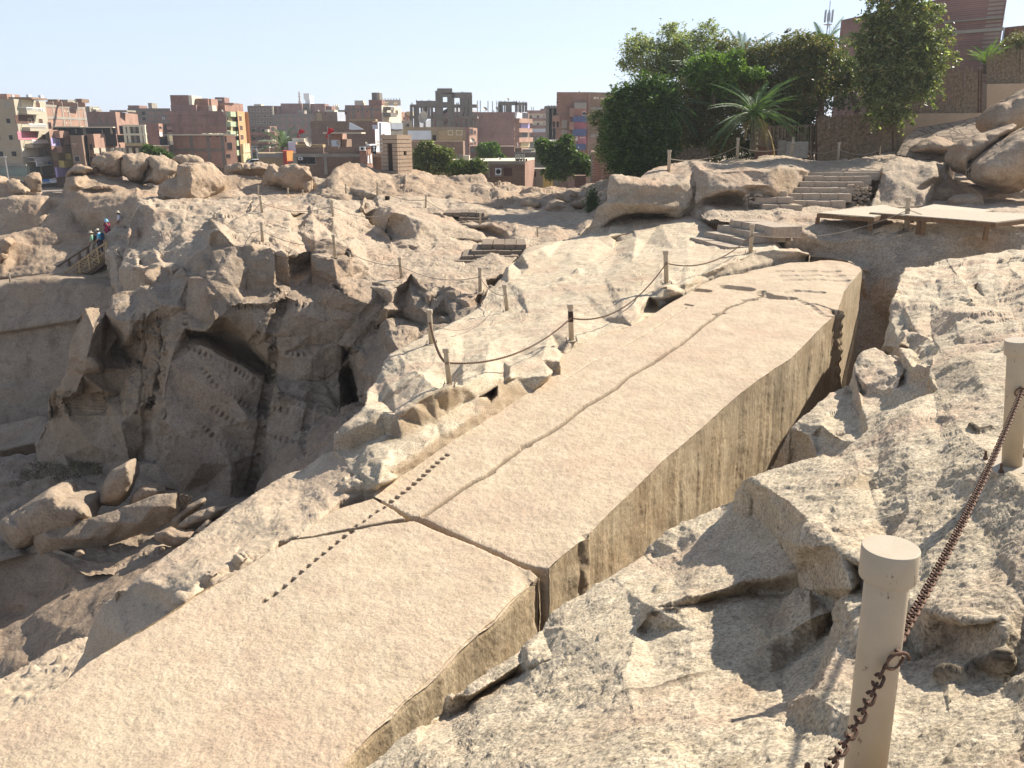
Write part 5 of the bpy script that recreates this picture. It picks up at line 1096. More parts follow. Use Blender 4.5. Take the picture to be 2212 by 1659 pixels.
# ------------------------------------------------------------------ masonry steps
M['step'] = rockmat('step_stone', (0.44, 0.35, 0.26), (0.60, 0.50, 0.39), (0.5, 0.38, 0.28), (0.22, 0.17, 0.13), 0.45, 20, 0.8, 6, 0.8, 0.04, None, 0.3, (0, 0, 0), (1, 1, 1), 20, 0.01)
M['stepshade'] = rockmat('shaded_step_stone', (0.24, 0.19, 0.14), (0.36, 0.29, 0.22), (0.3, 0.2, 0.14), (0.10, 0.08, 0.06), 0.45, 20, 0.8, 6, 0.8, 0.04, None, 0.4, (0, 0, 0), (1, 1, 1), 20, 0.01)  # darker copy of the step stone, with shade put into its colour
def stone_box(a, b, dv, h, rng, n, mat, root, name='step', j=0.014):
    """a row of n stones: front top edge a-b, depth vector dv, height h"""
    mb = MB(); cuts = [0] + sorted((k + rng.uniform(-0.18, 0.18))/n for k in range(1, n)) + [1]
    for k in range(n):
        p = a.lerp(b, cuts[k]); q = a.lerp(b, cuts[k+1]); g = (b-a).normalized()*j*0.5; e = [Vector((rng.uniform(-1, 1), rng.uniform(-1, 1), rng.uniform(-1, 1)))*0.018 for _ in range(8)]
        p = p + g; q = q - g; up = Vector((0, 0, rng.uniform(-0.012, 0.012))); dn = Vector((0, 0, -h))
        r1 = [p+e[0]+up, q+e[1]+up, q+dv+e[2]+up, p+dv+e[3]+up]; r0 = [p+e[4]+dn, q+e[5]+dn, q+dv+e[6]+dn, p+dv+e[7]+dn]
        mb.hull(r0, r1)
    o = mb.build(name, mat, None, False, 0.022)
    inv = Matrix.Translation(-root.location); o.parent = root; o.matrix_parent_inverse = inv; return o
def flight(label, c, rows, depth, mat, seed, n=4, dvec=None, extra=0.12, grp=None, base=None):
    rng = random.Random(seed); pr = P3(' '.join([c + ' %g,%g,%g' % (r[0], r[1], r[4]) for r in rows[-1:]]))
    root = empty('stone_steps', P(c, rows[-1][0], rows[-1][1], rows[-1][4]) - Vector((0, 0, 0.3))); tag(root, label, 'steps', grp)
    for i, (x0, y0, x1, y1, v, h) in enumerate(rows):
        a = P(c, x0, y0, v); b = P(c, x1, y1, v if v < 0 else a.y); b.z = a.z if v > 0 else b.z
        if v > 0: t = b; b = Vector((P(c, x1, y1, v).x, a.y, a.z))
        d = dvec(a, b) if dvec else Vector((0, depth, 0)); stone_box(a, b, d, h, rng, n, mat, root)
    return root
flight('wide flight of seven stone steps rising beside the right-hand rocks', 'I', [(640, 316, 1175, 318, 45.6, 0.45), (650, 330, 1172, 330, 45.0, 0.4), (620, 360, 1112, 360, 44.4, 0.4), (585, 400, 1055, 400, 43.8, 0.4), (545, 443, 1000, 443, 43.2, 0.42), (500, 485, 965, 485, 42.6, 0.42), (545, 538, 922, 538, 42.0, 0.42)], 1.6, M['step'], 1, 4)
flight('three short stone steps left of the wide flight', 'I', [(205, 464, 495, 470, 41.6, 0.3), (258, 512, 546, 515, 41.1, 0.3), (312, 566, 608, 570, 40.6, 0.33)], 1.5, M['step'], 2, 2)
flight('two short stone steps high on the raised rock', 'H', [(1478, 155, 1755, 152, 42.4, 0.28), (1545, 195, 1820, 192, 41.9, 0.30)], 1.0, M['step'], 3, 2)
def dv4(a, b):
    d = (b-a); return Vector((-d.y, d.x, 0)).normalized()*1.3
flight('four lower stone steps cut across by a chain', 'H', [(1608, 488, 1925, 545, -3.40, 0.42), (1518, 520, 1800, 585, -3.64, 0.40), (1424, 575, 1712, 632, -3.90, 0.38), (1320, 617, 1600, 690, -4.12, 0.34)], 1.0, M['step'], 4, 3, dv4)
flight('dark stepped stone block wall in shade on the pale gravel', 'G', [(1830, 395, 2160, 405, 37.4, 0.22), (1758, 438, 2130, 450, 37.0, 0.22), (1690, 475, 2105, 490, 36.6, 0.22), (1628, 512, 2085, 535, 36.2, 0.26)], 2.2, M['stepshade'], 5, 4)
flight('far flight of three dark block steps in the middle rocks', 'C', [(325, 1188, 680, 1200, 47.3, 0.25), (450, 1233, 712, 1238, 46.8, 0.2), (470, 1264, 748, 1268, 46.3, 0.25)], 2.0, M['stepshade'], 6, 5)

# loose rubble wall ends beside the small steps
M['rubble'] = M['step']
def rubble(label, c, rect, v, n, seed, size=0.22):
    rng = random.Random(seed); x0, y0, x1, y1 = rect; root = empty('rubble_pile', P(c, (x0+x1)/2, y1, v)); tag(root, label, 'rubble'); root['kind'] = 'thing'
    mb = MB()
    for k in range(n):
        p = P(c, rng.uniform(x0, x1), rng.uniform(y0, y1), v) + Vector((0, rng.uniform(-0.1, 0.3), 0)) - root.location; s = size*rng.uniform(0.5, 1.1)
        m = Matrix.Rotation(rng.uniform(-0.4, 0.4), 3, 'Y') @ Matrix.Rotation(rng.uniform(0, 6), 3, 'Z'); mb.box(p, (s*1.3, s, s*0.6), m)
    mb.build('stones', M['rubble'], root, False, 0.02)
rubble('rubble of flat stones under the three short steps', 'I', (200, 490, 300, 600), 41.2, 34, 1); rubble('small rubble wall end by the two upper steps', 'H', (1455, 165, 1540, 240), 42.2, 18, 2)
rubble('crumbled right flank of the wide flight', 'I', (960, 420, 1110, 590), 43.2, 60, 3)

# ------------------------------------------------------------------ wooden viewing platform
def woodmat(name, lo, hi, sc=(1, 12, 1)):
    m, n, b = newmat(name); tc = n.nodes.new('ShaderNodeTexCoord').outputs['Object']
    c = ramp(n, noise(n, mapping(n, tc, sc), 2.5, 6, 0.6, 0.5), [(0.3, lo), (0.7, hi)]); n.links.new(c, b.inputs['Base Color']); b.inputs['Roughness'].default_value = 0.8
    bump(n, b, noise(n, mapping(n, tc, sc), 9, 4, 0.6), 0.4, 0.006); return m
M['deck'] = woodmat('bleached_deck', (0.38, 0.31, 0.22), (0.54, 0.46, 0.35), (3, 12, 1)); M['beam'] = woodmat('brown_timber', (0.11, 0.06, 0.03), (0.24, 0.14, 0.07), (8, 8, 1))
def deck(label, corners, legs, zleg, n):
    A, B, Cc, D = [Vector(q) for q in corners]       # front-left, front-right, back-right, back-left
    root = empty('wooden_platform', (A.x, A.y, zleg)); tag(root, label, 'platform', 'low wooden viewing platforms'); o0 = root.location.copy()
    mb = MB()
    for k in range(n):
        t0, t1 = k/n + 0.0015, (k+1)/n - 0.0015; a, b = A.lerp(B, t0)-o0, A.lerp(B, t1)-o0; d, c_ = D.lerp(Cc, t0)-o0, D.lerp(Cc, t1)-o0; dn = Vector((0, 0, -0.03))
        mb.hull([a+dn, b+dn, c_+dn, d+dn], [a, b, c_, d])
    mb.build('planks', M['deck'], root)
    dz = Vector((0, 0, -0.115))
    for p, q in ((A, B), (B, Cc), (D, A)): MB().bar(p-o0+dz, q-o0+dz, 0.06, 0.15).build('beam', M['beam'], root)
    for x, back in legs:
        p = A.lerp(B, x); 
        if back: p = p.lerp(D.lerp(Cc, x), 0.9)
        MB().box(Vector((p.x, p.y+0.05, (p.z-0.19+zleg)/2)) - o0, (0.14, 0.12, p.z-0.19-zleg+0.0)).build('leg', M['beam'], root)
    return root
z1 = -3.0
deck('left wooden platform of bleached planks on dark timber legs', (P('I', 715, 622, z1), P('I', 1120, 652, z1), P('I', 1345, 600, z1), P('I', 1190, 563, z1)), ((0.02, 0), (0.97, 0)), -3.55, 22)
deck('long front wooden platform of bleached planks beside the bollard', (P('I', 1092, 618, -2.93), P('I', 2005, 690, -2.93), P('I', 2420, 640, -2.93), P('I', 1430, 588, -2.93)), ((0.01, 0), (0.435, 0), (0.47, 0), (0.95, 0), (0.02, 1), (0.5, 1)), -3.6, 44)
deck('back right wooden platform of bleached planks under the boulders', (P('I', 1440, 588, -2.99), P('I', 1840, 628, -2.99), P('I', 1992, 603, -2.99), P('I', 1560, 560, -2.99)), ((0.05, 0), (0.95, 0), (0.5, 1)), -3.5, 20)
M['beamdark'] = M['beam']
# ------------------------------------------------------------------ boulders
BG = 'big rounded boulders at the right edge'
blob('boulder', 'E', [(1645, 1440), (1650, 1340), (1680, 1270), (1760, 1210), (1870, 1165), (1990, 1120), (2090, 1088), (2135, 1098), (2120, 1150), (2000, 1240), (1880, 1330), (1790, 1420), (1770, 1500), (1700, 1500)], 46, 2.2, M['bould'], 'long smooth boulder in front of the cobbled slope', 'boulder', (0.12, 0.5), (0.04, 0.6), (0.03, 2.5), 2.6, 41, BG)
blob('boulder', 'E', [(1780, 1430), (1900, 1330), (2050, 1230), (2212, 1140), (2400, 1080), (2500, 1500), (2350, 1640), (2200, 1640), (2050, 1660), (1900, 1635), (1780, 1570), (1720, 1500)], 44, 3.0, M['bould'], 'largest boulder at the right edge, its hollow top catching the sun', 'boulder', (0.15, 0.5), (0.05, 0.6), (0.03, 2.5), 2.6, 42, BG)
blob('boulder', 'E', [(1890, 1150), (1880, 1080), (1920, 990), (2000, 900), (2090, 872), (2160, 810), (2260, 750), (2450, 800), (2500, 1200), (2200, 1170), (2000, 1190)], 49, 2.5, M['bould'], 'orange-brown boulder at the right edge below the plaster wall', 'boulder', (0.15, 0.4), (0.04, 0.6), (0.03, 2.5), 2.6, 43, BG)
blob('boulder', 'E', [(1245, 1325), (1290, 1270), (1360, 1215), (1450, 1184), (1540, 1215), (1620, 1265), (1668, 1290), (1610, 1330), (1515, 1370), (1400, 1340)], 50, 1.6, M['bould'], 'domed boulder resting where the cobbled slope ends', 'boulder', (0.08, 0.6), (0.03, 0.6), (0.03, 2.5), 2.6, 44, BG)
blob('boulder', 'I', [(1680, 560), (1700, 505), (1790, 490), (1860, 488), (1900, 520), (1925, 590), (1800, 600), (1690, 590)], 42.5, 0.9, M['bould'], 'low grey boulder under the largest boulder', 'boulder', (0.05, 0.8), (0.04, 1), (0.02, 3), 2.6, 45, BG)
blob('boulder', 'I', [(1550, 300), (1620, 290), (1740, 400), (1830, 440), (1900, 500), (2000, 540), (2300, 540), (2300, 640), (1900, 600), (1700, 590), (1500, 600), (1440, 570), (1480, 470), (1560, 390)], 47, 2.0, M['bould'], None, 'boulder', (0.15, 0.5), (0.1, 0.7), (0.03, 2.5), 2.8, 46, None, 0, 0.5, 'structure')
blob('boulder', 'I', [(1700, 380), (1900, 420), (2300, 380), (2400, 640), (1900, 600), (1720, 560)], 49, 2.5, M['bould'], None, 'boulder', (0.15, 0.5), (0.1, 0.7), (0.03, 2.5), 2.8, 47, None, 0, 0.5, 'structure')
LG = 'weathered boulders on the left skyline'
def lb(pts, Y, T, lab, sd, c='A', **k): return blob('boulder', c, pts, Y, T, M['bould'], lab, 'boulder', (0.10, 0.5), (0.28, 0.75), (0.06, 2.5), 2.6, sd, LG, **k)
lb([(560, 880), (580, 830), (620, 790), (700, 770), (830, 780), (830, 840), (760, 860), (640, 860)], 66.5, 1.5, 'flat-topped pale boulder at the left end of the skyline rocks', 50)
lb([(815, 720), (870, 690), (900, 660), (950, 655), (1080, 682), (1075, 740), (1060, 860), (1000, 880), (900, 870), (830, 850), (835, 790)], 68, 2.0, 'layered boulder with dark cracks, topmost of the skyline rocks', 51)
lb([(1058, 850), (1060, 720), (1100, 685), (1180, 676), (1260, 690), (1312, 730), (1310, 780), (1270, 850), (1250, 920), (1180, 910), (1100, 880)], 67.3, 2.0, 'smooth rounded boulder with two vertical clefts', 52)
lb([(1240, 930), (1250, 880), (1300, 790), (1295, 720), (1340, 698), (1400, 700), (1480, 745), (1545, 765), (1552, 820), (1530, 880), (1440, 920), (1340, 940)], 66.5, 1.8, 'heap-like boulder sloping right beside the rounded one', 53)
lb([(1505, 745), (1510, 710), (1600, 696), (1700, 708), (1780, 740), (1790, 790), (1540, 800)], 68, 1.5, 'low domed boulder behind the great tilted block', 54)
tag(TBK, 'great tilted angular block above the broken spur', 'boulder', LG)
lb([(1880, 790), (1900, 778), (1990, 790), (2060, 755), (2120, 742), (2220, 755), (2290, 765), (2400, 800), (2470, 830), (2540, 870), (2500, 900), (2100, 870), (1960, 880)], 63.5, 1.3, 'long jagged rock along the top of the brown walkway wall', 56)
lb([(335, 940), (345, 752), (420, 765), (450, 780), (520, 762), (600, 770), (690, 778), (715, 820), (733, 900), (725, 1000), (690, 1060), (600, 1030), (450, 960)], 61.5, 1.2, 'upright slab-like block ending the brown walkway wall', 57, 'B', power=0.3)
lb([(-200, 900), (-100, 870), (0, 880), (60, 905), (90, 930), (60, 970), (0, 990), (-200, 1000)], 67, 1.2, 'boulder cut by the left picture edge', 58)
lb([(60, 1000), (90, 930), (140, 925), (220, 950), (280, 990), (240, 1040), (100, 1050)], 65, 1.0, 'brown crumbling boulder at far left', 59)
lb([(180, 965), (200, 930), (250, 880), (315, 860), (320, 990), (240, 1000)], 66, 0.6, 'pale pointed slab standing at far left', 60)
lb([(0, 1500), (0, 1420), (60, 1410), (120, 1440), (60, 1560), (0, 1640), (-200, 1650), (-200, 1400)], 58, 1.2, 'sunlit rough boulder low at the left edge', 61)
PG = 'fallen blocks on the pit floor'
def pbk(pts, Y, T, lab, sd, mat='quarry', **k):
    k['power'] = 0.13; return blob('fallen_block', 'J', pts, Y, T, M[mat], lab, 'fallen block', (0.02, 0.8), (0.03, 0.9), (0.012, 4), 2.4, sd, PG, **k)
pbk([(10, 770), (60, 735), (270, 595), (360, 640), (470, 670), (500, 750), (440, 800), (260, 880), (90, 925), (30, 850)], 26.5, 1.6, 'wide fallen block with a peaked top at the left', 70, power=0.3)
pbk([(215, 880), (212, 820), (260, 790), (480, 750), (640, 700), (850, 620), (930, 615), (1020, 640), (960, 730), (850, 800), (600, 890), (330, 935), (240, 940)], 25.2, 0.55, 'long curved slab lying across the pit floor', 71, power=0.25)
pbk([(538, 640), (560, 560), (600, 500), (690, 445), (715, 480), (722, 560), (690, 640), (640, 680), (545, 670)], 27.5, 0.9, 'upright triangular block against the quarry foot', 72, power=0.3)
pbk([(700, 690), (720, 620), (780, 575), (850, 570), (900, 600), (850, 640), (760, 680)], 27.2, 0.6, 'low block wedged behind the curved slab', 73, power=0.4)
pbk([(925, 800), (930, 750), (1000, 690), (1100, 640), (1125, 650), (1100, 690), (1010, 750), (990, 800)], 25.3, 0.4, 'narrow block behind the lens-shaped one', 74, power=0.3)
pbk([(965, 790), (1020, 740), (1120, 695), (1250, 685), (1200, 730), (1090, 800), (1010, 815)], 24.3, 0.4, 'lens-shaped slab leaning on the worked slab', 75, power=0.3)
pbk([(840, 830), (920, 800), (1050, 820), (1120, 760), (1150, 780), (1080, 850), (980, 905), (900, 890), (850, 860)], 23.6, 0.5, 'flat triangular block nearest the worked slab', 76, power=0.3)
pbk([(395, 950), (410, 925), (440, 920), (470, 940), (430, 968)], 24.2, 0.2, 'small loose cube-like stone below the curved slab', 77, power=0.3)
pbk([(860, 915), (880, 898), (905, 910), (890, 930)], 23.0, 0.15, 'smallest loose stone below the triangular block', 78, power=0.3)
# chunks on the bank beside the obelisk
blob('boulder', 'J', [(1800, 665), (1810, 620), (1870, 545), (1930, 515), (2010, 530), (2060, 565), (2055, 590), (1985, 635), (1900, 660), (1830, 690)], 12.6, 0.35, M['rough'], 'rough granite chunk beside the crack end of the obelisk', 'boulder', (0.03, 2), (0.06, 2), (0.02, 7), 2.4, 80, None, 0, 0.35)
blob('boulder', 'J', [(1590, 790), (1600, 760), (1680, 720), (1760, 705), (1790, 710), (1750, 745), (1700, 780), (1650, 775)], 12.4, 0.18, M['rough'], 'thin flat stone on the worked slab in the chunk\'s shadow', 'boulder', (0.02, 2), (0.04, 2), (0.02, 7), 2.4, 81, None, 0, 0.35)
GB = 'tumbled blocks in the gully'
for pts, Y, T, lab, sd in (([(1010, 1070), (1080, 1060), (1130, 1075), (1180, 1100), (1170, 1150), (1110, 1165), (1020, 1160)], 52.5, 0.8, 'squarish tumbled block left in the gully', 82),
                           ([(1180, 1180), (1250, 1085), (1330, 1080), (1400, 1110), (1445, 1170), (1380, 1190)], 51.8, 0.9, 'tumbled block with a lit sloping top in the gully', 83),
                           ([(1290, 1080), (1295, 1020), (1320, 1010), (1400, 1075), (1430, 1085), (1420, 1110), (1340, 1085)], 53, 0.6, 'pointed pale block leaning in the gully', 84),
                           ([(1420, 1110), (1470, 1075), (1550, 1090), (1570, 1150), (1500, 1180), (1440, 1165)], 53, 0.8, 'shaded round block right in the gully', 85),
                           ([(1410, 1050), (1415, 1010), (1450, 1000), (1500, 1010), (1495, 1060)], 55, 0.5, 'small square block high in the gully', 86)):
    blob('boulder', 'C', pts, Y, T, M['bould'], lab, 'boulder', (0.06, 0.8), (0.1, 0.8), (0.03, 3), 2.6, sd, GB, 0, 0.3)
# bin
def bin_():
    b = P('B', 1384, 1095, 52.0); root = empty('bin', b); root.scale = (0.29, 0.29, 0.28); tag(root, 'small black open bin on the rock below the ridge', 'bin')
    dk = flat('black_plastic', (0.02, 0.018, 0.016), 0.5)
    MB().lathe([(0.42, 0), (0.55, 1.15), (0.58, 1.18), (0.58, 1.22), (0.53, 1.22), (0.40, 0.06), (0.0, 0.06)], 20).build('body', dk, root, True)
    MB().tube([(-0.2, -0.62, 0.9), (0, -0.66, 0.93), (0.2, -0.62, 0.9)], 0.02, 6).build('handle', dk, root)
bin_()
# ------------------------------------------------------------------ vegetation
def leafmat(name, lo, hi, tr=0.35):
    m, n, b = newmat(name); g = n.nodes.new('ShaderNodeNewGeometry'); tc = n.nodes.new('ShaderNodeTexCoord').outputs['Object']
    f = n.nodes.new('ShaderNodeMath'); f.operation = 'MULTIPLY_ADD'; f.inputs[1].default_value = 0.6; n.links.new(g.outputs['Random Per Island'], f.inputs[0])
    sc = n.nodes.new('ShaderNodeMath'); sc.operation = 'MULTIPLY'; sc.inputs[1].default_value = 0.45; n.links.new(noise(n, tc, 0.9, 3, 0.5), sc.inputs[0]); n.links.new(sc.outputs[0], f.inputs[2])
    c = ramp(n, f.outputs[0], [(0.2, lo), (0.8, hi)]); n.links.new(c, b.inputs['Base Color']); b.inputs['Roughness'].default_value = 0.5; b.inputs['Specular IOR Level'].default_value = 0.35
    t = n.nodes.new('ShaderNodeBsdfTranslucent'); mx = n.nodes.new('ShaderNodeMixShader'); mx.inputs[0].default_value = tr
    n.links.new(mixc(n, 1.0, c, (1.25, 1.35, 0.6), 'MULTIPLY'), t.inputs[0]); n.links.new(b.outputs[0], mx.inputs[1]); n.links.new(t.outputs[0], mx.inputs[2])
    n.links.new(mx.outputs[0], n.nodes['Material Output'].inputs[0]); return m
M['leaf_dark'] = leafmat('dark_leaf', (0.022, 0.05, 0.012), (0.075, 0.14, 0.028)); M['leaf_bright'] = leafmat('bright_leaf', (0.07, 0.14, 0.022), (0.18, 0.28, 0.05), 0.4)
M['leaf_olive'] = leafmat('olive_leaf', (0.075, 0.095, 0.03), (0.20, 0.22, 0.075), 0.4); M['leaf_dry'] = leafmat('dry_leaf', (0.12, 0.09, 0.035), (0.28, 0.21, 0.09), 0.4); M['leaf_pale'] = leafmat('pale_leaf', (0.20, 0.24, 0.10), (0.46, 0.50, 0.26), 0.5)
M['leaf_mid'] = leafmat('mid_leaf', (0.045, 0.075, 0.02), (0.13, 0.18, 0.05)); M['palm'] = leafmat('palm_leaf', (0.04, 0.085, 0.035), (0.12, 0.19, 0.08), 0.3); M['palmdry'] = leafmat('dry_palm_leaf', (0.22, 0.15, 0.05), (0.42, 0.30, 0.10), 0.3)
M['bark'] = rockmat('bark', (0.10, 0.075, 0.05), (0.22, 0.17, 0.12), (0.2, 0.14, 0.1), (0.05, 0.035, 0.025), 0.3, 20, 0.8, 8, 0.9, 0.03)
M['barkpale'] = rockmat('pale_bark', (0.30, 0.25, 0.19), (0.42, 0.36, 0.28), (0.3, 0.24, 0.17), (0.12, 0.1, 0.08), 0.3, 20, 0.8, 8, 0.6, 0.02)
def leaves(pts, size, rs, droop=0.0, aspect=2.4):
    """one pointed quad per point, random attitude"""
    n = len(pts); a = rs.normal(size=(n, 3)); a[:, 2] = a[:, 2]*0.6 - droop; a /= np.linalg.norm(a, axis=1)[:, None]
    b = np.cross(a, rs.normal(size=(n, 3))); b /= np.linalg.norm(b, axis=1)[:, None]
    s = size*rs.uniform(0.6, 1.4, n)[:, None]; L = a*s; Wd = b*s/aspect
    V = np.stack([pts - L*0.5, pts + Wd*0.5 - L*0.05, pts + L*0.5, pts - Wd*0.5 - L*0.05], 1).reshape(-1, 3)
    return V, np.arange(4*n).reshape(n, 4)
def ell_px(c, ells, Y):
    out = []
    for e in ells:
        x, y, rx, ry = e[:4]; Yc = Y + (e[4] if len(e) > 4 else 0); p = P(c, x, y, float(Yc)); q = P(c, x+rx, y, float(Yc)); r_ = P(c, x, y-ry, float(Yc))
        out.append((np.array(p), abs(q.x-p.x), abs(r_.z-p.z)))
    return out
def crown_pts(ells, n, rs, depth=0.9, clump=0.30, shell=0.5, per=26):
    vol = np.array([a[1]*a[1]*a[2] for a in ells])**0.75; vol = vol/vol.sum(); P_ = []
    for (p, rx, rz), f in zip(ells, vol):
        k = max(3, int(n*f/per)); d = rs.normal(size=(k, 3)); d /= np.linalg.norm(d, axis=1)[:, None]
        rad = rs.uniform(shell, 1.0, k)**0.6; far = rs.rand(k) < 0.28; rad = np.where(far, rs.uniform(0.95, 1.45, k), rad); cc = p + d*rad[:, None]*np.array([rx, rx*depth, rz])*0.92
        sz = (clump*min(rx, rz)*0.75 + 0.16)*np.where(far, 0.55, 1)*rs.uniform(0.4, 1.5, k)
        q = rs.normal(size=(k, per, 3))*0.55; P_.append((cc[:, None, :] + q*sz[:, None, None]*np.array([1, 1, 0.8])).reshape(-1, 3))
    for (p, rx, rz), f in zip(ells, vol):
        k = max(4, int(n*f*0.16/16)); d = rs.normal(size=(k, 3)); d /= np.linalg.norm(d, axis=1)[:, None]; s0 = p + d*np.array([rx, rx*depth, rz])*rs.uniform(0.75, 1.05, k)[:, None]
        dr = d*rs.uniform(0.25, 0.6, k)[:, None]*min(rx, rz, 1.6) + np.array([0, 0, 1])*rs.uniform(-0.5, 0.25, k)[:, None]*min(rx, rz, 1.6); t = np.linspace(0, 1, 16)[None, :, None]
        P_.append((s0[:, None, :] + dr[:, None, :]*t + np.array([0, 0, -0.35])*t*t*min(rx, 1.0) + rs.normal(size=(k, 16, 3))*0.05).reshape(-1, 3))
    return np.concatenate(P_)
def branches(mb, base, ells, rs, r0, n=7):
    base = Vector(base)
    for k in range(n):
        p, rx, rz = ells[k % len(ells)]; t = Vector(p) + Vector((rs.uniform(-.6, .6)*rx, rs.uniform(-.5, .5)*rx, rs.uniform(-.4, .6)*rz)); m = base.lerp(t, 0.5) + Vector((rs.uniform(-.1, .1)*rx, 0, -0.08*rz))
        mb.tube([base, m, t], [r0, r0*0.55, r0*0.15], 6)
def tree(name, label, c, base, ells, Y, n, size, mats, seed, trunk=0.12, cat='tree', grp=None, droop=0.2, depth=0.8, clump=0.3, shell=0.5, aspect=2.4, tb='bark', nb=7):
    rs = np.random.RandomState(seed); b = P(c, base[0], base[1], float(Y)); root = empty(name, b); tag(root, label, cat, grp); E = [(q, rx*1.05, rz*1.05) for q, rx, rz in ell_px(c, ells, Y)]; n = int(n*1.25)
    inv = Matrix.Translation(-b)
    if trunk:
        mb = MB(); top = Vector(E[0][0]); fork = b.lerp(top, 0.55); mb.tube([b - Vector((0, 0, 0.3)), b.lerp(fork, 0.5) + Vector((trunk*0.6, 0, 0)), fork], [trunk*1.3, trunk, trunk*0.8], 8); branches(mb, fork, E, rs, trunk*0.6, nb)
        o = mb.build('trunk', M[tb], None, True); o.parent = root; o.matrix_parent_inverse = inv
    pts = crown_pts(E, n, rs, depth, clump, shell); idx = rs.permutation(len(pts)); k0 = 0; V, F = leaves(pts, size, rs, droop, aspect)
    tot = sum(w_ for _, w_ in mats)
    for mi, (mt, w_) in enumerate(mats):
        k1 = len(pts) if mi == len(mats)-1 else k0 + int(len(pts)*w_/tot); sel = idx[k0:k1]; k0 = k1
        VV = V.reshape(-1, 4, 3)[sel].reshape(-1, 3); o = mesh_obj('crown', VV, np.arange(len(VV)).reshape(-1, 4), M[mt], None, False); o.parent = root; o.matrix_parent_inverse = inv
    return root
def frond_mesh(L, sag, lf, rs, width=0.5, up=0.8):
    """one feather leaf along +X, curving down; returns verts, quads"""
    V = []; F = []; n = 34; pts = []
    for k in range(n+1):
        t = k/n; x = L*(t - 0.12*t*t); z = L*(up*t - sag*t*t); pts.append(Vector((x*math.cos(0.1), 0, z)))
    for k in range(1, n+1):
        p = pts[k]; d = (pts[k]-pts[k-1]).normalized(); t = k/n; ll = lf*math.sin(math.pi*min(1, 0.18 + 0.82*t))**0.7*(1 - 0.35*t)
        for sy in (-1, 1):
            q = p + Vector((d.x*0.65*ll, sy*ll*width*1.4, d.z*0.5*ll - 0.22*ll + 0.15*ll*rs.uniform(-1, 1))); w_ = Vector((0.018*L/2.5, 0, 0)); i = len(V)
            V += [p - w_, p + w_, q + w_*0.15, q - w_*0.15]; F.append((i, i+1, i+2, i+3))
    return V, F, pts
def palm(label, c, base, crown, Y, L, n, seed, trunk=0.25, mats=('palm', 'palmdry'), dry=3, grp='date palms', upr=(0.2, 1.35), lf=0.5, elv=None, fruit=False):
    rs = np.random.RandomState(seed); b = P(c, base[0], base[1], float(Y)); t = P(c, crown[0], crown[1], float(Y)); root = empty('date_palm', b); tag(root, label, 'palm', grp)
    inv = Matrix.Translation(-b)
    if trunk:
        m = MB(); k = 14; m.tube([b.lerp(t, i/k) + Vector((0.02*(i % 2), 0, 0)) for i in range(k+1)], [trunk*(1.15 if i % 2 else 0.95) for i in range(k+1)], 9)
        o = m.build('trunk', M['bark'], None, False); o.parent = root; o.matrix_parent_inverse = inv
    gV = {0: [], 1: []}; gF = {0: [], 1: []}; rm = MB()
    for i in range(n):
        isdry = i < dry; el = rs.uniform(*upr) if not isdry else rs.uniform(-0.5, 0.2); az = i*2.399 + rs.uniform(-.2, .2); Li = L*rs.uniform(0.8, 1.1)
        V, F, pts = frond_mesh(Li, 0.35 + 0.35*rs.rand() + (0.25 if el < 0.6 else 0), lf*Li/2.5, rs, 0.42, 0.0)
        mt = Matrix.Rotation(az, 3, 'Z') @ Matrix.Rotation(-el, 3, 'Y'); k = 1 if isdry else 0; o_ = len(gV[k])
        gV[k] += [mt @ v + t for v in V]; gF[k] += [tuple(o_+j for j in f) for f in F]; rm.tube([mt @ p + t for p in pts[::6]], [0.035*L/2.5, 0.028*L/2.5, 0.02*L/2.5, 0.013*L/2.5, 0.007*L/2.5, 0.004][:len(pts[::6])], 4)
    for k in (0, 1):
        if gV[k]: o = mesh_obj('fronds' if k == 0 else 'dry_fronds', [tuple(v) for v in gV[k]], gF[k], M[mats[k]], None, False); o.parent = root; o.matrix_parent_inverse = inv
    o = rm.build('frond_stalks', M['leaf_pale'], None, False); o.parent = root; o.matrix_parent_inverse = inv
    if fruit:
        for sx in (-0.35, 0.42):
            f = MB(); q = t + Vector((sx*L/2.2, -0.45, -0.35)); 
            for _ in range(46):
                e = Vector((rs.normal()*0.14, rs.normal()*0.14, -abs(rs.normal())*0.5)); f.tube([t + Vector((sx*0.3, -0.2, 0)), q + e*0.3, q + e], [0.008, 0.007, 0.02], 4)
            o = f.build('date_cluster', M['palmdry'], None, False); o.parent = root; o.matrix_parent_inverse = inv
    return root
# clump behind the raised rock (right)
tree('ficus_tree', 'dense dark green rounded tree at the left end of the garden', 'D', (480, 1480), [(480, 1150, 250, 380), (330, 1050, 120, 260), (600, 850, 160, 190), (420, 900, 170, 150), (430, 1360, 170, 170), (700, 1150, 120, 250), (330, 1250, 80, 200)], 52, 52000, 0.17, [('leaf_dark', 3), ('leaf_mid', 1.6), ('leaf_bright', 0.35)], 1, 0.22, shell=0.75, clump=0.22, depth=0.8)
tree('acacia_tree', 'pale feathery tree reaching high behind the dark rounded tree', 'D', (760, 900), [(560, 480, 190, 150), (450, 400, 110, 110), (400, 560, 90, 70), (800, 350, 150, 110), (1080, 320, 110, 120), (900, 480, 240, 130), (640, 620, 160, 90), (740, 250, 60, 60), (1110, 230, 50, 45)], 60, 15000, 0.16, [('leaf_pale', 3), ('leaf_olive', 1.5), ('leaf_dry', 0.5)], 2, 0.12, clump=0.42, shell=0.3)
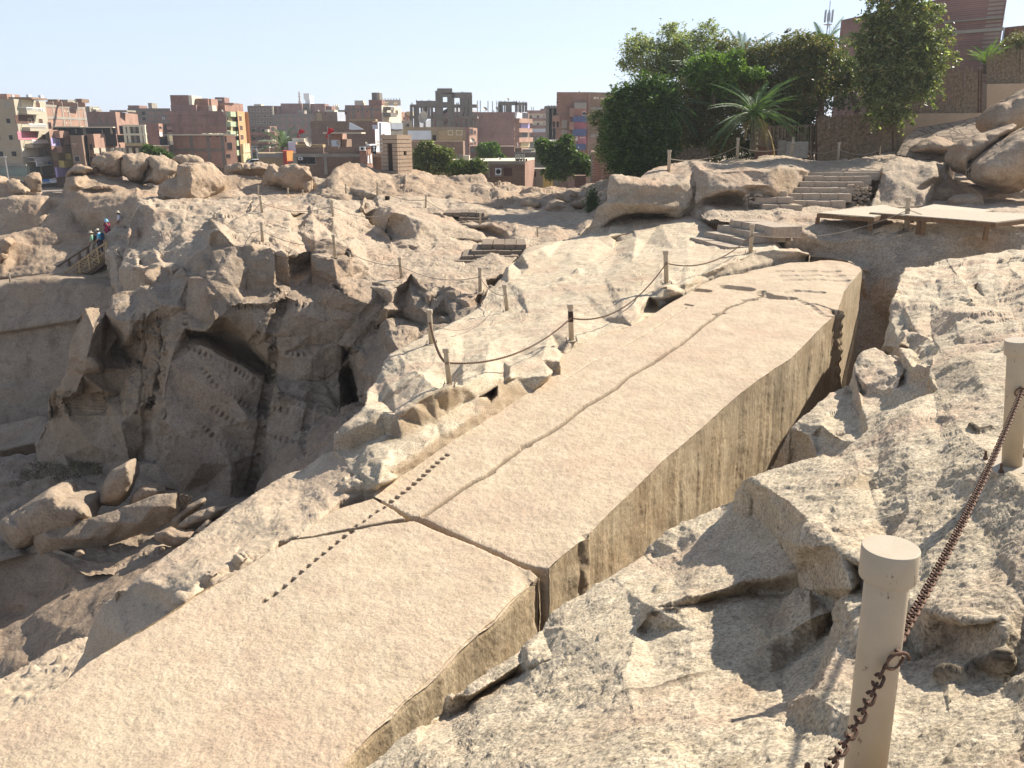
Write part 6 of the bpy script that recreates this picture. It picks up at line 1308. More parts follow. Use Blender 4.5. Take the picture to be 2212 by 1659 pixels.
tree('bright_shrub', 'bright green climber between two palm crowns', 'D', (1130, 900), [(1110, 640, 200, 130), (1270, 560, 110, 110), (1020, 600, 110, 90), (1200, 760, 100, 80), (1480, 640, 90, 45), (1130, 540, 90, 60)], 53, 15000, 0.17, [('leaf_bright', 3), ('leaf_mid', 1)], 3, 0.1, 'shrub', clump=0.3)
tree('dry_acacia', 'brownish half dry tree in the middle of the garden', 'D', (1000, 1300), [(950, 900, 180, 200), (1080, 1000, 200, 260), (900, 1120, 130, 180), (1200, 850, 150, 120), (1150, 1200, 180, 120)], 54.5, 26000, 0.14, [('leaf_dry', 3), ('leaf_olive', 1.5), ('leaf_dark', 1)], 4, 0.12, clump=0.3)
tree('olive_acacia', 'big olive brown tree right of the young palm', 'D', (1750, 1100), [(1650, 560, 220, 180), (1500, 500, 130, 110), (1850, 720, 220, 190), (1850, 400, 160, 110), (2000, 600, 150, 180), (2050, 420, 110, 90), (1250, 420, 110, 80), (1550, 950, 160, 110), (1500, 750, 140, 130), (1700, 880, 160, 110), (1400, 620, 120, 90)], 55.5, 34000, 0.16, [('leaf_dry', 2), ('leaf_olive', 2.2), ('leaf_dark', 1.1)], 5, 0.16, clump=0.33)
tree('olive_acacia', 'dark olive tree with spreading bare stems over the stick fence', 'E', (440, 1010), [(400, 500, 150, 150), (280, 480, 120, 130), (520, 620, 160, 170), (380, 680, 130, 120), (700, 640, 100, 110), (450, 380, 110, 70)], 56.5, 24000, 0.15, [('leaf_olive', 2.2), ('leaf_dark', 1.7), ('leaf_dry', 0.8)], 6, 0.2, clump=0.32, nb=12)
tree('tall_tree', 'tall tree with drooping pods cut off by the top of the picture', 'E', (1080, 1080), [(1050, 620, 260, 210), (1000, 330, 210, 150), (1180, 150, 220, 150), (900, 150, 130, 80), (1350, 380, 190, 150), (1400, 560, 170, 110), (830, 420, 130, 130), (1000, 850, 210, 150), (1250, 780, 200, 110), (1050, 1030, 160, 80), (1100, -60, 260, 130), (1150, 480, 260, 190), (870, 640, 120, 140), (1400, 130, 110, 80), (1380, 300, 110, 90)], 51.5, 20000, 0.26, [('leaf_olive', 3), ('leaf_mid', 1.5), ('leaf_pale', 0.8), ('leaf_dry', 0.5)], 7, 0.16, clump=0.38, shell=0.3, droop=0.5, aspect=3, nb=22)
tree('reed_thicket', 'brownish green cane thicket at the top right corner', 'E', (2130, 740), [(2100, 560, 130, 190), (2230, 520, 130, 230), (2150, 420, 120, 110), (1990, 620, 60, 110)], 60, 14000, 0.13, [('leaf_olive', 2), ('leaf_dry', 1.6)], 8, 0, 'cane thicket', clump=0.3)
tree('climber', 'thin climber hanging on the left of the dark tree over the brick block', 'D', (150, 1300), [(120, 1040, 70, 60), (190, 1150, 60, 90), (240, 900, 60, 60), (200, 1300, 80, 110)], 56, 4500, 0.15, [('leaf_olive', 2), ('leaf_pale', 1)], 9, 0.04, 'climber', clump=0.4)
palm('young low date palm with hanging orange fruit, in front of the garden', 'D', (1475, 1330), (1478, 1010), 50.5, 3.0, 64, 11, 0.22, upr=(-0.25, 1.45), dry=3, fruit=True)
palm('date palm crown rising above the dark rounded tree', 'D', (700, 1100), (700, 960), 52.4, 2.7, 46, 12, 0.12, upr=(-0.1, 1.4))
palm('tall date palm with yellowed lower fronds in the back of the garden', 'D', (1050, 1000), (1030, 620), 58, 2.9, 30, 13, 0.22, dry=7, upr=(0.2, 1.4))
palm('tallest date palm crown against the sky', 'D', (1400, 900), (1380, 560), 62, 3.3, 30, 14, 0.22, dry=5, upr=(0.4, 1.45))
palm('date palm crown behind the mobile phone mast foot', 'E', (460, 900), (470, 450), 60, 2.6, 26, 15, 0.2, dry=4, upr=(0.3, 1.4))
palm('drooping date palm between the olive tree and the tall tree', 'E', (760, 980), (700, 690), 58, 2.6, 26, 16, 0.2, dry=3, upr=(-0.2, 1.2))
palm('small bright date palm at the right before the brick wall', 'E', (1870, 640), (1880, 560), 58, 2.0, 22, 17, 0.16, dry=0, upr=(0.6, 1.45), mats=('leaf_bright', 'palmdry'))
palm('fan of palm fronds above the rounded tree\'s left shoulder', 'D', (560, 1000), (590, 800), 55, 1.7, 14, 18, 0.1, dry=0)
tree('garden_tree', 'shadowy green tree filling the back of the garden', 'D', (1250, 1300), [(1620, 1260, 220, 120), (1880, 1240, 200, 140), (1350, 1300, 200, 100), (850, 800, 250, 330), (1250, 1000, 280, 330), (1650, 950, 260, 260), (1300, 700, 300, 150), (1000, 1200, 300, 200), (1950, 1000, 130, 120)], 61, 34000, 0.2, [('leaf_dark', 2), ('leaf_mid', 1.3), ('leaf_olive', 1)], 30, 0.2, clump=0.3, shell=0.4)
tree('garden_tree', 'dark tree showing between the sticks behind the crooked fence', 'E', (150, 1250), [(60, 1230, 200, 150), (330, 1200, 200, 170), (80, 1000, 200, 160), (250, 900, 150, 150), (560, 800, 140, 160), (880, 1100, 150, 120)], 61, 15000, 0.2, [('leaf_dark', 2), ('leaf_mid', 1), ('leaf_olive', 1)], 31, 0.2, clump=0.3, shell=0.4)
# town greenery
TG = 'trees among the houses'
tree('town_tree', 'olive green tree right of the sentry hut', 'e', (250, 930), [(230, 690, 120, 90), (140, 780, 70, 90), (390, 730, 90, 80), (280, 840, 150, 60), (190, 620, 60, 45), (110, 860, 50, 50)], 76, 9000, 0.24, [('leaf_olive', 3), ('leaf_mid', 0.8), ('leaf_pale', 0.8), ('leaf_dry', 0.4)], 20, 0.15, grp=TG)
tree('town_tree', 'low bush along the garden wall right of the olive tree', 'e', (620, 940), [(700, 850, 120, 70), (560, 850, 120, 70), (740, 810, 60, 40)], 75, 8000, 0.22, [('leaf_mid', 2), ('leaf_olive', 1)], 21, 0.1, 'bush', TG)
tree('town_tree', 'small vivid green tree behind the low flat roof', 'e', (860, 760), [(860, 680, 95, 70), (900, 630, 60, 40), (800, 650, 50, 45), (985, 740, 35, 30)], 110, 7000, 0.30, [('leaf_bright', 3), ('leaf_mid', 1)], 22, 0.15, grp=TG)
tree('town_tree', 'large lopsided green tree in front of the blue balcony block', 'f', (470, 945), [(510, 560, 60, 50), (470, 660, 120, 80), (250, 600, 70, 50), (330, 680, 110, 80), (560, 760, 120, 90), (480, 820, 150, 90), (660, 800, 90, 80), (330, 740, 90, 60), (400, 900, 120, 50), (700, 860, 60, 60)], 80, 24000, 0.26, [('leaf_mid', 2.2), ('leaf_bright', 1.3), ('leaf_dark', 1)], 23, 0.2, grp=TG)
tree('town_tree', 'round green tree behind the left skyline boulders', 'b', (900, 1400), [(700, 1170, 110, 80), (850, 1230, 150, 80), (980, 1290, 130, 60), (650, 1130, 60, 50)], 95, 9000, 0.28, [('leaf_mid', 2), ('leaf_dark', 1), ('leaf_bright', 0.4)], 24, 0.15, grp=TG)
tree('town_tree', 'tiny bright bush at the foot of the street lamps', 'c', (490, 1400), [(490, 1360, 60, 35)], 150, 900, 0.3, [('leaf_bright', 1)], 25, 0, 'bush', TG)
palm('far grey-green palm by the white cloth', 'c', (1070, 1250), (1065, 1080), 150, 5.0, 22, 26, 0.25, upr=(0.1, 1.4), lf=0.7)
# weeds on the pit floor
def weeds():
    rs = np.random.RandomState(3); pts = []
    for _ in range(2200):
        x = rs.uniform(-60, 560); y = 450 + rs.uniform(0, 150)*(1 - x/900); z = -14.55 + (x/560)*1.0; p = P('J', x, y, z)
        if fbm(np.array([[p.x*0.5, p.y*0.5, 0]]), 2, 5)[0] > -0.25: pts.append(p + Vector((0, 0, rs.uniform(0.0, 0.12))))
    V, F = leaves(np.array(pts), 0.17, rs, -0.8, 6); o = mesh_obj('weeds', V, F, flat('weed', (0.14, 0.12, 0.06), 0.8, 0, 0.5, 2), None, False); o['kind'] = 'stuff'; o['label'] = 'dark grass and weeds on the damp pit floor'; o['category'] = 'grass'
    pts = [P('C', rs.normal(1620, 30), rs.normal(1110, 60), 49.5) for _ in range(1600)]; V, F = leaves(np.array(pts), 0.16, rs, -0.3, 3)
    o = mesh_obj('gully_bush', V, F, M['leaf_mid'], None, False); tag(o, 'thin green bush growing at the right side of the gully', 'bush')
weeds()
# ------------------------------------------------------------------ cane fences, garden walls, mast
M['cane'] = flat('dry_cane', (0.23, 0.17, 0.11), 0.9, 0, 0.45, 6); M['plaster'] = flat('brown_plaster', (0.38, 0.285, 0.195), 0.95, 0, 0.12, 1.2, 0.01, 8)
M['dkwood'] = flat('dark_wood', (0.09, 0.05, 0.03), 0.85, 0, 0.3, 8)
def fence(label, c, pts, n, seed, r=0.025, rails=(0.15, 0.8), jag=0.12, post=None, grp='cane fences', density=1.0, lean=0.04):
    """pts: (x, ybottom, ytop, Y) along the fence"""
    rng = random.Random(seed); b0 = P(c, pts[0][0], pts[0][1], pts[0][3]); root = empty('cane_fence', b0); tag(root, label, 'fence', grp); inv = Matrix.Translation(-b0)
    seg = [(P(c, x, yb, Y), P(c, x, yt, Y)) for x, yb, yt, Y in pts]; mb = MB(); m = len(seg)-1
    for k in range(n):
        t = (k + rng.uniform(-.3, .3))/n*m; i = max(0, min(m-1, int(t))); f = t - i
        if rng.random() > density: continue
        lo = seg[i][0].lerp(seg[i+1][0], f); hi = seg[i][1].lerp(seg[i+1][1], f); h = hi.z - lo.z; a = lo - Vector((0, 0, 0.2)); q = hi + Vector((rng.uniform(-lean, lean)*h, rng.uniform(-.03, .03), rng.uniform(-jag, jag)*h))
        rr = r*rng.uniform(0.6, 1.3); mid = a.lerp(q, 0.5) + Vector((rng.uniform(-.02, .02), 0, 0)); mb.tube([a, mid, q], [rr, rr*0.9, rr*0.6], 5)
    o = mb.build('canes', M['cane'], None, False); o.parent = root; o.matrix_parent_inverse = inv
    for rl in rails:
        rb = MB(); rb.tube([s[0].lerp(s[1], rl) + Vector((0, 0.05, 0)) for s in seg], 0.04, 6); o = rb.build('rail', M['cane'], None); o.parent = root; o.matrix_parent_inverse = inv
    for px_ in (post or ()):
        i = min(m-1, int(px_*m)); f = px_*m - i; lo = seg[i][0].lerp(seg[i+1][0], f); hi = seg[i][1].lerp(seg[i+1][1], f); pb = MB(); pb.tube([lo - Vector((0, 0, .3)), hi + Vector((0, 0, 0.05))], 0.06, 8); o = pb.build('post', M['dkwood'], None); o.parent = root; o.matrix_parent_inverse = inv
    return root
fence('low dark picket fence under the dark rounded tree', 'D', [(660, 1440, 1320, 52.5), (900, 1400, 1290, 53), (1090, 1395, 1280, 53.5)], 60, 1, 0.05, (0.8,), 0.05, None)
fence('stick fence with a crooked top rail behind the grey sheets', 'D', [(1500, 1390, 1130, 54), (1600, 1385, 1095, 54.2), (1740, 1385, 1100, 54.5), (2040, 1385, 1080, 55)], 64, 2, 0.045, (0.2, 0.98), 0.03, (0.95, 1.0))
fence('tall dense cane fence above the wide stone steps', 'E', [(410, 1392, 1020, 54.8), (620, 1400, 1005, 54.2), (870, 1385, 1000, 53.6), (1160, 1330, 1010, 53)], 250, 3, 0.035, (0.25, 0.7, 0.97), 0.04, (0.0, 0.9))
fence('upper cane fence standing on the brown retaining wall', 'E', [(1190, 985, 640, 55.5), (1400, 985, 600, 55.5), (1650, 985, 600, 55.5), (1840, 975, 620, 55.5)], 150, 4, 0.03, (0.15, 0.62), 0.12, (0.96, 1.0))
fence('thin cane fence above the plaster wall at the right edge', 'E', [(1890, 730, 480, 57), (2100, 725, 430, 57), (2350, 720, 420, 57)], 130, 5, 0.025, (0.3,), 0.16, None)
def vwall(name, label, c, poly, Y, mat, thick=0.35, cat='wall', grp=None):
    """upright wall with the outline read in the photo; poly (x, y[, Y])"""
    q = [P(c, p[0], p[1], float(p[2] if len(p) > 2 else Y)) for p in poly]; b = min(q, key=lambda v: v.z).copy()
    mb = MB(); n = len(q); f = [v - b for v in q]; d = Vector((0, thick, 0)); r1 = f[:]; r2 = [v + d for v in f]
    nrm = sum((r1[i].cross(r1[(i+1) % n]) for i in range(n)), Vector())
    if nrm.y > 0: r1.reverse(); r2.reverse()
    mb.hull(r2, r1); o = mb.build(name, mat); o.location = b
    if label: tag(o, label, cat, grp)
    return o
vwall('retaining_wall', 'brown plastered retaining wall carrying the upper cane fence', 'E', [(1120, 1330), (1165, 990), (1900, 982), (1930, 992), (1890, 1010), (1600, 1062), (1285, 1112), (1180, 1200)], 55.0, M['plaster'], 0.4)
vwall('plaster_wall', 'plain brown plaster wall at the right above the boulders', 'E', [(1885, 1010), (1890, 732), (2400, 722), (2400, 1050), (1940, 1010)], 56.0, M['plaster'], 0.5)
def cobble():
    m, n, b = newmat('cobbled_paving'); tc = n.nodes.new('ShaderNodeTexCoord').outputs['Object']
    v = n.nodes.new('ShaderNodeTexVoronoi'); v.feature = 'DISTANCE_TO_EDGE'; v.inputs['Scale'].default_value = 1.5; n.links.new(tc, v.inputs['Vector'])
    e = ramp(n, v.outputs['Distance'], [(0.02, (0, 0, 0)), (0.07, (1, 1, 1))]); 
    c = mixc(n, noise(n, tc, 5, 4), (0.26, 0.19, 0.13), (0.36, 0.28, 0.2)); n.links.new(mixc(n, e, (0.16, 0.115, 0.08), c), b.inputs['Base Color']); b.inputs['Roughness'].default_value = 0.95; bump(n, b, e, 0.6, 0.04); return m
sl_ = patch('''o E 1100,1340,51 1180,1200,53 1285,1112,54.6 1600,1062,54.6 1900,1000,54.8 2000,990,54.8 1950,1200,51 1700,1320,49 1550,1400,48.5 1300,1380,49''')
o = rock('cobbled_slope', [sl_], cobble(), (0.05, 0.5), (0, 1), (0.01, 3), 4, 12, 1, 1, (), 60, 20000); struct(o)
M['tin'] = flat('grey_corrugated', (0.30, 0.29, 0.26), 0.6, 0.2, 0.15, 3)
def tin(label, c, x0, x1, yt, yb, Y):
    a = P(c, x0, yb, Y); b = P(c, x1, yb, Y); h = P(c, x0, yt, Y).z - a.z; n = 60; V = []; F = []
    for i in range(n+1):
        p = a.lerp(b, i/n) - a; w_ = 0.02*math.sin(i*1.6)
        V += [(p.x, w_, 0), (p.x, w_, h), (p.x, w_ + 0.012, 0), (p.x, w_ + 0.012, h)]
    for i in range(n): F += [(4*i, 4*i+4, 4*i+5, 4*i+1), (4*i+2, 4*i+3, 4*i+7, 4*i+6)]
    o = mesh_obj('corrugated_sheet', V, F, M['tin']); o.location = a; tag(o, label, 'metal sheet', 'corrugated sheets against the stick fence')
tin('left grey corrugated sheet against the stick fence', 'E', 60, 128, 1222, 1360, 53.6); tin('wide right grey corrugated sheet against the stick fence', 'E', 130, 325, 1232, 1375, 53.7)
vwall('low_wall', 'low reddish wall left of the corrugated sheets', 'D', [(1490, 1390), (1490, 1275), (1680, 1285), (1680, 1390)], 53.8, flat('red_clay', (0.17, 0.08, 0.05), 0.9), 0.2)
M['redbrick_big'] = None
def mast():
    Y = 175.0; b = P('E', 492, 420, Y); t = P('E', 518, 80, Y); root = empty('phone_mast', b); tag(root, 'grey mobile phone mast with panel antennas above the palms', 'phone mast'); g = flat('galvanised', (0.35, 0.36, 0.38), 0.5, 0.4); d = t - b
    mb = MB()
    for sx, sy in ((-.35, -.3), (.35, -.3), (0, .35)):
        mb.tube([(sx*1.6, sy*1.6, -6), Vector((sx*0.55, sy*0.55, d.z*0.8)) + Vector((d.x*0.8, 0, 0))], 0.05, 5)
    for k in range(9):
        z = -4 + k*(d.z*0.8+4)/9; w_ = 0.55*(1.5 - 0.9*(z+6)/(d.z*0.8+6)); mb.bar((-w_, -0.3, z), (w_, -0.3, z+1), 0.04); mb.bar((w_, -0.3, z), (-w_, -0.3, z+1), 0.04)
    mb.build('lattice', g, root)
    MB().tube([(d.x*0.7, 0, d.z*0.5), (d.x, 0, d.z + 1.5)], 0.07, 6).build('pole', g, root)
    for k in range(6):
        a = k*math.pi/3 + 0.3; q = Vector((d.x + math.cos(a)*0.75, math.sin(a)*0.75, d.z*0.82)); MB().box(q, (0.28, 0.16, 2.3 if k % 2 else 2.0), Matrix.Rotation(a, 3, 'Z')).build('antenna_panel', g, root, False, 0.03)
    MB().box((d.x, 0, d.z*0.8), (0.5, 0.5, 1.5)).build('equipment_box', g, root, False, 0.05)
    MB().lathe([(0.8, 0), (0.82, 0.05), (0.8, 0.1)], 16, (d.x, 0, d.z*0.60)).build('ring_platform', g, root)
mast()
# ------------------------------------------------------------------ the town
def brickmat(name, a, b_, mortar=(0.30, 0.24, 0.19), sc=1.0, mot=0.25):
    m, n, b = newmat(name); tc = n.nodes.new('ShaderNodeTexCoord').outputs['Object']
    br = n.nodes.new('ShaderNodeTexBrick'); br.inputs['Color1'].default_value = (*a, 1); br.inputs['Color2'].default_value = (*b_, 1); br.inputs['Mortar'].default_value = (*mortar, 1)
    br.inputs['Scale'].default_value = sc; br.inputs['Mortar Size'].default_value = 0.012; br.inputs['Brick Width'].default_value = 0.25; br.inputs['Row Height'].default_value = 0.13
    sx = n.nodes.new('ShaderNodeSeparateXYZ'); n.links.new(tc, sx.inputs[0]); ad = n.nodes.new('ShaderNodeMath'); ad.operation = 'ADD'; n.links.new(sx.outputs[0], ad.inputs[0]); n.links.new(sx.outputs[1], ad.inputs[1])
    cb = n.nodes.new('ShaderNodeCombineXYZ'); n.links.new(ad.outputs[0], cb.inputs[0]); n.links.new(sx.outputs[2], cb.inputs[1]); n.links.new(cb.outputs[0], br.inputs['Vector'])
    f = noise(n, tc, 0.35, 5, 0.65); c = mixc(n, 1.0, br.outputs[0], ramp(n, f, [(0.3, (1-mot,)*3), (0.7, (1+mot,)*3)]), 'MULTIPLY'); n.links.new(c, b.inputs['Base Color']); b.inputs['Roughness'].default_value = 0.93; return m
BK = brickmat('red_brick', (0.30, 0.145, 0.095), (0.23, 0.11, 0.075)); BKO = brickmat('orange_brick', (0.37, 0.21, 0.15), (0.32, 0.175, 0.12)); BKB = brickmat('brown_brick', (0.22, 0.135, 0.085), (0.17, 0.10, 0.065))
BKP = brickmat('plum_brick', (0.27, 0.14, 0.115), (0.21, 0.11, 0.095)); CON = flat('grey_concrete', (0.30, 0.27, 0.22), 0.9, 0, 0.2, 0.5); DCON = flat('dark_concrete', (0.17, 0.15, 0.125), 0.9, 0, 0.2, 0.5)
BEI = flat('beige_render', (0.40, 0.355, 0.265), 0.9, 0, 0.08, 0.4); CRM = flat('cream_render', (0.60, 0.54, 0.40), 0.9, 0, 0.06, 0.4); WHT = flat('white_render', (0.72, 0.72, 0.70), 0.8, 0, 0.05, 0.5); WHB = flat('bluish_white_render', (0.55, 0.58, 0.62), 0.85, 0, 0.12, 0.4)
DK = flat('dark_opening', (0.022, 0.018, 0.018), 0.5, 0, 0.3, 2); DKB = flat('brown_shutter', (0.10, 0.05, 0.035), 0.7, 0, 0.2, 2); GL = flat('green_glass', (0.20, 0.24, 0.20), 0.25, 0, 0.2, 0.6)
PNK = flat('pink_render', (0.58, 0.20, 0.25), 0.85); PNL = flat('salmon_render', (0.62, 0.30, 0.25), 0.85); LIL = flat('lilac_render', (0.46, 0.38, 0.62), 0.85); BLU = flat('blue_panel', (0.05, 0.20, 0.50), 0.6); BLR = flat('slate_blue_render', (0.085, 0.115, 0.21), 0.85)
YEL = flat('yellow_render', (0.60, 0.47, 0.17), 0.85); YLP = flat('pale_yellow_render', (0.55, 0.47, 0.27), 0.85); GRN = flat('pale_green_panel', (0.36, 0.43, 0.27), 0.85); ORG = flat('orange_render', (0.50, 0.27, 0.13), 0.85); REDP = flat('red_panel', (0.34, 0.035, 0.02), 0.7); OCH = flat('ochre_render', (0.36, 0.27, 0.15), 0.9); ORP = flat('ochre_orange_panel', (0.46, 0.22, 0.06), 0.8)
MET = flat('dull_metal', (0.34, 0.33, 0.31), 0.5, 0.3); TXT = flat('grey_lettering', (0.18, 0.18, 0.2), 0.7); DSH = flat('dish_grey', (0.40, 0.35, 0.28), 0.6, 0.1)
GZ = -9.0
class Bld:
    def __init__(s, label, c, corners, y0, mat, back=12.0, name='brick_building', grp=None, zb=GZ, cat='building', roofmat=None, mats=None):
        s.c = c; pts = []; x, Y = corners[0]; z = P(c, x, y0, float(Y)).z; s.zt = z; s.zb = zb
        for x, Y in corners:
            p = P(c, x, y0, float(Y)); pts.append(Vector((p.x, float(Y), 0)))
        s.pts = pts; n = len(pts); s.root = empty(name, Vector((pts[0].x, pts[0].y, zb))); tag(s.root, label, cat, grp); s.o = s.root.location.copy()
        q = pts + [pts[-1]*(1 + back/pts[-1].length), pts[0]*(1 + back/pts[0].length)]; m = len(q)
        for i in range(n-1) if mats else ():
            a, b = q[i] - s.o, q[i+1] - s.o; mb = MB(); a.z = b.z = 0; h = Vector((0, 0, z - zb)); mb.add([a, b, b+h, a+h], [(0, 1, 2, 3)]); mb.build('wall', mats[i], s.root)
        mb = MB(); lo = [Vector((p.x-s.o.x, p.y-s.o.y, 0)) for p in q]; hi = [v + Vector((0, 0, z - zb)) for v in lo]
        v = lo + hi; f = [tuple(range(m, 2*m))] + [(i, (i+1) % m, m+(i+1) % m, m+i) for i in range(m) if not (mats and i < n-1)]
        mb.add(v, f); mb.build('roof' if mats else 'wall', roofmat or mat, s.root); s.w = mat
    def fr(s, i): A, B = s.pts[i], s.pts[i+1]; e = (B-A).normalized(); nn = Vector((e.y, -e.x, 0)); return A, e, nn
    def hit(s, i, x, y):
        A, e, nn = s.fr(i); r = Vector(ray(*uv(s.c, x, y))); t = A.dot(nn)/r.dot(nn); p = r*t; return (p - A).dot(e), p.z
    def rect(s, i, x0, y0, x1, y1):
        xm, ym = (x0+x1)/2, (y0+y1)/2; a0 = s.hit(i, x0, ym)[0]; a1 = s.hit(i, x1, ym)[0]; z1 = s.hit(i, xm, y0)[1]; z0 = s.hit(i, xm, y1)[1]; return a0, a1, z0, z1
    def slab(s, mb, i, a0, a1, z0, z1, d0, d1):
        A, e, nn = s.fr(i); q = []
        for d in (d0, d1):
            for (a, z) in ((a0, z0), (a1, z0), (a1, z1), (a0, z1)): p = A + e*a + nn*d; q.append(Vector((p.x - s.o.x, p.y - s.o.y, z - s.o.z)))
        return mb.hull(q[:4], q[4:])
    def win(s, i, rects, mat=None, fr=0.09, name='window', frame=None, dep=0.06):
        for r in rects:
            a0, a1, z0, z1 = s.rect(i, *r[:4]); mb = MB(); t = fr
            for (b0, b1, y0, y1) in ((a0-t, a0, z0-t, z1+t), (a1, a1+t, z0-t, z1+t), (a0, a1, z1, z1+t), (a0, a1, z0-t, z0)): s.slab(mb, i, b0, b1, y0, y1, -0.01, dep)
            w_ = mb.build(name, frame or s.w, s.root); pb = MB(); s.slab(pb, i, a0, a1, z0, z1, -0.01, 0.012); pb.build('pane', mat or DK, w_)
    def panel(s, i, rects, mat, name='panel', d=0.05, d0=-0.01):
        for r in rects: mb = MB(); s.slab(mb, i, *s.rect(i, *r[:4]), d0, d); mb.build(name, mat, s.root)
    def frame(s, i, xs, ys, yr, xr, w_=0.35, mat=None, d=0.05):
        mb = MB(); ym = (yr[0]+yr[1])/2; xm = (xr[0]+xr[1])/2
        zt = s.hit(i, xm, yr[0])[1]; zb = s.hit(i, xm, yr[1])[1]; a0 = s.hit(i, xr[0], ym)[0]; a1 = s.hit(i, xr[1], ym)[0]
        for x in xs: a = s.hit(i, x, ym)[0]; s.slab(mb, i, a-w_/2, a+w_/2, zb, zt, -0.01, d)
        for y in ys: z = s.hit(i, xm, y)[1]; s.slab(mb, i, a0, a1, z-w_*0.4, z+w_*0.4, -0.01, d+0.03)
        mb.build('concrete_frame', mat or CON, s.root)
    def balcony(s, i, rects, mat, dep=1.2, rail=None, slabm=None):
        for r in rects:
            a0, a1, z0, z1 = s.rect(i, *r[:4]); mb = MB(); sb_ = MB(); s.slab(sb_, i, a0, a1, z0-0.18, z0, 0, dep)
            if rail:
                s.slab(mb, i, a0, a1, z1-0.1, z1, dep-0.1, dep); k = max(3, int((a1-a0)/0.35))
                for j in range(k+1): a = a0 + (a1-a0-0.08)*j/k; s.slab(mb, i, a, a+0.08, z0, z1-0.1, dep-0.09, dep-0.01)
                s.slab(mb, i, a0, a0+0.1, z1-0.1, z1, 0, dep-0.1); s.slab(mb, i, a1-0.1, a1, z1-0.1, z1, 0, dep-0.1)
            else:
                s.slab(mb, i, a0, a1, z0, z1, dep-0.12, dep); s.slab(mb, i, a0, a0+0.12, z0, z1, 0, dep-0.12); s.slab(mb, i, a1-0.12, a1, z0, z1, 0, dep-0.12)
            b_ = sb_.build('balcony', slabm or mat, s.root); mb.build('parapet', mat, b_)
    def box(s, x0, y0, x1, yb, Y, mat, dep=4.0, name='roof_room', right=None):
        """a block standing on the roof; yb is where it meets the roof"""
        a = P(s.c, x0, y0, float(Y)); b = P(s.c, x1, y0, float(Y)); zb = min(P(s.c, x0, yb, float(Y)).z, a.z - 0.1); c0 = Vector(((a.x+b.x)/2, Y + dep/2, (a.z+zb)/2)) - s.o
        mb = MB(); mb.box(c0, (b.x-a.x, dep, a.z-zb)); return mb.build(name, mat, s.root)
    def rods(s, x0, x1, yb, yt, Y, n):
        mb = MB()
        for k in range(n):
            x = x0 + (x1-x0)*k/max(1, n-1)
            for j in (-1, 0, 1): a = P(s.c, x + j*2, yb, float(Y)) - s.o; t = P(s.c, x + j*2.4, yt, float(Y)) - s.o; mb.tube([a, t], 0.05, 4)
        o = mb.build('reinforcing_bars', MET, s.root); return o
    def ac(s, i, rects):
        for r in rects:
            a0, a1, z0, z1 = s.rect(i, *r[:4]); mb = MB(); s.slab(mb, i, a0, a1, z0, z1, 0.0, 0.45); b_ = mb.build('air_conditioner', WHT, s.root)
            A, e, nn = s.fr(i); fm = MB(); n = 14; cc = A + e*((a0+a1)/2) + nn*0.46; R_ = (z1-z0)*0.36; v = [cc + e*math.cos(2*math.pi*k/n)*R_ + Vector((0, 0, (z0+z1)/2 + math.sin(2*math.pi*k/n)*R_)) - s.o for k in range(n)]
            fm.hull(v, [q + nn*0.02 for q in v]); fm.build('fan', DK, b_)
TW = 'houses of the town'
def dish(label, c, x, y, r, Y, az=0.5, el=0.6, asp=1.0):
    p = P(c, x, y, float(Y)); R_ = P(c, x+r, y, float(Y)).x - p.x; root = empty('satellite_dish', p - Vector((0, 0, R_*1.3))); tag(root, label, 'satellite dish', 'satellite dishes on the roofs'); n = 20; V = []; F = []
    ax = Vector((math.sin(az)*math.cos(el), -math.cos(az)*math.cos(el), math.sin(el))); u = ax.cross(Vector((0, 0, 1))).normalized(); v = u.cross(ax).normalized(); off = Vector((0, 0, R_*1.3))
    for sgn in (0, 1):
        for k in range(5):
            rr = R_*k/4
            for j in range(n): t = 2*math.pi*j/n; V.append(off + u*math.cos(t)*rr*asp + v*math.sin(t)*rr + ax*((rr/R_)**2*0.3*R_ - 0.2*R_ - sgn*0.03*R_))
    for sgn in (0, 1):
        for k in range(4):
            for j in range(n): a = sgn*5*n + k*n; F.append((a+j, a+(j+1) % n, a+n+(j+1) % n, a+n+j))
    mb = MB(); mb.add(V, F); mb.build('reflector', DSH, root, True)
    MB().tube([Vector((0, 0, -0.3)), off*0.8 - ax*0.25*R_], 0.06*max(1, R_), 6).build('mast', MET, root); MB().tube([off + v*-R_*0.9, off + ax*R_*0.8], 0.03*max(1, R_), 5).build('feed_arm', MET, root)
# --- left edge: beige apartment block
b = Bld('beige apartment block at the far left with white balconies and a pink niche', 'a', [(-400, 151.5), (245, 150), (812, 161)], 232, BEI, 14, 'apartment_block', TW, mats=[flat('beige_render_shaded', (0.36, 0.30, 0.21), 0.9, 0, 0.08, 0.4), BEI])  # left face in a darker beige, its shade put into the colour
b.win(0, [(118, 585, 190, 670), (165, 885, 235, 970), (215, 1180, 300, 1270), (-10, 1180, 62, 1270), (-40, 885, 8, 970)]); b.win(0, [(75, 285, 180, 370)], CON)
b.panel(1, [(320, 822, 660, 965)], PNK, 'pink_niche'); b.panel(1, [(380, 1115, 700, 1275), (385, 235, 570, 380)], CRM, 'cream_niche'); b.panel(1, [(275, 525, 610, 675)], DKB, 'dark_niche')
b.win(1, [(645, 290, 720, 385), (700, 585, 770, 672), (760, 870, 830, 960), (800, 1160, 870, 1250), (462, 295, 530, 372), (510, 598, 565, 672), (570, 893, 615, 962), (625, 1182, 680, 1270)], DKB, 0.09, 'window', CRM)
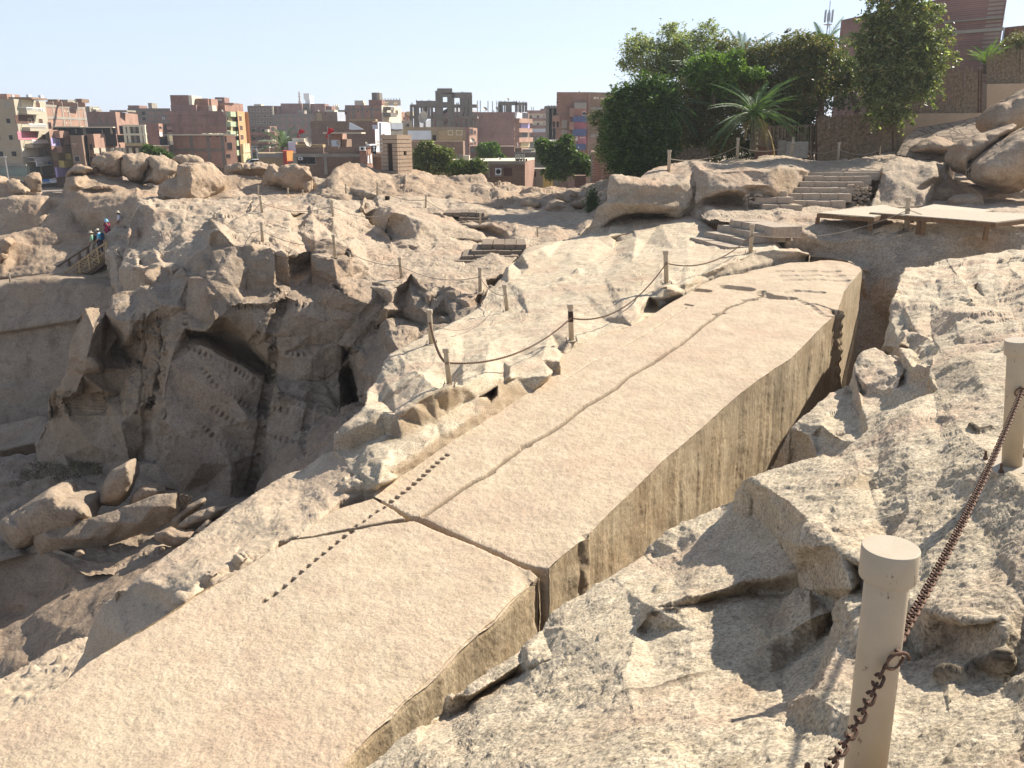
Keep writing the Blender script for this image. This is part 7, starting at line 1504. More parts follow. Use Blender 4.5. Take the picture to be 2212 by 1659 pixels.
b.balcony(1, [(345, 385, 650, 440), (395, 680, 700, 742), (447, 972, 745, 1038), (497, 1282, 805, 1345)], WHT, 1.3, True, BEI); b.panel(1, [(350, 445, 655, 510), (405, 745, 700, 812), (455, 1045, 745, 1110)], BEI, 'balcony_apron', 1.3)
b.panel(1, [(510, 1348, 822, 1445)], WHT, 'shop_sign', 1.45, 1.3); b.panel(1, [(722, 1365, 760, 1415), (755, 1388, 812, 1404)], BLU, 'sign_emblem', 1.49, 1.44); b.panel(1, [(620, 1368, 705, 1378), (628, 1388, 700, 1396), (630, 1405, 705, 1413), (530, 1418, 608, 1424)], TXT, 'sign_lettering', 1.49, 1.44)
b.panel(1, [(825, 1385, 960, 1418)], WHT, 'white_fascia', 0.5); b.panel(0, [(-400, 1408, 500, 1442)], CON, 'grey_fascia', 0.4); b.panel(0, [(-400, 1445, 500, 1622)], GL, 'shop_glazing', 0.1); b.panel(1, [(510, 1450, 975, 1612)], GL, 'shop_glazing', 0.1); b.panel(1, [(505, 1450, 520, 1620), (725, 1450, 755, 1612)], CRM, 'glazing_bar', 0.2)
b.panel(1, [(500, 1625, 1010, 1690)], BKO, 'brick_base', 0.15); b.ac(1, [(705, 397, 760, 457), (805, 973, 860, 1027)])
b.box(-20, 135, 118, 235, 153, BKO, 4); b.box(150, 195, 570, 232, 152, BKB, 5, 'roof_canopy'); b.box(470, 150, 515, 215, 156, WHB, 1, 'water_tank'); b.box(690, 160, 735, 215, 158, WHB, 1, 'water_tank'); b.box(200, 155, 225, 205, 153, WHT, 0.5, 'chimney')
def vsign(name, label, c, poly, Y, mat, items, cat='sign'):
    o = vwall(name, label, c, poly, Y, mat, 0.15, cat)
    for (x0, y0, x1, y1, mt, nm) in items:
        k = vwall(nm, None, c, [(x0, y0), (x1, y0), (x1, y1), (x0, y1)], Y - 0.06, mt, 0.05, cat); k.location -= o.location; k.parent = o
vsign('shop_sign', 'white and blue shop sign low on the beige block, above the boulders', 'A', [(316, 905), (498, 888), (500, 925), (318, 945)], 153, WHT, [(360, 897, 432, 918, BLU, 'blue_lettering_panel'), (325, 905, 352, 916, BLU, 'lettering'), (445, 900, 470, 906, TXT, 'lettering'), (475, 898, 492, 904, TXT, 'lettering'), (335, 925, 440, 930, TXT, 'lettering')])
b = Bld('bright orange brick block with a grid of concrete columns next to the beige one', 'a', [(815, 163), (1540, 180)], 368, BKO, 14, 'brick_building', TW)
b.frame(0, (980, 1150, 1262, 1430, 1530), (372, 580), (370, 740), (815, 1560), 0.5); 
for r in ((830, 275, 950, 368), (968, 278, 1110, 366), (1128, 282, 1228, 370), (1238, 290, 1390, 370), (1408, 296, 1535, 376)): b.box(*r, 168, BKO, 0.3, 'parapet')
b.box(858, 235, 1040, 275, 172, BKB, 5, 'roof_room'); b.box(1040, 240, 1225, 282, 173, CON, 4, 'roof_room'); b.box(1365, 225, 1480, 292, 174, BKB, 3); b.panel(0, [(1160, 440, 1180, 460), (1212, 445, 1230, 462), (1190, 655, 1210, 672), (1248, 658, 1264, 674)], CRM, 'patch', 0.06)
dish('dark round dish on the bright orange brick block', 'a', 1365, 275, 38, 168)
b = Bld('narrow block of stacked brick, blue and yellow balconies', 'a', [(885, 152), (1275, 158)], 790, BKO, 8, 'balcony_house', TW)
b.win(0, [(875, 655, 925, 770)], DK); b.balcony(0, [(985, 808, 1160, 915), (1150, 930, 1278, 1038), (1020, 1085, 1200, 1182)], BKO, 1.0); b.panel(0, [(925, 935, 1095, 1082)], LIL, 'lilac_niche'); b.win(0, [(992, 982, 1072, 1080)], BLU, 0.12, 'window', WHT)
b.balcony(0, [(1185, 1212, 1312, 1310), (1065, 1342, 1238, 1450)], YEL, 1.0); b.panel(0, [(960, 1190, 1180, 1340)], OCH, 'ochre_niche'); b.win(0, [(1085, 1248, 1125, 1335), (1240, 1335, 1280, 1430), (1200, 1045, 1270, 1120)], DK); b.panel(0, [(1005, 1465, 1222, 1640)], LIL, 'lilac_base', 0.3); b.win(0, [(1080, 1525, 1150, 1610)], WHB, 0.1, 'window', WHT)
b = Bld('dark brick building with an arched window under a long concrete canopy', 'a', [(1262, 149), (1480, 149), (1575, 157)], 890, BKB, 10, 'brick_building', TW)
b.win(0, [(1360, 1275, 1445, 1362)], DK, 0.1, 'window', CON); b.win(0, [(1330, 1045, 1390, 1110)], BKO); b.panel(0, [(1320, 1038, 1400, 1048)], CRM, 'lintel', 0.3)
b = Bld('unfinished brick building with open top floor and long concrete canopy', 'a', [(1572, 152), (1692, 152), (2125, 164)], 862, BKB, 10, 'brick_building', TW, mats=[BKB, BKO]); b.win(0, [(1630, 1050, 1680, 1150), (1630, 1285, 1690, 1355)], DK); b.panel(1, [(1700, 1115, 1800, 1220), (1830, 1115, 2125, 1180)], BEI, 'plaster_band', 0.05); b.win(1, [(1800, 1120, 1830, 1260), (1925, 1115, 1945, 1165), (1990, 1120, 2010, 1180)], DK)  # shaded face coloured darker brown, sunlit face orange, to carry the light
b = Bld('dark open floor below the bright orange brick block', 'a', [(965, 156), (2090, 158)], 742, DK, 6, 'unfinished_floor', TW, zb=-2.0); b.panel(0, [(950, 728, 1510, 745), (1500, 735, 2090, 752)], CRM, 'canopy_edge', 1.6); b.panel(0, [(1510, 740, 1570, 900), (2010, 750, 2040, 865), (1375, 770, 1395, 850), (1030, 762, 1070, 795), (1855, 790, 1870, 860)], CON, 'column', 0.3)
b = Bld('long dark brick block with a lit orange end', 'a', [(1560, 205), (2090, 205), (2490, 228)], 462, BKB, 14, 'brick_building', TW, mats=[BKP, BKO]); b.frame(0, (1810, 1940), (690,), (560, 700), (1600, 2090), 0.5, DCON); b.box(1540, 362, 1620, 462, 207, CON, 5); b.box(1620, 392, 1690, 455, 208, CRM, 3); b.box(1690, 415, 1740, 455, 208, CON, 3); b.box(1985, 430, 2300, 462, 210, CON, 5, 'roof_room')  # front brick darkened as shaded, end brick coloured brighter as sunlit
# --- b
b = Bld('grey-brown concrete grid building with two dark windows', 'b', [(295, 262), (1060, 262)], 398, BKP, 14, 'brick_building', TW); b.frame(0, (330, 415, 520, 640, 785, 915), (435, 540, 640), (400, 660), (300, 1040), 0.9, DCON); b.win(0, [(535, 450, 628, 525), (540, 550, 642, 622)], DK); b.box(290, 345, 495, 400, 264, BKP, 6); b.box(655, 300, 722, 395, 264, CON, 4); b.ac(0, [(925, 560, 965, 600)])
b = Bld('open concrete skeleton with two lit frame storeys', 'b', [(240, 149), (625, 149)], 712, BKP, 0.6, 'unfinished_building', TW, zb=-8.9, mats=[DCON]); b.frame(0, (262, 335, 548, 612), (716, 872), (712, 1030), (240, 640), 0.42, CRM, 0.5); b.frame(0, (415, 440), (), (720, 1030), (240, 640), 0.2, CON, 0.2); b.panel(0, [(300, 1025, 672, 1080)], OCH, 'parapet', 1.0); b.win(0, [(150, 720, 230, 860), (110, 890, 240, 1010)], DK); b.frame(0, (30, 120, 180, 250, 360, 480, 585), (), (1115, 1260), (0, 600), 0.5, BEI, 0.4); b.win(0, [(60, 1120, 110, 1200), (400, 1100, 470, 1230), (500, 1110, 575, 1230)], DK)
b = Bld('plum brick block half hidden behind the concrete skeleton', 'b', [(600, 200), (845, 200)], 660, BKP, 10, 'brick_building', TW)
b = Bld('small lit salmon house with tiny windows', 'b', [(840, 205), (985, 219)], 672, BKO, 8, 'house', TW); b.win(0, [(860, 730, 900, 770), (945, 735, 960, 770), (915, 850, 930, 880), (955, 850, 972, 880)], DK); b.ac(0, [(830, 830, 880, 905)]); b.panel(0, [(970, 670, 1010, 720), (985, 790, 1025, 830)], BKO, 'balcony', 1.5)
b = Bld('low dark garage front with a white sill beside the tree', 'b', [(860, 160), (1012, 161)], 915, DK, 6, 'house', TW); b.panel(0, [(700, 1068, 1010, 1085)], CRM, 'sill', 1.0); b.panel(0, [(830, 1090, 1005, 1215)], BKO, 'brick_base', 0.8); b.panel(0, [(1008, 890, 1062, 990)], YLP, 'yellow_board', 1.2); b.panel(0, [(1015, 992, 1072, 1058)], CON, 'board', 1.2)
b = Bld('tall dark brick block with two roof rooms behind the wide brick wall', 'b', [(1060, 215), (2065, 215)], 447, BKP, 16, 'brick_building', TW); b.frame(0, (1240, 1505, 1740, 1905), (518, 700), (447, 900), (1040, 2070), 0.6, BKB)
for x0, x1 in ((1030, 1205), (1245, 1480), (1515, 1705), (1740, 1885), (1925, 2050)): b.box(x0, 447, x1, 520, 214.8, BKP, 0.3, 'parapet')
b.box(1065, 335, 1525, 450, 218, BKP, 8); b.box(1055, 158, 1388, 340, 219, BK, 7); b.box(1388, 165, 1448, 345, 219, CRM, 7, 'roof_stair'); b.box(1528, 345, 1745, 450, 219, BK, 7, 'roof_room'); b.box(1520, 220, 1742, 350, 221, BK, 6); b.box(1742, 225, 1798, 350, 222, BKO, 5, 'roof_stair'); b.box(1750, 345, 1822, 450, 219, CRM, 3, 'roof_stair'); b.box(1822, 300, 2205, 455, 228, BK, 8)
b.box(1965, 305, 2212, 350, 227, BKO, 0.5, 'parapet'); b.box(1868, 198, 2040, 305, 230, BKP, 4); b.box(1885, 235, 1990, 256, 229.8, WHT, 0.3, 'opening'); dish('pale dish at the right corner of the tall dark brick block', 'b', 2020, 440, 26, 214)
b = Bld('wide windowless dark brick wall building in front of the tall block', 'b', [(1015, 166), (2040, 166), (2240, 168)], 882, BK, 14, 'brick_building', TW); b.frame(0, (1100, 1465, 1765, 2020), (1155,), (890, 1440), (1060, 2040), 0.55, DCON); b.panel(0, [(985, 870, 2300, 890)], CRM, 'slab_edge', 0.8); b.win(0, [(1765, 898, 1808, 920), (1900, 898, 1940, 915), (1620, 720, 1665, 732)], DK); b.win(1, [(2040, 905, 2080, 1020), (2090, 1020, 2180, 1150), (2065, 1235, 2150, 1300)], DK)
rg = random.Random(2); mbx = MB()
for k in range(40): x = rg.uniform(1700, 2030); p_ = P('b', x, 872, 165.5) - b.o; q_ = P('b', x + rg.uniform(-90, 90), 872 + rg.uniform(-22, 8), 165.5 + rg.uniform(0, 2)) - b.o; mbx.bar(p_, q_, 0.10)
mbx.build('timber_scraps', CRM, b.root)
# --- c
b = Bld('yellow apartment block with rows of pale green balconies', 'c', [(30, 180), (45, 180), (255, 189)], 352, YLP, 14, 'apartment_block', TW, mats=[BK, YLP]); b.panel(1, [(0, 352, 245, 462)], BK, 'brick_top', 0.3); b.panel(1, [(190, 352, 300, 1370)], BKO, 'brick_side_strip', 0.2)
for y in (460, 640, 812): b.balcony(1, [(48, y, 95, y+72), (98, y, 142, y+75), (178, y, 222, y+75)], GRN, 0.9)
for y in (980, 1155): b.balcony(1, [(165, y, 198, y+82), (228, y, 270, y+78)], GRN, 0.9)
b.win(1, [(140, 560, 175, 620), (60, 740, 110, 800), (215, 740, 235, 800), (145, 560, 165, 630), (60, 560, 80, 620), (195, 900, 225, 970), (190, 1070, 225, 1140), (240, 1080, 265, 1140), (245, 1220, 270, 1320)], DKB, 0.1, 'window', YLP)
b = Bld('orange rendered block with one window per floor', 'c', [(248, 184), (385, 192), (448, 192)], 445, ORG, 12, 'apartment_block', TW); b.panel(0, [(315, 1040, 450, 1200), (320, 1210, 452, 1375)], YLP, 'pale_bay', 0.5); b.win(0, [(278, 540, 328, 630), (292, 710, 345, 800), (307, 878, 360, 970)], DKB, 0.12, 'window', YLP); b.win(0, [(322, 1048, 355, 1145), (362, 1045, 395, 1145), (400, 1040, 430, 1142), (330, 1215, 360, 1315), (365, 1215, 400, 1312), (405, 1212, 432, 1300)], DK, 0.05, 'window', CRM, 0.55)
b = Bld('brown-grey block with four small windows on each floor', 'c', [(430, 330), (885, 330), (910, 338)], 352, flat('brown_render', (0.16, 0.12, 0.095), 0.9, 0, 0.1, 0.3), 16, 'apartment_block', TW)
for y in (418, 528, 640): b.win(0, [(497 + 2*(y//110), y, 545, y+34), (612, y, 655, y+34), (722, y, 772, y+34), (830, y, 872, y+34)], DK if y > 420 else DKB, 0.2, 'window', CON)
b.panel(0, [(885, 352, 912, 520)], CRM, 'stair_strip', 0.3); b.box(550, 322, 680, 355, 332, CRM, 4, 'water_tank')
b = Bld('brick block with three open storeys and rounded corner balconies', 'c', [(430, 262), (840, 262), (965, 268)], 722, BKP, 12, 'balcony_house', TW); b.frame(0, (520, 640, 765), (722, 875, 1030, 1185), (720, 1200), (430, 840), 0.5, DCON, 0.3); b.win(0, [(528, 770, 575, 828), (688, 770, 735, 828), (540, 918, 582, 975), (700, 920, 738, 975), (548, 1070, 590, 1118), (718, 1072, 752, 1120), (500, 1190, 600, 1330)], DK, 0.15, 'window', BEI); b.balcony(0, [(440, 835, 835, 878), (440, 985, 845, 1030), (445, 1120, 850, 1180)], BK, 1.6); b.balcony(1, [(835, 830, 965, 880), (850, 1118, 985, 1185)], BKO, 1.6); b.win(1, [(860, 740, 910, 820), (930, 770, 942, 810), (865, 1040, 935, 1110)], DK, 0.1, 'window', BKO); b.panel(1, [(860, 895, 870, 1015), (880, 895, 888, 1015), (905, 895, 915, 1015)], CRM, 'post', 0.5); b.panel(0, [(780, 780, 835, 830), (808, 1080, 860, 1118)], CRM, 'board', 1.8)
b = Bld('big plum brick block with a regular grey concrete grid', 'c', [(925, 330), (1680, 330)], 497, BKP, 16, 'brick_building', TW); b.frame(0, (935, 1028, 1148, 1300, 1435, 1562, 1670), (545, 660, 775, 890), (497, 1010), (925, 1680), 1.1, DCON)
b.box(1035, 310, 1420, 500, 338, BKP, 10); b.box(1420, 310, 1560, 500, 340, DCON, 8); b.box(1560, 315, 1835, 500, 342, BKP, 8); b.box(905, 355, 1040, 500, 339, BK, 8); b.box(965, 358, 1005, 495, 337.5, BKO, 1, 'lit_pier'); b.box(1345, 435, 1465, 500, 334, CON, 4); b.box(1475, 380, 1520, 402, 333, DK, 2, 'opening')
b = Bld('brown wall building behind the roofs with a torn cream poster', 'c', [(1640, 262), (2060, 262), (2212, 266)], 462, BKB, 12, 'house', TW, mats=[BKB, WHB]); b.panel(0, [(1690, 485, 1790, 622)], OCH, 'plaster_patch', 0.1); b.win(0, [(1842, 470, 1862, 518)], DK); b.box(1830, 425, 2010, 462, 262.5, CRM, 5); b.box(1850, 360, 1960, 425, 270, BKP, 6); dish('white dish above the cream poster', 'c', 1733, 440, 20, 261)
b = Bld('ornate sand-coloured building with small domes on the skyline', 'c', [(1960, 380), (2095, 380)], 375, CRM, 12, 'ornate_building', TW)
for x in (1985, 2025, 2060): b.box(x, 335, x+16, 378, 380, CRM, 2, 'turret')
b = Bld('distant low dark roofs right of the ornate building', 'c', [(2085, 340), (2400, 340)], 428, DCON, 10, 'house', TW)
def minaret():
    Y = 520.0; p = P('c', 1388, 330, Y); root = empty('minaret', p - Vector((0, 0, 6))); tag(root, 'slender pale minaret on the horizon beside the white tower', 'minaret'); k = (P('c', 1400, 300, Y) - P('c', 1380, 300, Y)).x/20; g = flat('pale_pink_stone', (0.50, 0.42, 0.38), 0.9)
    H = lambda y: P('c', 1380, y, Y).z - p.z + 6
    MB().lathe([(22*k, -8), (22*k, H(300)), (26*k, H(296)), (28*k, H(268)), (20*k, H(262))], 12).build('base', g, root); MB().lathe([(17*k, H(262)), (16*k, H(190)), (24*k, H(182)), (24*k, H(172)), (13*k, H(168)), (12*k, H(150))], 12).build('shaft', g, root)
    MB().lathe([(19*k, H(150)), (19*k, H(142)), (10*k, H(140)), (16*k, H(125)), (15*k, H(112)), (6*k, H(100)), (3*k, H(88)), (0.1, H(72))], 12).build('cap', g, root)
minaret()
def wtower():
    Y = 480.0; a = P('c', 1477, 160, Y); b_ = P('c', 1560, 160, Y); z0 = P('c', 1500, 340, Y).z; root = empty('white_tower', (a.x, Y, z0)); tag(root, 'square white tower with a small opening on the horizon', 'tower'); h = a.z - z0
    MB().box(((b_.x-a.x)/2, 5, h/2), (b_.x-a.x, 10, h)).build('shaft', WHB, root); q = P('c', 1508, 184, Y); MB().box((q.x - a.x, -0.1, q.z - z0), (3.2, 0.3, 3.2)).build('opening', WHT, root)
wtower()
b = Bld('low ochre wall building before the street lamps', 'c', [(630, 118), (1075, 118)], 1215, OCH, 8, 'house', TW); b.panel(0, [(630, 1215, 1075, 1300)], CON, 'concrete_band', 0.1)
b = Bld('little kiosk with one red side and one orange side', 'c', [(1072, 112), (1142, 111), (1268, 113)], 1172, REDP, 5, 'kiosk', TW, mats=[REDP, ORP]); b.win(1, [(1160, 1362, 1268, 1405)], DK)
b = Bld('wide brown brick house with a concrete band and a dark strip window', 'c', [(1265, 98), (3050, 98)], 1215, BKB, 8, 'house', TW); b.panel(0, [(1262, 1222, 3060, 1280)], CON, 'concrete_band', 0.12); b.panel(0, [(1830, 1280, 1885, 1600), (1262, 1280, 1330, 1420)], CON, 'column', 0.1); b.win(0, [(1345, 1285, 1500, 1408), (1515, 1285, 1668, 1408)], DK, 0.08, 'window', CON); b.ac(0, [(1375, 1285, 1445, 1335)])
b.box(1310, 1108, 1665, 1215, 98.3, BKB, 0.3, 'parapet'); b.box(1665, 1100, 1810, 1215, 98.3, BKB, 0.3, 'parapet'); b.box(1885, 1100, 2760, 1215, 98.3, BKB, 0.3, 'parapet'); b.box(1300, 1055, 1800, 1110, 100, OCH, 1.5, 'rubble_on_roof')
b.box(1960, 850, 2120, 1110, 104, BKO, 4, 'roof_room'); b.box(1800, 835, 2500, 858, 102.5, CRM, 3, 'reed_roof'); b.box(2140, 960, 2212, 1100, 104, BKB, 4, 'roof_room'); b.box(1955, 978, 2095, 1090, 97.9, WHB, 0.1, 'white_board')
dish('largest brownish satellite dish, tilted, on the wide brown house', 'c', 1535, 1012, 85, 99, 0.9, 0.25, 0.9); dish('pale dish beside the white board on the wide brown house', 'c', 2085, 1030, 42, 97, 0.3, 0.2)
b = Bld('white cloth covered roof shelter between palm and brown house', 'c', [(1170, 118), (1310, 118), (1470, 121)], 1010, WHB, 5, 'shelter', TW, zb=-3.5, mats=[WHB, OCH]); b.box(1245, 945, 1460, 1012, 119, CRM, 3, 'clutter')
for lab, x0, y0, y1, Y in (('red flag hanging beside the largest dish', 1362, 780, 930, 108), ('red flag on a pole above the brown house roof', 1885, 760, 945, 100)):
    a = P('c', x0, y0, Y); z = P('c', x0, y1+ (30 if x0 < 1500 else 130), Y).z; root = empty('flag', (a.x, Y, z)); tag(root, lab, 'flag', 'red flags'); MB().tube([(0, 0, 0), (0.02, 0, a.z-z+0.2)], 0.04, 6).build('pole', MET, root)
    V = []; F = []; h = a.z - P('c', x0, y1, Y).z
    for i in range(9):
        for j in range(5): V.append((0.0 + j*0.17*(0.7 + 0.5*math.sin(i*0.8)) - 0.25*(i/8), 0.12*math.sin(j*1.9 + i*0.5), a.z - z - h*i/8))
    for i in range(8):
        for j in range(4): F.append((i*5+j, i*5+j+1, i*5+j+6, i*5+j+5))
    me = mesh_obj('cloth', V, F, flat('red_cloth', (0.55, 0.02, 0.03), 0.8), root)
for lab, x, y, Y in (('left street lamp before the open-storey block', 515, 1105, 150), ('right street lamp before the ochre wall', 612, 1150, 135), ('street lamp at the very left before the beige block', None, None, None)):
    if x is None: p, q, l = P('a', 145, 1640, 140), P('a', 85, 1290, 140), P('a', 60, 1285, 140)
    elif x == 515: p, q, l = P('c', 525, 1390, Y), P('c', 513, 1110, Y), P('c', 565, 1090, Y)
    else: p, q, l = P('c', 625, 1340, Y), P('c', 610, 1165, Y), P('c', 545, 1135, Y)
    root = empty('street_lamp', p); tag(root, lab, 'street lamp', 'street lamps'); MB().tube([(0, 0, -2), (0, 0, (q-p).z*0.95), (q-p), (q-p).lerp(l-p, 0.6) + Vector((0, 0, 0.15))], 0.10, 7).build('pole', MET, root); MB().box(l - p, (1.0, 0.35, 0.2)).build('lamp_head', MET, root, False, 0.05)
# parked cars glimpsed
for lab, x, y, Y, mt in (('silver parked car seen behind the left boulders', 650, 1395, 128, WHT), ('dark parked car beside the silver one', 600, 1400, 132, DCON)):
    p = P('c', x, y, Y); root = empty('parked_car', p - Vector((0, 0, 0.9))); tag(root, lab, 'car', 'cars parked behind the rocks'); prof = [(-2.1, 0.3), (2.1, 0.3), (2.1, 0.85), (1.3, 1.0), (0.8, 1.45), (-1.0, 1.48), (-1.6, 1.05), (-2.1, 0.95)]
    MB().hull([Vector((a_, -0.85, z_)) for a_, z_ in prof], [Vector((a_, 0.85, z_)) for a_, z_ in prof]).build('body', mt, root, False, 0.08); wp = [(0.75, 1.02), (0.55, 1.38), (-0.9, 1.40), (-1.35, 1.06)]
    MB().hull([Vector((a_, -0.87, z_)) for a_, z_ in wp], [Vector((a_, 0.87, z_)) for a_, z_ in wp]).build('side_window', DK, root)
    for sx in (-1.3, 1.3):
        for sy in (-0.8, 0.8): MB().tube([(sx, sy-0.1, 0.33), (sx, sy+0.1, 0.33)], 0.33, 14).build('wheel', DK, root)
# --- d
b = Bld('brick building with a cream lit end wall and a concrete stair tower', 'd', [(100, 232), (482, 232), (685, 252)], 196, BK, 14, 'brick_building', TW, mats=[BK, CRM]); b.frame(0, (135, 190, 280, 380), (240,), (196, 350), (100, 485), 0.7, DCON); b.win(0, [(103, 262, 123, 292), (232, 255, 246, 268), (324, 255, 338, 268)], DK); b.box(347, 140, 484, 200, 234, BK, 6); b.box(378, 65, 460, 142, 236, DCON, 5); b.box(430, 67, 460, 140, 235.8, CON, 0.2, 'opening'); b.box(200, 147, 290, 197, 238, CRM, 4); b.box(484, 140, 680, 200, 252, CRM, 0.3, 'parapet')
b.win(1, [(513, 170, 524, 200), (533, 170, 546, 202), (612, 176, 622, 204), (630, 176, 643, 204), (580, 248, 606, 296), (627, 250, 652, 296)], DKB, 0.12, 'window', YLP); b.balcony(1, [(500, 215, 540, 240), (500, 275, 565, 310)], DCON, 2.0); b.rods(490, 670, 140, 124, 245, 7); dish('small dish on the cream roof room', 'd', 270, 183, 8, 236)
b = Bld('back row of brown low walls crossing the middle of the town', 'd', [(-260, 150), (130, 150), (385, 150), (575, 156)], 362, BKB, 6, 'house', TW); b.box(145, 340, 420, 362, 151, OCH, 2, 'rubble_on_roof')
b = Bld('brown wall with a white gable slope on it', 'd', [(100, 140), (440, 140)], 452, BKB, 6, 'house', TW); k = vwall('white_gable', None, 'd', [(148, 372), (300, 450), (170, 452), (142, 445)], 139.8, WHT, 0.15); k.location -= b.o; k.parent = b.root
b = Bld('tall narrow white wall catching the sun beside the hut', 'd', [(385, 124), (442, 124), (572, 134)], 370, WHT, 5, 'white_house', TW, mats=[BKP, WHT]); b.win(1, [(478, 495, 512, 515)], DKB); b.panel(0, [(388, 400, 436, 445)], WHB, 'white_board', 0.1)
b = Bld('lower white stepped wall left of the hut', 'd', [(414, 112), (452, 116)], 445, WHT, 4, 'white_house', TW); b.win(0, [(430, 565, 450, 590), (432, 600, 450, 625)], OCH)
vwall('drain_column', 'pale grey round column running down behind the hut', 'd', [(455, 380), (478, 380), (487, 860), (463, 860)], 110, WHB, 0.8, 'column')
b = Bld('grey plaster house with an arched window', 'd', [(576, 150), (702, 152)], 378, CON, 6, 'house', TW); b.panel(0, [(580, 382, 698, 445)], WHB, 'white_band', 0.1); b.win(0, [(618, 393, 657, 444)], DK, 0.12, 'window', WHT)
b = Bld('reddish cream far house with a round bay', 'd', [(685, 260), (770, 268), (790, 268)], 265, BKO, 8, 'house', TW); b.win(0, [(706, 322, 720, 345)], DK); b.box(740, 262, 800, 300, 264, YLP, 4)
b = Bld('house with dark niche behind the grey plaster house', 'd', [(690, 170), (800, 172)], 355, DCON, 6, 'house', TW); b.win(0, [(748, 390, 768, 420)], DK)
b = Bld('long low house with white and cream patches under the open concrete frame', 'd', [(705, 136), (1269, 137), (1345, 137)], 424, flat('sandy_render', (0.30, 0.235, 0.15), 0.9, 0, 0.15, 0.5), 8, 'house', TW); b.panel(0, [(755, 460, 1000, 560)], WHB, 'whitewashed_wall', 0.1); b.panel(0, [(805, 555, 1000, 580)], BKB, 'brick_base', 0.12); b.win(0, [(1012, 508, 1050, 570)], DK)
b.panel(0, [(1075, 462, 1355, 555)], OCH, 'plaster', 0.1); b.win(0, [(1178, 463, 1218, 502), (1263, 463, 1316, 502)], DK, 0.1, 'window', CRM, 0.16)
b = Bld('low brown brick wall house behind the olive tree', 'd', [(800, 120), (1330, 120), (1350, 123)], 572, BKB, 5, 'house', TW)
# brown house with posts left of hut, AC and black flag
b = Bld('narrow brick house beside the hut with an air conditioner', 'd', [(250, 92), (322, 92), (385, 96)], 640, BK, 5, 'house', TW); b.ac(0, [(258, 628, 318, 668)]); b.win(1, [(330, 715, 350, 800), (362, 705, 382, 800)], WHT, 0.06); b.panel(1, [(320, 602, 384, 615)], WHT, 'ledge', 0.4)
vsign('dark_banner', 'dark banner with a pale crossed emblem left of the hut', 'd', [(378, 614), (428, 614), (425, 708), (372, 690)], 93, flat('navy_cloth', (0.02, 0.022, 0.045), 0.9), [], 'banner')
bn = [o for o in C.objects if o.name.startswith('dark_banner')][0]; mbn = MB()
for (x0, y0), (x1, y1) in (((390, 630), (415, 672)), ((415, 630), (390, 672)), ((402, 622), (402, 650)), ((392, 680), (414, 668))): mbn.bar(P('d', x0, y0, 92.9) - bn.location, P('d', x1, y1, 92.9) - bn.location, 0.12, 0.05)
k = mbn.build('emblem', WHT, bn)
dish('small round dish over the narrow brick house', 'd', 328, 588, 14, 92)
# sentry hut
def hut():
    a, bq, cq = P('d', 480, 845, 66.5), P('d', 655, 885, 64.8), P('d', 806, 903, 66.2); zt = P('d', 645, 515, 64.8).z; z0 = P('d', 655, 885, 64.8).z
    st = rockmat('hut_stone', (0.50, 0.37, 0.26), (0.62, 0.48, 0.35), (0.55, 0.37, 0.26), (0.3, 0.2, 0.15), 0.3, 12, 0.7, 4, 0.3, 0.02)
    root = empty('sentry_hut', (bq.x, bq.y, z0)); tag(root, 'small square stone sentry hut with a tall dark doorway on the ridge', 'hut'); o = root.location
    A, B_, Cc = [Vector((q.x - o.x, q.y - o.y, 0)) for q in (a, bq, cq)]; D = A + Cc - B_; h = zt - z0; n = 9; g = 0.035
    door0, door1 = 0.40, 0.70
    for k in range(n):
        z_0, z_1 = h*k/n + g, h*(k+1)/n; ring = [A, B_, Cc, D]
        def wallseg(p, q, s0, s1, mb, za=z_0, zb=z_1, th=0.2):
            e = (q-p); u = p + e*s0; v = p + e*s1; nn = Vector((e.y, -e.x, 0)).normalized()*-th; mb.hull([u + Vector((0, 0, za)), v + Vector((0, 0, za)), v + nn + Vector((0, 0, za)), u + nn + Vector((0, 0, za))], [u + Vector((0, 0, zb)), v + Vector((0, 0, zb)), v + nn + Vector((0, 0, zb)), u + nn + Vector((0, 0, zb))])
        mb = MB()
        if k < n-2: wallseg(A, B_, 0.02, door0, mb); wallseg(A, B_, door1, 0.98, mb)
        else: wallseg(A, B_, 0.02, 0.98, mb)
        if k == 4: wallseg(B_, Cc, 0.0, 0.42, mb); wallseg(B_, Cc, 0.63, 1, mb)
        else: wallseg(B_, Cc, 0, 1, mb)
        wallseg(Cc, D, 0, 1, mb); wallseg(D, A, 0, 1, mb); mb.build('stone_course', st, root)
    dk = MB(); q = lambda p, f: p.lerp((A+B_+Cc+D)/4, f); r1 = [q(v, 0.12) for v in (A, B_, Cc, D)]; dk.hull([v + Vector((0, 0, 0.02)) for v in r1], [v + Vector((0, 0, h-0.05)) for v in r1]); dk.build('interior', flat('dark_joint', (0.05, 0.035, 0.025), 0.9), root)
    rf = MB(); rf.hull([v + Vector((0, 0, h)) for v in (A, B_, Cc, D)], [v + Vector((0, 0, h+0.07)) for v in (A, B_, Cc, D)]); rf.build('roof', st, root)
    pl = MB(); r2 = [q(v, -0.04) for v in (A, B_, Cc, D)]; pl.hull([v + Vector((0, 0, -0.5)) for v in r2], [v + Vector((0, 0, 0.0)) for v in r2]); pl.build('plinth', st, root)
hut()
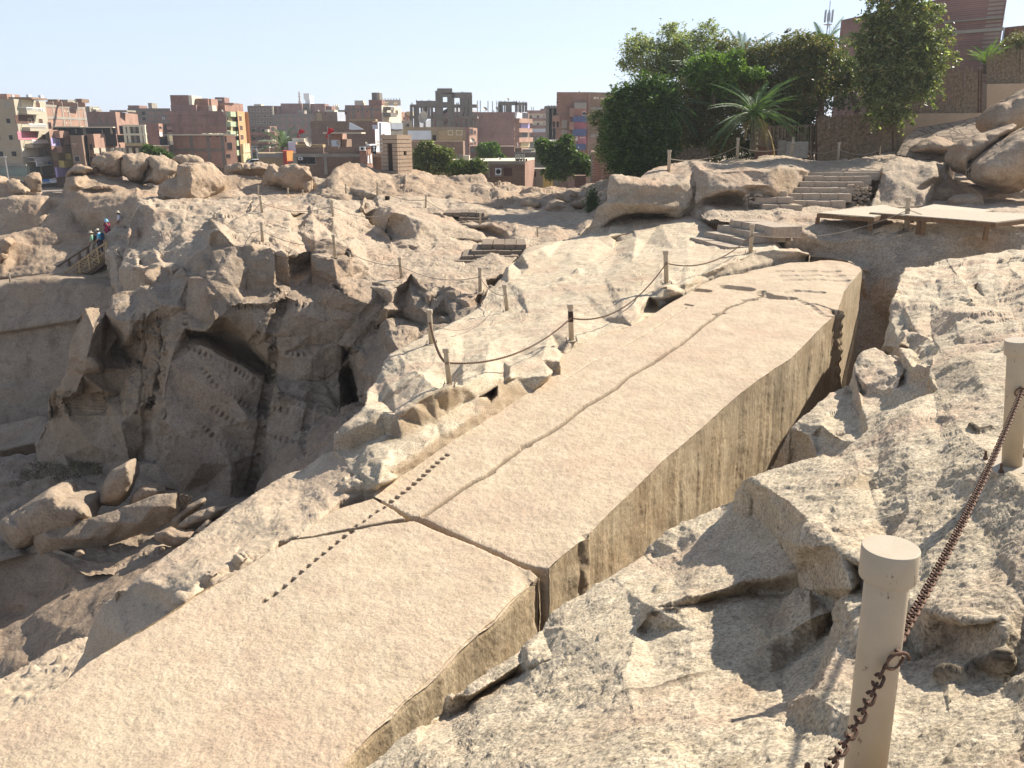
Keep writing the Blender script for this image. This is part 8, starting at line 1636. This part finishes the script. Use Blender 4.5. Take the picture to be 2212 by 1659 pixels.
# --- e
b = Bld('low roof behind the open concrete frame', 'e', [(0, 225), (700, 225), (740, 225)], 425, BKP, 8, 'house', TW); b.box(270, 265, 700, 425, 232, BKP, 5, 'back_wall')
def skeleton(label, c, Y, D, cols, slabs, rods, extra=(), grp=TW):
    p = P(c, cols[0][0], 430, float(Y)); root = empty('concrete_frame_building', p); tag(root, label, 'building', grp); o = root.location
    for x, yt, yb, w_ in cols: a = P(c, x, yb, float(Y)); t = P(c, x, yt, float(Y)); MB().bar(a - o, Vector((a.x, Y, t.z)) - o, w_*0.85, 0.6).build('column', DCON, root)
    for x, yt, yb, w_ in cols[::3]: a = P(c, x + 12, yb, float(Y)); t = P(c, x, yt, float(Y)); MB().bar(Vector((a.x, Y+D, a.z)) - o, Vector((a.x, Y+D, t.z)) - o, 0.5, 0.5).build('column', DCON, root)
    for x0, x1, y, th in slabs:
        a = P(c, x0, y, float(Y)); b_ = P(c, x1, y, float(Y)); dd = D + 1.0 if th < 0.7 else 0.7; MB().box(Vector(((a.x+b_.x)/2, Y + (D/2 if th < 0.7 else 0), a.z)) - o, (b_.x - a.x, dd, th)).build('floor_slab', DCON, root)
    rm = MB()
    for x, yb, yt in rods:
        for j in (-3, 0, 3): a = P(c, x + j, yb, float(Y)) - o; t = P(c, x + j, yt, float(Y)) - o; rm.tube([a, t], 0.05, 4)
    rm.build('reinforcing_bars', MET, root)
    for (x0, y0, x1, y1, w_) in extra: MB().bar(P(c, x0, y0, Y+2.0) - o, P(c, x1, y1, Y+2.0) - o, w_).build('stair_flight', DCON, root)
skeleton('tall open concrete frame with bare columns and a raised stair tower', 'e', 205, 8, [(58, 195, 425, 0.7), (92, 195, 425, 0.6), (125, 175, 425, 0.7), (160, 175, 300, 0.5), (190, 175, 425, 0.6), (235, 170, 320, 0.7), (270, 195, 425, 0.7), (335, 45, 425, 1.3), (372, 80, 425, 0.8), (455, 60, 425, 1.2), (490, 62, 425, 0.8), (530, 200, 320, 0.5), (580, 85, 320, 1.1), (547, 265, 425, 0.35), (600, 270, 425, 0.4), (628, 95, 320, 1.0), (645, 270, 425, 0.35), (672, 90, 425, 0.9), (690, 270, 425, 0.35)],
         [(45, 733, 200, 0.5), (50, 738, 320, 0.5), (322, 478, 50, 1.2), (370, 500, 90, 0.9), (480, 682, 92, 1.2), (105, 330, 172, 0.9), (375, 460, 180, 0.7)], [(58, 195, 168), (105, 172, 140), (160, 172, 142), (228, 170, 138), (250, 170, 142), (285, 170, 150), (577, 82, 55), (590, 82, 55), (620, 88, 60), (635, 88, 60), (665, 90, 65), (678, 90, 65), (525, 195, 168), (540, 195, 168), (650, 195, 150)], [(365, 285, 445, 235, 0.7), (365, 415, 445, 345, 0.7)])
dish('great pale satellite dish on the sandy roof before the concrete frame', 'e', 175, 322, 62, 132, -0.5, 0.25, 0.95); dish('grey dish on the roof edge right of the sandy house', 'e', 687, 560, 27, 130)
b = Bld('huge plain plum brick wall in the middle of the town', 'e', [(688, 228), (1122, 228), (1275, 242)], 268, BKP, 14, 'brick_building', TW, mats=[BKP, BKO])
b.panel(1, [(1130, 275, 1198, 335)], WHB, 'white_wall', 0.2); b.win(1, [(1200, 278, 1265, 333)], DK); b.balcony(1, [(1130, 337, 1269, 375), (1130, 437, 1269, 472), (1130, 532, 1275, 572)], BKO, 1.2); b.panel(1, [(1185, 377, 1275, 435)], LIL, 'lilac_wall', 0.2); b.win(1, [(1198, 478, 1262, 528)], DK, 0.1, 'window', CRM); b.panel(1, [(1185, 572, 1275, 632)], YLP, 'yellow_wall', 0.2); b.win(1, [(1150, 575, 1165, 628), (1262, 575, 1272, 628)], WHT, 0.05)
b.rods(740, 770, 268, 148, 229, 2); b.rods(850, 942, 268, 152, 229, 3)
for lab, x, y, r in (('upright dish left on the huge brick wall roof', 820, 235, 24), ('grey dish at the left corner of the small frame storey', 948, 230, 20), ('dish on top of the small frame storey', 1058, 137, 15), ('tiny dish on the huge brick wall roof', 910, 257, 8)): dish(lab, 'e', x, y, r, 229)
skeleton('small open frame storey on the huge brick wall building', 'e', 230, 6, [(968, 172, 268, 0.8), (990, 172, 268, 1.0), (1020, 172, 268, 0.4), (1048, 172, 268, 1.0), (1082, 172, 268, 0.9), (1145, 168, 268, 0.9), (1180, 175, 268, 0.9), (1215, 175, 268, 0.7), (1245, 178, 268, 0.8)], [(960, 1155, 178, 0.9), (1135, 1258, 182, 0.7)], [(965, 172, 150), (985, 172, 150), (1025, 172, 148), (1120, 172, 148), (1145, 168, 148), (1175, 172, 152), (1215, 175, 155), (1245, 178, 158)])
b = Bld('salmon house end with two dark openings right of the sandy house', 'e', [(655, 140), (738, 148)], 430, BKO, 5, 'house', TW); b.win(0, [(657, 440, 690, 505), (700, 462, 720, 500), (703, 578, 722, 608), (660, 590, 692, 610)], DK)
b = Bld('low red brick walls behind the small vivid tree', 'e', [(662, 112), (1125, 112)], 622, BKP, 5, 'house', TW); b.win(0, [(668, 648, 712, 692)], GL); b.panel(0, [(960, 622, 1125, 630)], CRM, 'coping', 0.1)
b = Bld('low flat-roofed brick house with a boarded window and an air cooler', 'e', [(440, 84), (862, 84), (1235, 84), (1335, 90)], 778, BK, 7, 'house', TW, mats=[BKB, BKB, BKO], roofmat=CRM); b.panel(1, [(855, 790, 868, 950), (862, 786, 1235, 812)], CON, 'concrete_edge', 0.1); b.ac(1, [(925, 850, 990, 920)]); b.win(1, [(1018, 845, 1100, 932)], DKB, 0.07, 'window', BKB); b.panel(1, [(920, 925, 990, 935)], MET, 'bracket', 0.5)
for k, x in enumerate((1140, 1160, 1180, 1205, 1225)): b.rods(x, x, 770, 705, 86, 1)
for k, x in enumerate((1140, 1158, 1185, 1215, 1240)): b.box(x, 755, x+18, 778, 84.5, DK, 0.6, 'planter')
dish('grey dish standing on the low flat roof', 'e', 970, 750, 16, 88); b.box(520, 705, 528, 790, 83, GRN, 0.1, 'board'); b.box(540, 705, 580, 785, 84, CON, 0.2, 'stacked_frames'); b.box(590, 720, 655, 785, 84.5, CRM, 1, 'broken_chairs')
b = Bld('ruined low houses between the flat roof and the lopsided tree', 'e', [(1120, 102), (1600, 102)], 685, DCON, 6, 'house', TW); b.box(1130, 640, 1200, 690, 103, BKB, 3); b.box(1210, 655, 1300, 690, 104, CON, 3)
# --- f
b = Bld('cream and brown balcony block far behind', 'f', [(95, 300), (305, 300)], 275, CRM, 10, 'apartment_block', TW); b.panel(0, [(95, 250, 305, 282), (105, 330, 305, 358), (105, 405, 305, 435), (125, 478, 300, 508)], BKP, 'brown_band', 0.8); b.win(0, [(122, 302, 145, 332), (195, 303, 220, 328), (264, 300, 276, 318), (122, 380, 145, 404), (195, 380, 220, 404), (264, 375, 276, 392)], DKB, 0.2, 'window', CRM); b.panel(0, [(130, 440, 300, 478)], WHB, 'pale_band', 0.3); b.panel(0, [(125, 510, 300, 640)], DCON, 'grey_base', 0.3); b.box(235, 233, 302, 255, 301, BKP, 4)
b.rods(140, 160, 250, 215, 302, 2)
skeleton('dark bare columns of a frame beside the tall brick block', 'f', 190, 6, [(318, 215, 555, 1.6), (352, 220, 555, 1.6), (378, 222, 555, 0.8), (395, 222, 300, 0.7)], [(282, 398, 217, 0.5)], [(318, 215, 195), (350, 215, 195), (378, 215, 195)])
b = Bld('tall brick block with blue and pink balconies', 'f', [(402, 150), (742, 150), (1000, 152)], 60, BK, 12, 'apartment_block', TW, mats=[BK, BKB]); b.box(745, 75, 862, 105, 152, BKB, 5); b.panel(0, [(728, 70, 745, 700)], BKO, 'corner_strip', 0.15); b.panel(1, [(750, 220, 990, 248), (750, 500, 990, 530)], CON, 'concrete_band', 0.08)
b.panel(0, [(585, 235, 708, 312)], PNL, 'salmon_niche', 0.05); b.panel(0, [(580, 370, 710, 445)], PNK, 'pink_niche', 0.05); b.panel(0, [(580, 512, 708, 600)], PNK, 'pink_niche', 0.05); b.balcony(0, [(582, 170, 708, 225)], CON, 0.9); b.balcony(0, [(562, 312, 710, 362), (565, 445, 705, 505), (580, 598, 698, 648)], BLR, 0.9)
b.win(0, [(592, 265, 618, 310), (622, 265, 640, 310), (612, 402, 630, 450), (672, 402, 692, 452), (640, 535, 655, 575), (668, 540, 684, 590), (404, 160, 422, 176), (405, 278, 425, 292), (360, 358, 385, 428), (400, 358, 424, 428)], DK, 0.08, 'window', BKO); b.balcony(0, [(358, 305, 428, 355), (532, 228, 582, 305), (530, 370, 580, 440)], BKO, 1.0); b.ac(0, [(672, 262, 698, 305)]); b.panel(0, [(598, 522, 618, 565), (640, 528, 694, 538)], WHT, 'white_cloth', 0.3); b.frame(0, (480,), (), (350, 500), (402, 700), 0.9, CON); b.frame(0, (), (285, 445, 590), (60, 600), (402, 560), 0.4, BKB)
b.box(788, 108, 812, 132, 149.9, CRM, 0.2, 'opening'); b.box(820, 110, 840, 132, 149.9, CRM, 0.2, 'opening'); b.box(860, 118, 900, 132, 149.9, CRM, 0.2, 'opening'); dish('little dish on the tall brick block', 'f', 636, 55, 9, 152); dish('left small dish on the lower roof by the garden', 'f', 815, 98, 9, 152); dish('right small dish on the lower roof by the garden', 'f', 878, 97, 8, 152)
b = Bld('plain red brick block with a pale coping beside the garden', 'f', [(760, 66), (776, 66), (1150, 64)], 684, BK, 7, 'brick_house', TW, mats=[CON, BK]); b.panel(1, [(772, 678, 1150, 692)], CRM, 'coping', 0.2)
b = Bld('ruined yellow wall behind the lopsided tree', 'f', [(160, 90), (262, 90), (365, 90)], 858, CON, 3, 'ruin', TW, mats=[CON, YEL]); b.win(0, [(170, 885, 185, 940)], DK)
b = Bld('small brick wall with white railings by the lopsided tree', 'f', [(590, 72), (706, 72)], 932, BKB, 2, 'ruin', TW)
# --- brick building upper right behind the garden
b = Bld('long flat brick building high behind the tall tree', 'E', [(620, 74), (1440, 63), (2035, 60)], 175, BKP, 12, 'brick_building', 'buildings behind the garden', zb=-3); b.panel(1, [(1440, 260, 2035, 288)], CON, 'concrete_band', 0.1); b.panel(1, [(1440, 172, 2040, 184)], CON, 'coping', 0.25); b.panel(0, [(620, 470, 1300, 500)], CON, 'concrete_band', 0.1)
b = Bld('brick building at the top right corner with a white wall edge', 'E', [(2035, 63), (2050, 63), (2500, 60)], 238, BKB, 10, 'brick_building', 'buildings behind the garden', zb=-3, mats=[WHB, BKB])
# ------------------------------------------------------------------ visitors and the timber stairway
def cloth(name, col): return flat(name, col, 0.85, 0, 0.12, 6)
SK = flat('skin', (0.42, 0.24, 0.16), 0.6); HAIR = flat('hair', (0.03, 0.02, 0.015), 0.7)
def person(label, loc, face, H, top, bottom, hat, hatc, pose, bag=None, arms=None):
    """one skinned body, clothes as children; local +X is where the person faces"""
    s = H/1.72; root = empty('person', loc, face); tag(root, label, 'person')
    J = dict(pelvis=(0, 0, 0.94), belly=(0.0, 0, 1.08), chest=(0.02, 0, 1.30), neck=(0.03, 0, 1.46), head=(0.05, 0, 1.56), crown=(0.05, 0, 1.68),
             hipL=(0, 0.10, 0.90), hipR=(0, -0.10, 0.90), kneeL=(0.10, 0.11, 0.50), kneeR=(-0.02, -0.11, 0.49), ankL=(0.08, 0.11, 0.09), ankR=(-0.14, -0.11, 0.10), toeL=(0.24, 0.12, 0.03), toeR=(0.02, -0.12, 0.04),
             shL=(0.01, 0.19, 1.40), shR=(0.01, -0.19, 1.40), elL=(-0.02, 0.25, 1.13), elR=(0.04, -0.25, 1.13), wrL=(0.16, 0.24, 0.94), wrR=(0.22, -0.22, 0.98), haL=(0.22, 0.23, 0.88), haR=(0.29, -0.21, 0.94))
    J.update(pose)
    rad = dict(pelvis=.145, belly=.13, chest=.155, neck=.06, head=.095, crown=.08, hipL=.09, hipR=.09, kneeL=.06, kneeR=.06, ankL=.042, ankR=.042, toeL=.035, toeR=.035, shL=.065, shR=.065, elL=.045, elR=.045, wrL=.03, wrR=.03, haL=.036, haR=.036)
    E = [('pelvis', 'belly'), ('belly', 'chest'), ('chest', 'neck'), ('neck', 'head'), ('head', 'crown'), ('pelvis', 'hipL'), ('pelvis', 'hipR'), ('hipL', 'kneeL'), ('hipR', 'kneeR'), ('kneeL', 'ankL'), ('kneeR', 'ankR'), ('ankL', 'toeL'), ('ankR', 'toeR'), ('chest', 'shL'), ('chest', 'shR'), ('shL', 'elL'), ('shR', 'elR'), ('elL', 'wrL'), ('elR', 'wrR'), ('wrL', 'haL'), ('wrR', 'haR')]
    def skin(name, keys, edges, mat, grow=0.0, extra=(), lv=2):
        vs = {k: i for i, k in enumerate(keys)}; co = [Vector(J[k])*s for k in keys]; ed = [(vs[a], vs[b_]) for a, b_ in edges if a in vs and b_ in vs]; rr = [(rad[k] + grow)*s for k in keys]
        for (pa, pts, r_) in extra:
            last = vs[pa]
            for p in pts: co.append(Vector(p)*s); rr.append(r_*s); ed.append((last, len(co)-1)); last = len(co)-1
        me = bpy.data.meshes.new(name); me.from_pydata(co, ed, []); o = bpy.data.objects.new(name, me); C.objects.link(o); o.parent = root; o.modifiers.new('skin', 'SKIN')
        sv = me.skin_vertices[0].data
        for i, r_ in enumerate(rr): sv[i].radius = (r_, r_)
        sv[0].use_root = True; m = o.modifiers.new('sub', 'SUBSURF'); m.levels = m.render_levels = lv; me.materials.append(mat)
        dg = bpy.context.evaluated_depsgraph_get(); me2 = bpy.data.meshes.new_from_object(o.evaluated_get(dg)); o.modifiers.clear(); o.data = me2
        if not me2.materials: me2.materials.append(mat)
        me2.polygons.foreach_set('use_smooth', [True]*len(me2.polygons)); return o
    fing = []
    for S in ('L', 'R'):
        w_ = Vector(J['ha'+S]); d = (w_ - Vector(J['wr'+S])).normalized(); side = d.cross(Vector((0, 0, 1))).normalized()
        for k in range(4): q = w_ + d*0.03 + side*(k-1.5)*0.02; fing.append(('ha'+S, [q, q + d*(0.035 - 0.006*abs(k-1.5)), q + d*0.06 + Vector((0, 0, -0.012))], 0.0095))
        fing.append(('ha'+S, [w_ + side*0.04, w_ + side*0.055 + d*0.035], 0.011))
    skin('body', list(J), E, SK, 0.0, fing)
    skin('top', ['belly', 'pelvis', 'chest', 'shL', 'shR', 'elL', 'elR'], [('belly', 'pelvis'), ('belly', 'chest'), ('chest', 'shL'), ('chest', 'shR'), ('shL', 'elL'), ('shR', 'elR')], top, 0.022)
    skin('trousers', ['pelvis', 'hipL', 'hipR', 'kneeL', 'kneeR', 'ankL', 'ankR'], [('pelvis', 'hipL'), ('pelvis', 'hipR'), ('hipL', 'kneeL'), ('hipR', 'kneeR'), ('kneeL', 'ankL'), ('kneeR', 'ankR')], bottom, 0.018)
    hd = Vector(J['head'])*s; hz = s
    MB().lathe([(0.0, 0.0), (0.02, 0.0), (0.085, 0.02), (0.108, 0.07), (0.10, 0.14), (0.07, 0.185), (0.0, 0.2)], 16, tuple(hd + Vector((-0.012, 0, -0.065)))).build('hair', HAIR, root, True)
    MB().lathe([(0.0, -0.02), (0.07, 0.0), (0.08, 0.05), (0.06, 0.10), (0.0, 0.12)], 14, tuple(hd + Vector((0.038, 0, -0.07)))).build('face', SK, root, True)
    fz = MB(); fz.box(hd + Vector((0.122, 0, -0.02)), (0.03, 0.022, 0.045)); fz.build('nose', SK, root, False, 0.006)
    e = MB(); e.box(hd + Vector((0.112, 0.03, 0.012)), (0.012, 0.02, 0.01)); e.box(hd + Vector((0.112, -0.03, 0.012)), (0.012, 0.02, 0.01)); e.box(hd + Vector((0.108, 0, -0.058)), (0.012, 0.045, 0.008)); e.build('eyes_and_mouth', HAIR, root)
    if hat == 'brim': MB().lathe([(0.195, 0.075), (0.19, 0.088), (0.11, 0.10), (0.105, 0.17), (0.08, 0.205), (0.0, 0.21), ], 20, tuple(hd + Vector((0, 0, -0.03)))).build('hat', hatc, root, True)
    elif hat == 'bucket': MB().lathe([(0.165, 0.035), (0.16, 0.042), (0.115, 0.095), (0.10, 0.18), (0.06, 0.205), (0.0, 0.21)], 20, tuple(hd + Vector((0, 0, -0.03)))).build('hat', hatc, root, True)
    else:
        m = MB().lathe([(0.112, 0.05), (0.112, 0.10), (0.09, 0.16), (0.0, 0.185)], 20, tuple(hd + Vector((0, 0, -0.03)))); m.hull([hd + Vector((0.08, sy*0.08, 0.03 + dz)) for sy, dz in ((-1, 0), (1, 0), (1, .015), (-1, .015))], [hd + Vector((0.20, sy*0.055, 0.01 + dz)) for sy, dz in ((-1, 0), (1, 0), (1, .012), (-1, .012))]); m.build('cap', hatc, root, True)
    if bag: MB().box(Vector((-0.21, 0, 1.22))*s, (0.17*s, 0.30*s, 0.44*s)).build('backpack', bag, root, False, 0.05)
    return root
def pz(x, y, Y): return P('p', x, y, float(Y))
HP = 1.62
a = pz(615, 640, 57.5); person('person in a pale green shirt on the timber stairway beside the blue-shirted one', pz(610, 605, 56.0), R(200), 1.68, cloth('pale_green_shirt', (0.22, 0.46, 0.30)), cloth('beige_trousers', (0.42, 0.35, 0.26)), 'brim', cloth('tan_hat', (0.42, 0.35, 0.26)), {}, cloth('black_bag', (0.02, 0.02, 0.03)))
person('person in a light blue shirt and cream cap wearing a navy backpack', pz(700, 592, 55.6), R(195), 1.78, cloth('light_blue_shirt', (0.13, 0.46, 0.68)), cloth('dark_trousers', (0.05, 0.05, 0.07)), 'cap', cloth('cream_cap', (0.62, 0.55, 0.44)), {}, cloth('navy_bag', (0.03, 0.07, 0.14)))
person('person in a crimson top and light blue sun hat raising both hands to the face', pz(800, 440, 57.4), R(250), 1.62, cloth('crimson_top', (0.32, 0.02, 0.09)), cloth('crimson_trousers', (0.22, 0.02, 0.07)), 'bucket', cloth('blue_sun_hat', (0.22, 0.45, 0.62)),
       dict(elL=(0.14, 0.26, 1.22), elR=(0.14, -0.26, 1.22), wrL=(0.20, 0.14, 1.46), wrR=(0.20, -0.14, 1.46), haL=(0.17, 0.10, 1.53), haR=(0.17, -0.10, 1.53)))
person('person in a white shirt and wide straw-coloured hat, waist hidden by a rock', pz(945, 335, 59.4), R(195), 1.66, cloth('white_shirt', (0.75, 0.75, 0.78)), cloth('grey_trousers', (0.15, 0.15, 0.16)), 'brim', cloth('straw_hat', (0.46, 0.40, 0.30)), {}, None)
person('mostly hidden person whose white hat shows beside the lit rock edge', pz(1098, 285, 60.2), R(190), 1.64, cloth('brown_shirt', (0.16, 0.11, 0.08)), cloth('brown_trousers', (0.12, 0.09, 0.07)), 'brim', cloth('white_hat', (0.75, 0.74, 0.70)), {}, None)
WD = woodmat('stair_timber', (0.36, 0.24, 0.12), (0.52, 0.37, 0.20), (6, 6, 1)); WDD = woodmat('old_dark_timber', (0.09, 0.055, 0.035), (0.17, 0.11, 0.07), (6, 6, 1))
def stairway():
    root = empty('timber_stairway', pz(240, 850, 55.5)); tag(root, 'timber stairway with two long handrails descending left into the pit', 'stairway'); o = root.location
    def rail(p0, p1, posts, mat, name, w_=0.13, drop=1.0):
        A, B = p0 - o, p1 - o; r_ = MB(); r_.bar(A, B, w_, 0.10); ro = r_.build(name, mat, root); MB().bar(A.lerp(B, 0.02) - Vector((0, 0, drop*0.55)), B - Vector((0, 0, drop*0.55)), 0.06, 0.06).build('mid_rail', mat, ro)
        for t in posts:
            q = A.lerp(B, t); MB().bar(q - Vector((0, 0, drop)), q, 0.12, 0.12, (0, 1, 0)).build('post', mat, ro)
        for k in range(len(posts)-1):
            t0, t1 = posts[k], posts[k+1]; c1 = MB(); u, v = A.lerp(B, t0), A.lerp(B, t1)
            c1.bar(u - Vector((0, 0, 0.12)), v - Vector((0, 0, drop-0.05)), 0.035); c1.bar(u - Vector((0, 0, drop-0.05)), v - Vector((0, 0, 0.12)), 0.035); c1.build('cross_brace', mat, ro)
        return A, B
    A, B = rail(pz(110, 752, 56.8), pz(590, 440, 56.8), (0.12, 0.37, 0.64, 0.86), WDD, 'far_handrail', 0.14, 1.25)
    Cc, D = rail(pz(232, 808, 54.8), pz(770, 415, 54.8), (0.02, 0.34, 0.56, 0.77, 0.97), WD, 'near_handrail', 0.14, 0.95)
    rail(pz(690, 345, 59.3), pz(790, 285, 59.3), (0.05, 0.8), WD, 'upper_handrail', 0.13, 0.8)
    rail(pz(862, 215, 60.3), pz(935, 175, 60.3), (0.5,), WD, 'top_handrail', 0.16, 0.6)
    n = 17
    for k in range(n):
        t = k/(n-1); a = (Cc - Vector((0, 0, 1.0))).lerp(D - Vector((0, 0, 1.0)), t); b_ = (A - Vector((0, 0, 1.25))).lerp(B - Vector((0, 0, 1.25)), t); b_.z = a.z
        MB().bar(a, b_, 0.30, 0.05).build('tread', WD, root)
    for (u, v) in ((Cc - Vector((0, 0, 1.12)), D - Vector((0, 0, 1.12))), (A - Vector((0, 0, 1.5)), B - Vector((0, 0, 1.5)))): MB().bar(u, v, 0.08, 0.22).build('stringer', WDD, root)
stairway()
blob('boulder', 'p', [(285, 860), (290, 790), (330, 740), (450, 700), (640, 665), (700, 680), (715, 730), (660, 800), (560, 850), (480, 862)], 55.6, 0.8, M['quarry'], 'shaded rock supporting the foot of the timber stairway', 'boulder', (0.08, 0.8), (0.08, 0.9), (0.03, 3), 2.6, 90)
blob('boulder', 'p', [(845, 345), (845, 240), (870, 225), (990, 222), (1010, 250), (975, 345)], 57.6, 0.5, M['quarry'], 'square shaded rock hiding the white-shirted person from the waist down', 'boulder', (0.05, 0.8), (0.05, 0.9), (0.03, 3), 2.6, 91, None, 0, 0.2)
# ------------------------------------------------------------------ thin desert haze over everything
def haze():
    m = bpy.data.materials.new('haze'); m.use_nodes = True; n = m.node_tree; n.nodes.clear(); o = n.nodes.new('ShaderNodeOutputMaterial'); v = n.nodes.new('ShaderNodeVolumePrincipled')
    v.inputs['Density'].default_value = 0.00032; v.inputs['Color'].default_value = (0.86, 0.90, 0.95, 1); v.inputs['Anisotropy'].default_value = 0.3; n.links.new(v.outputs[0], o.inputs['Volume'])
    mb = MB(); mb.box((0, 2270, 22), (6200, 4700, 82)); ob = mb.build('haze', m); ob['kind'] = 'stuff'
haze()
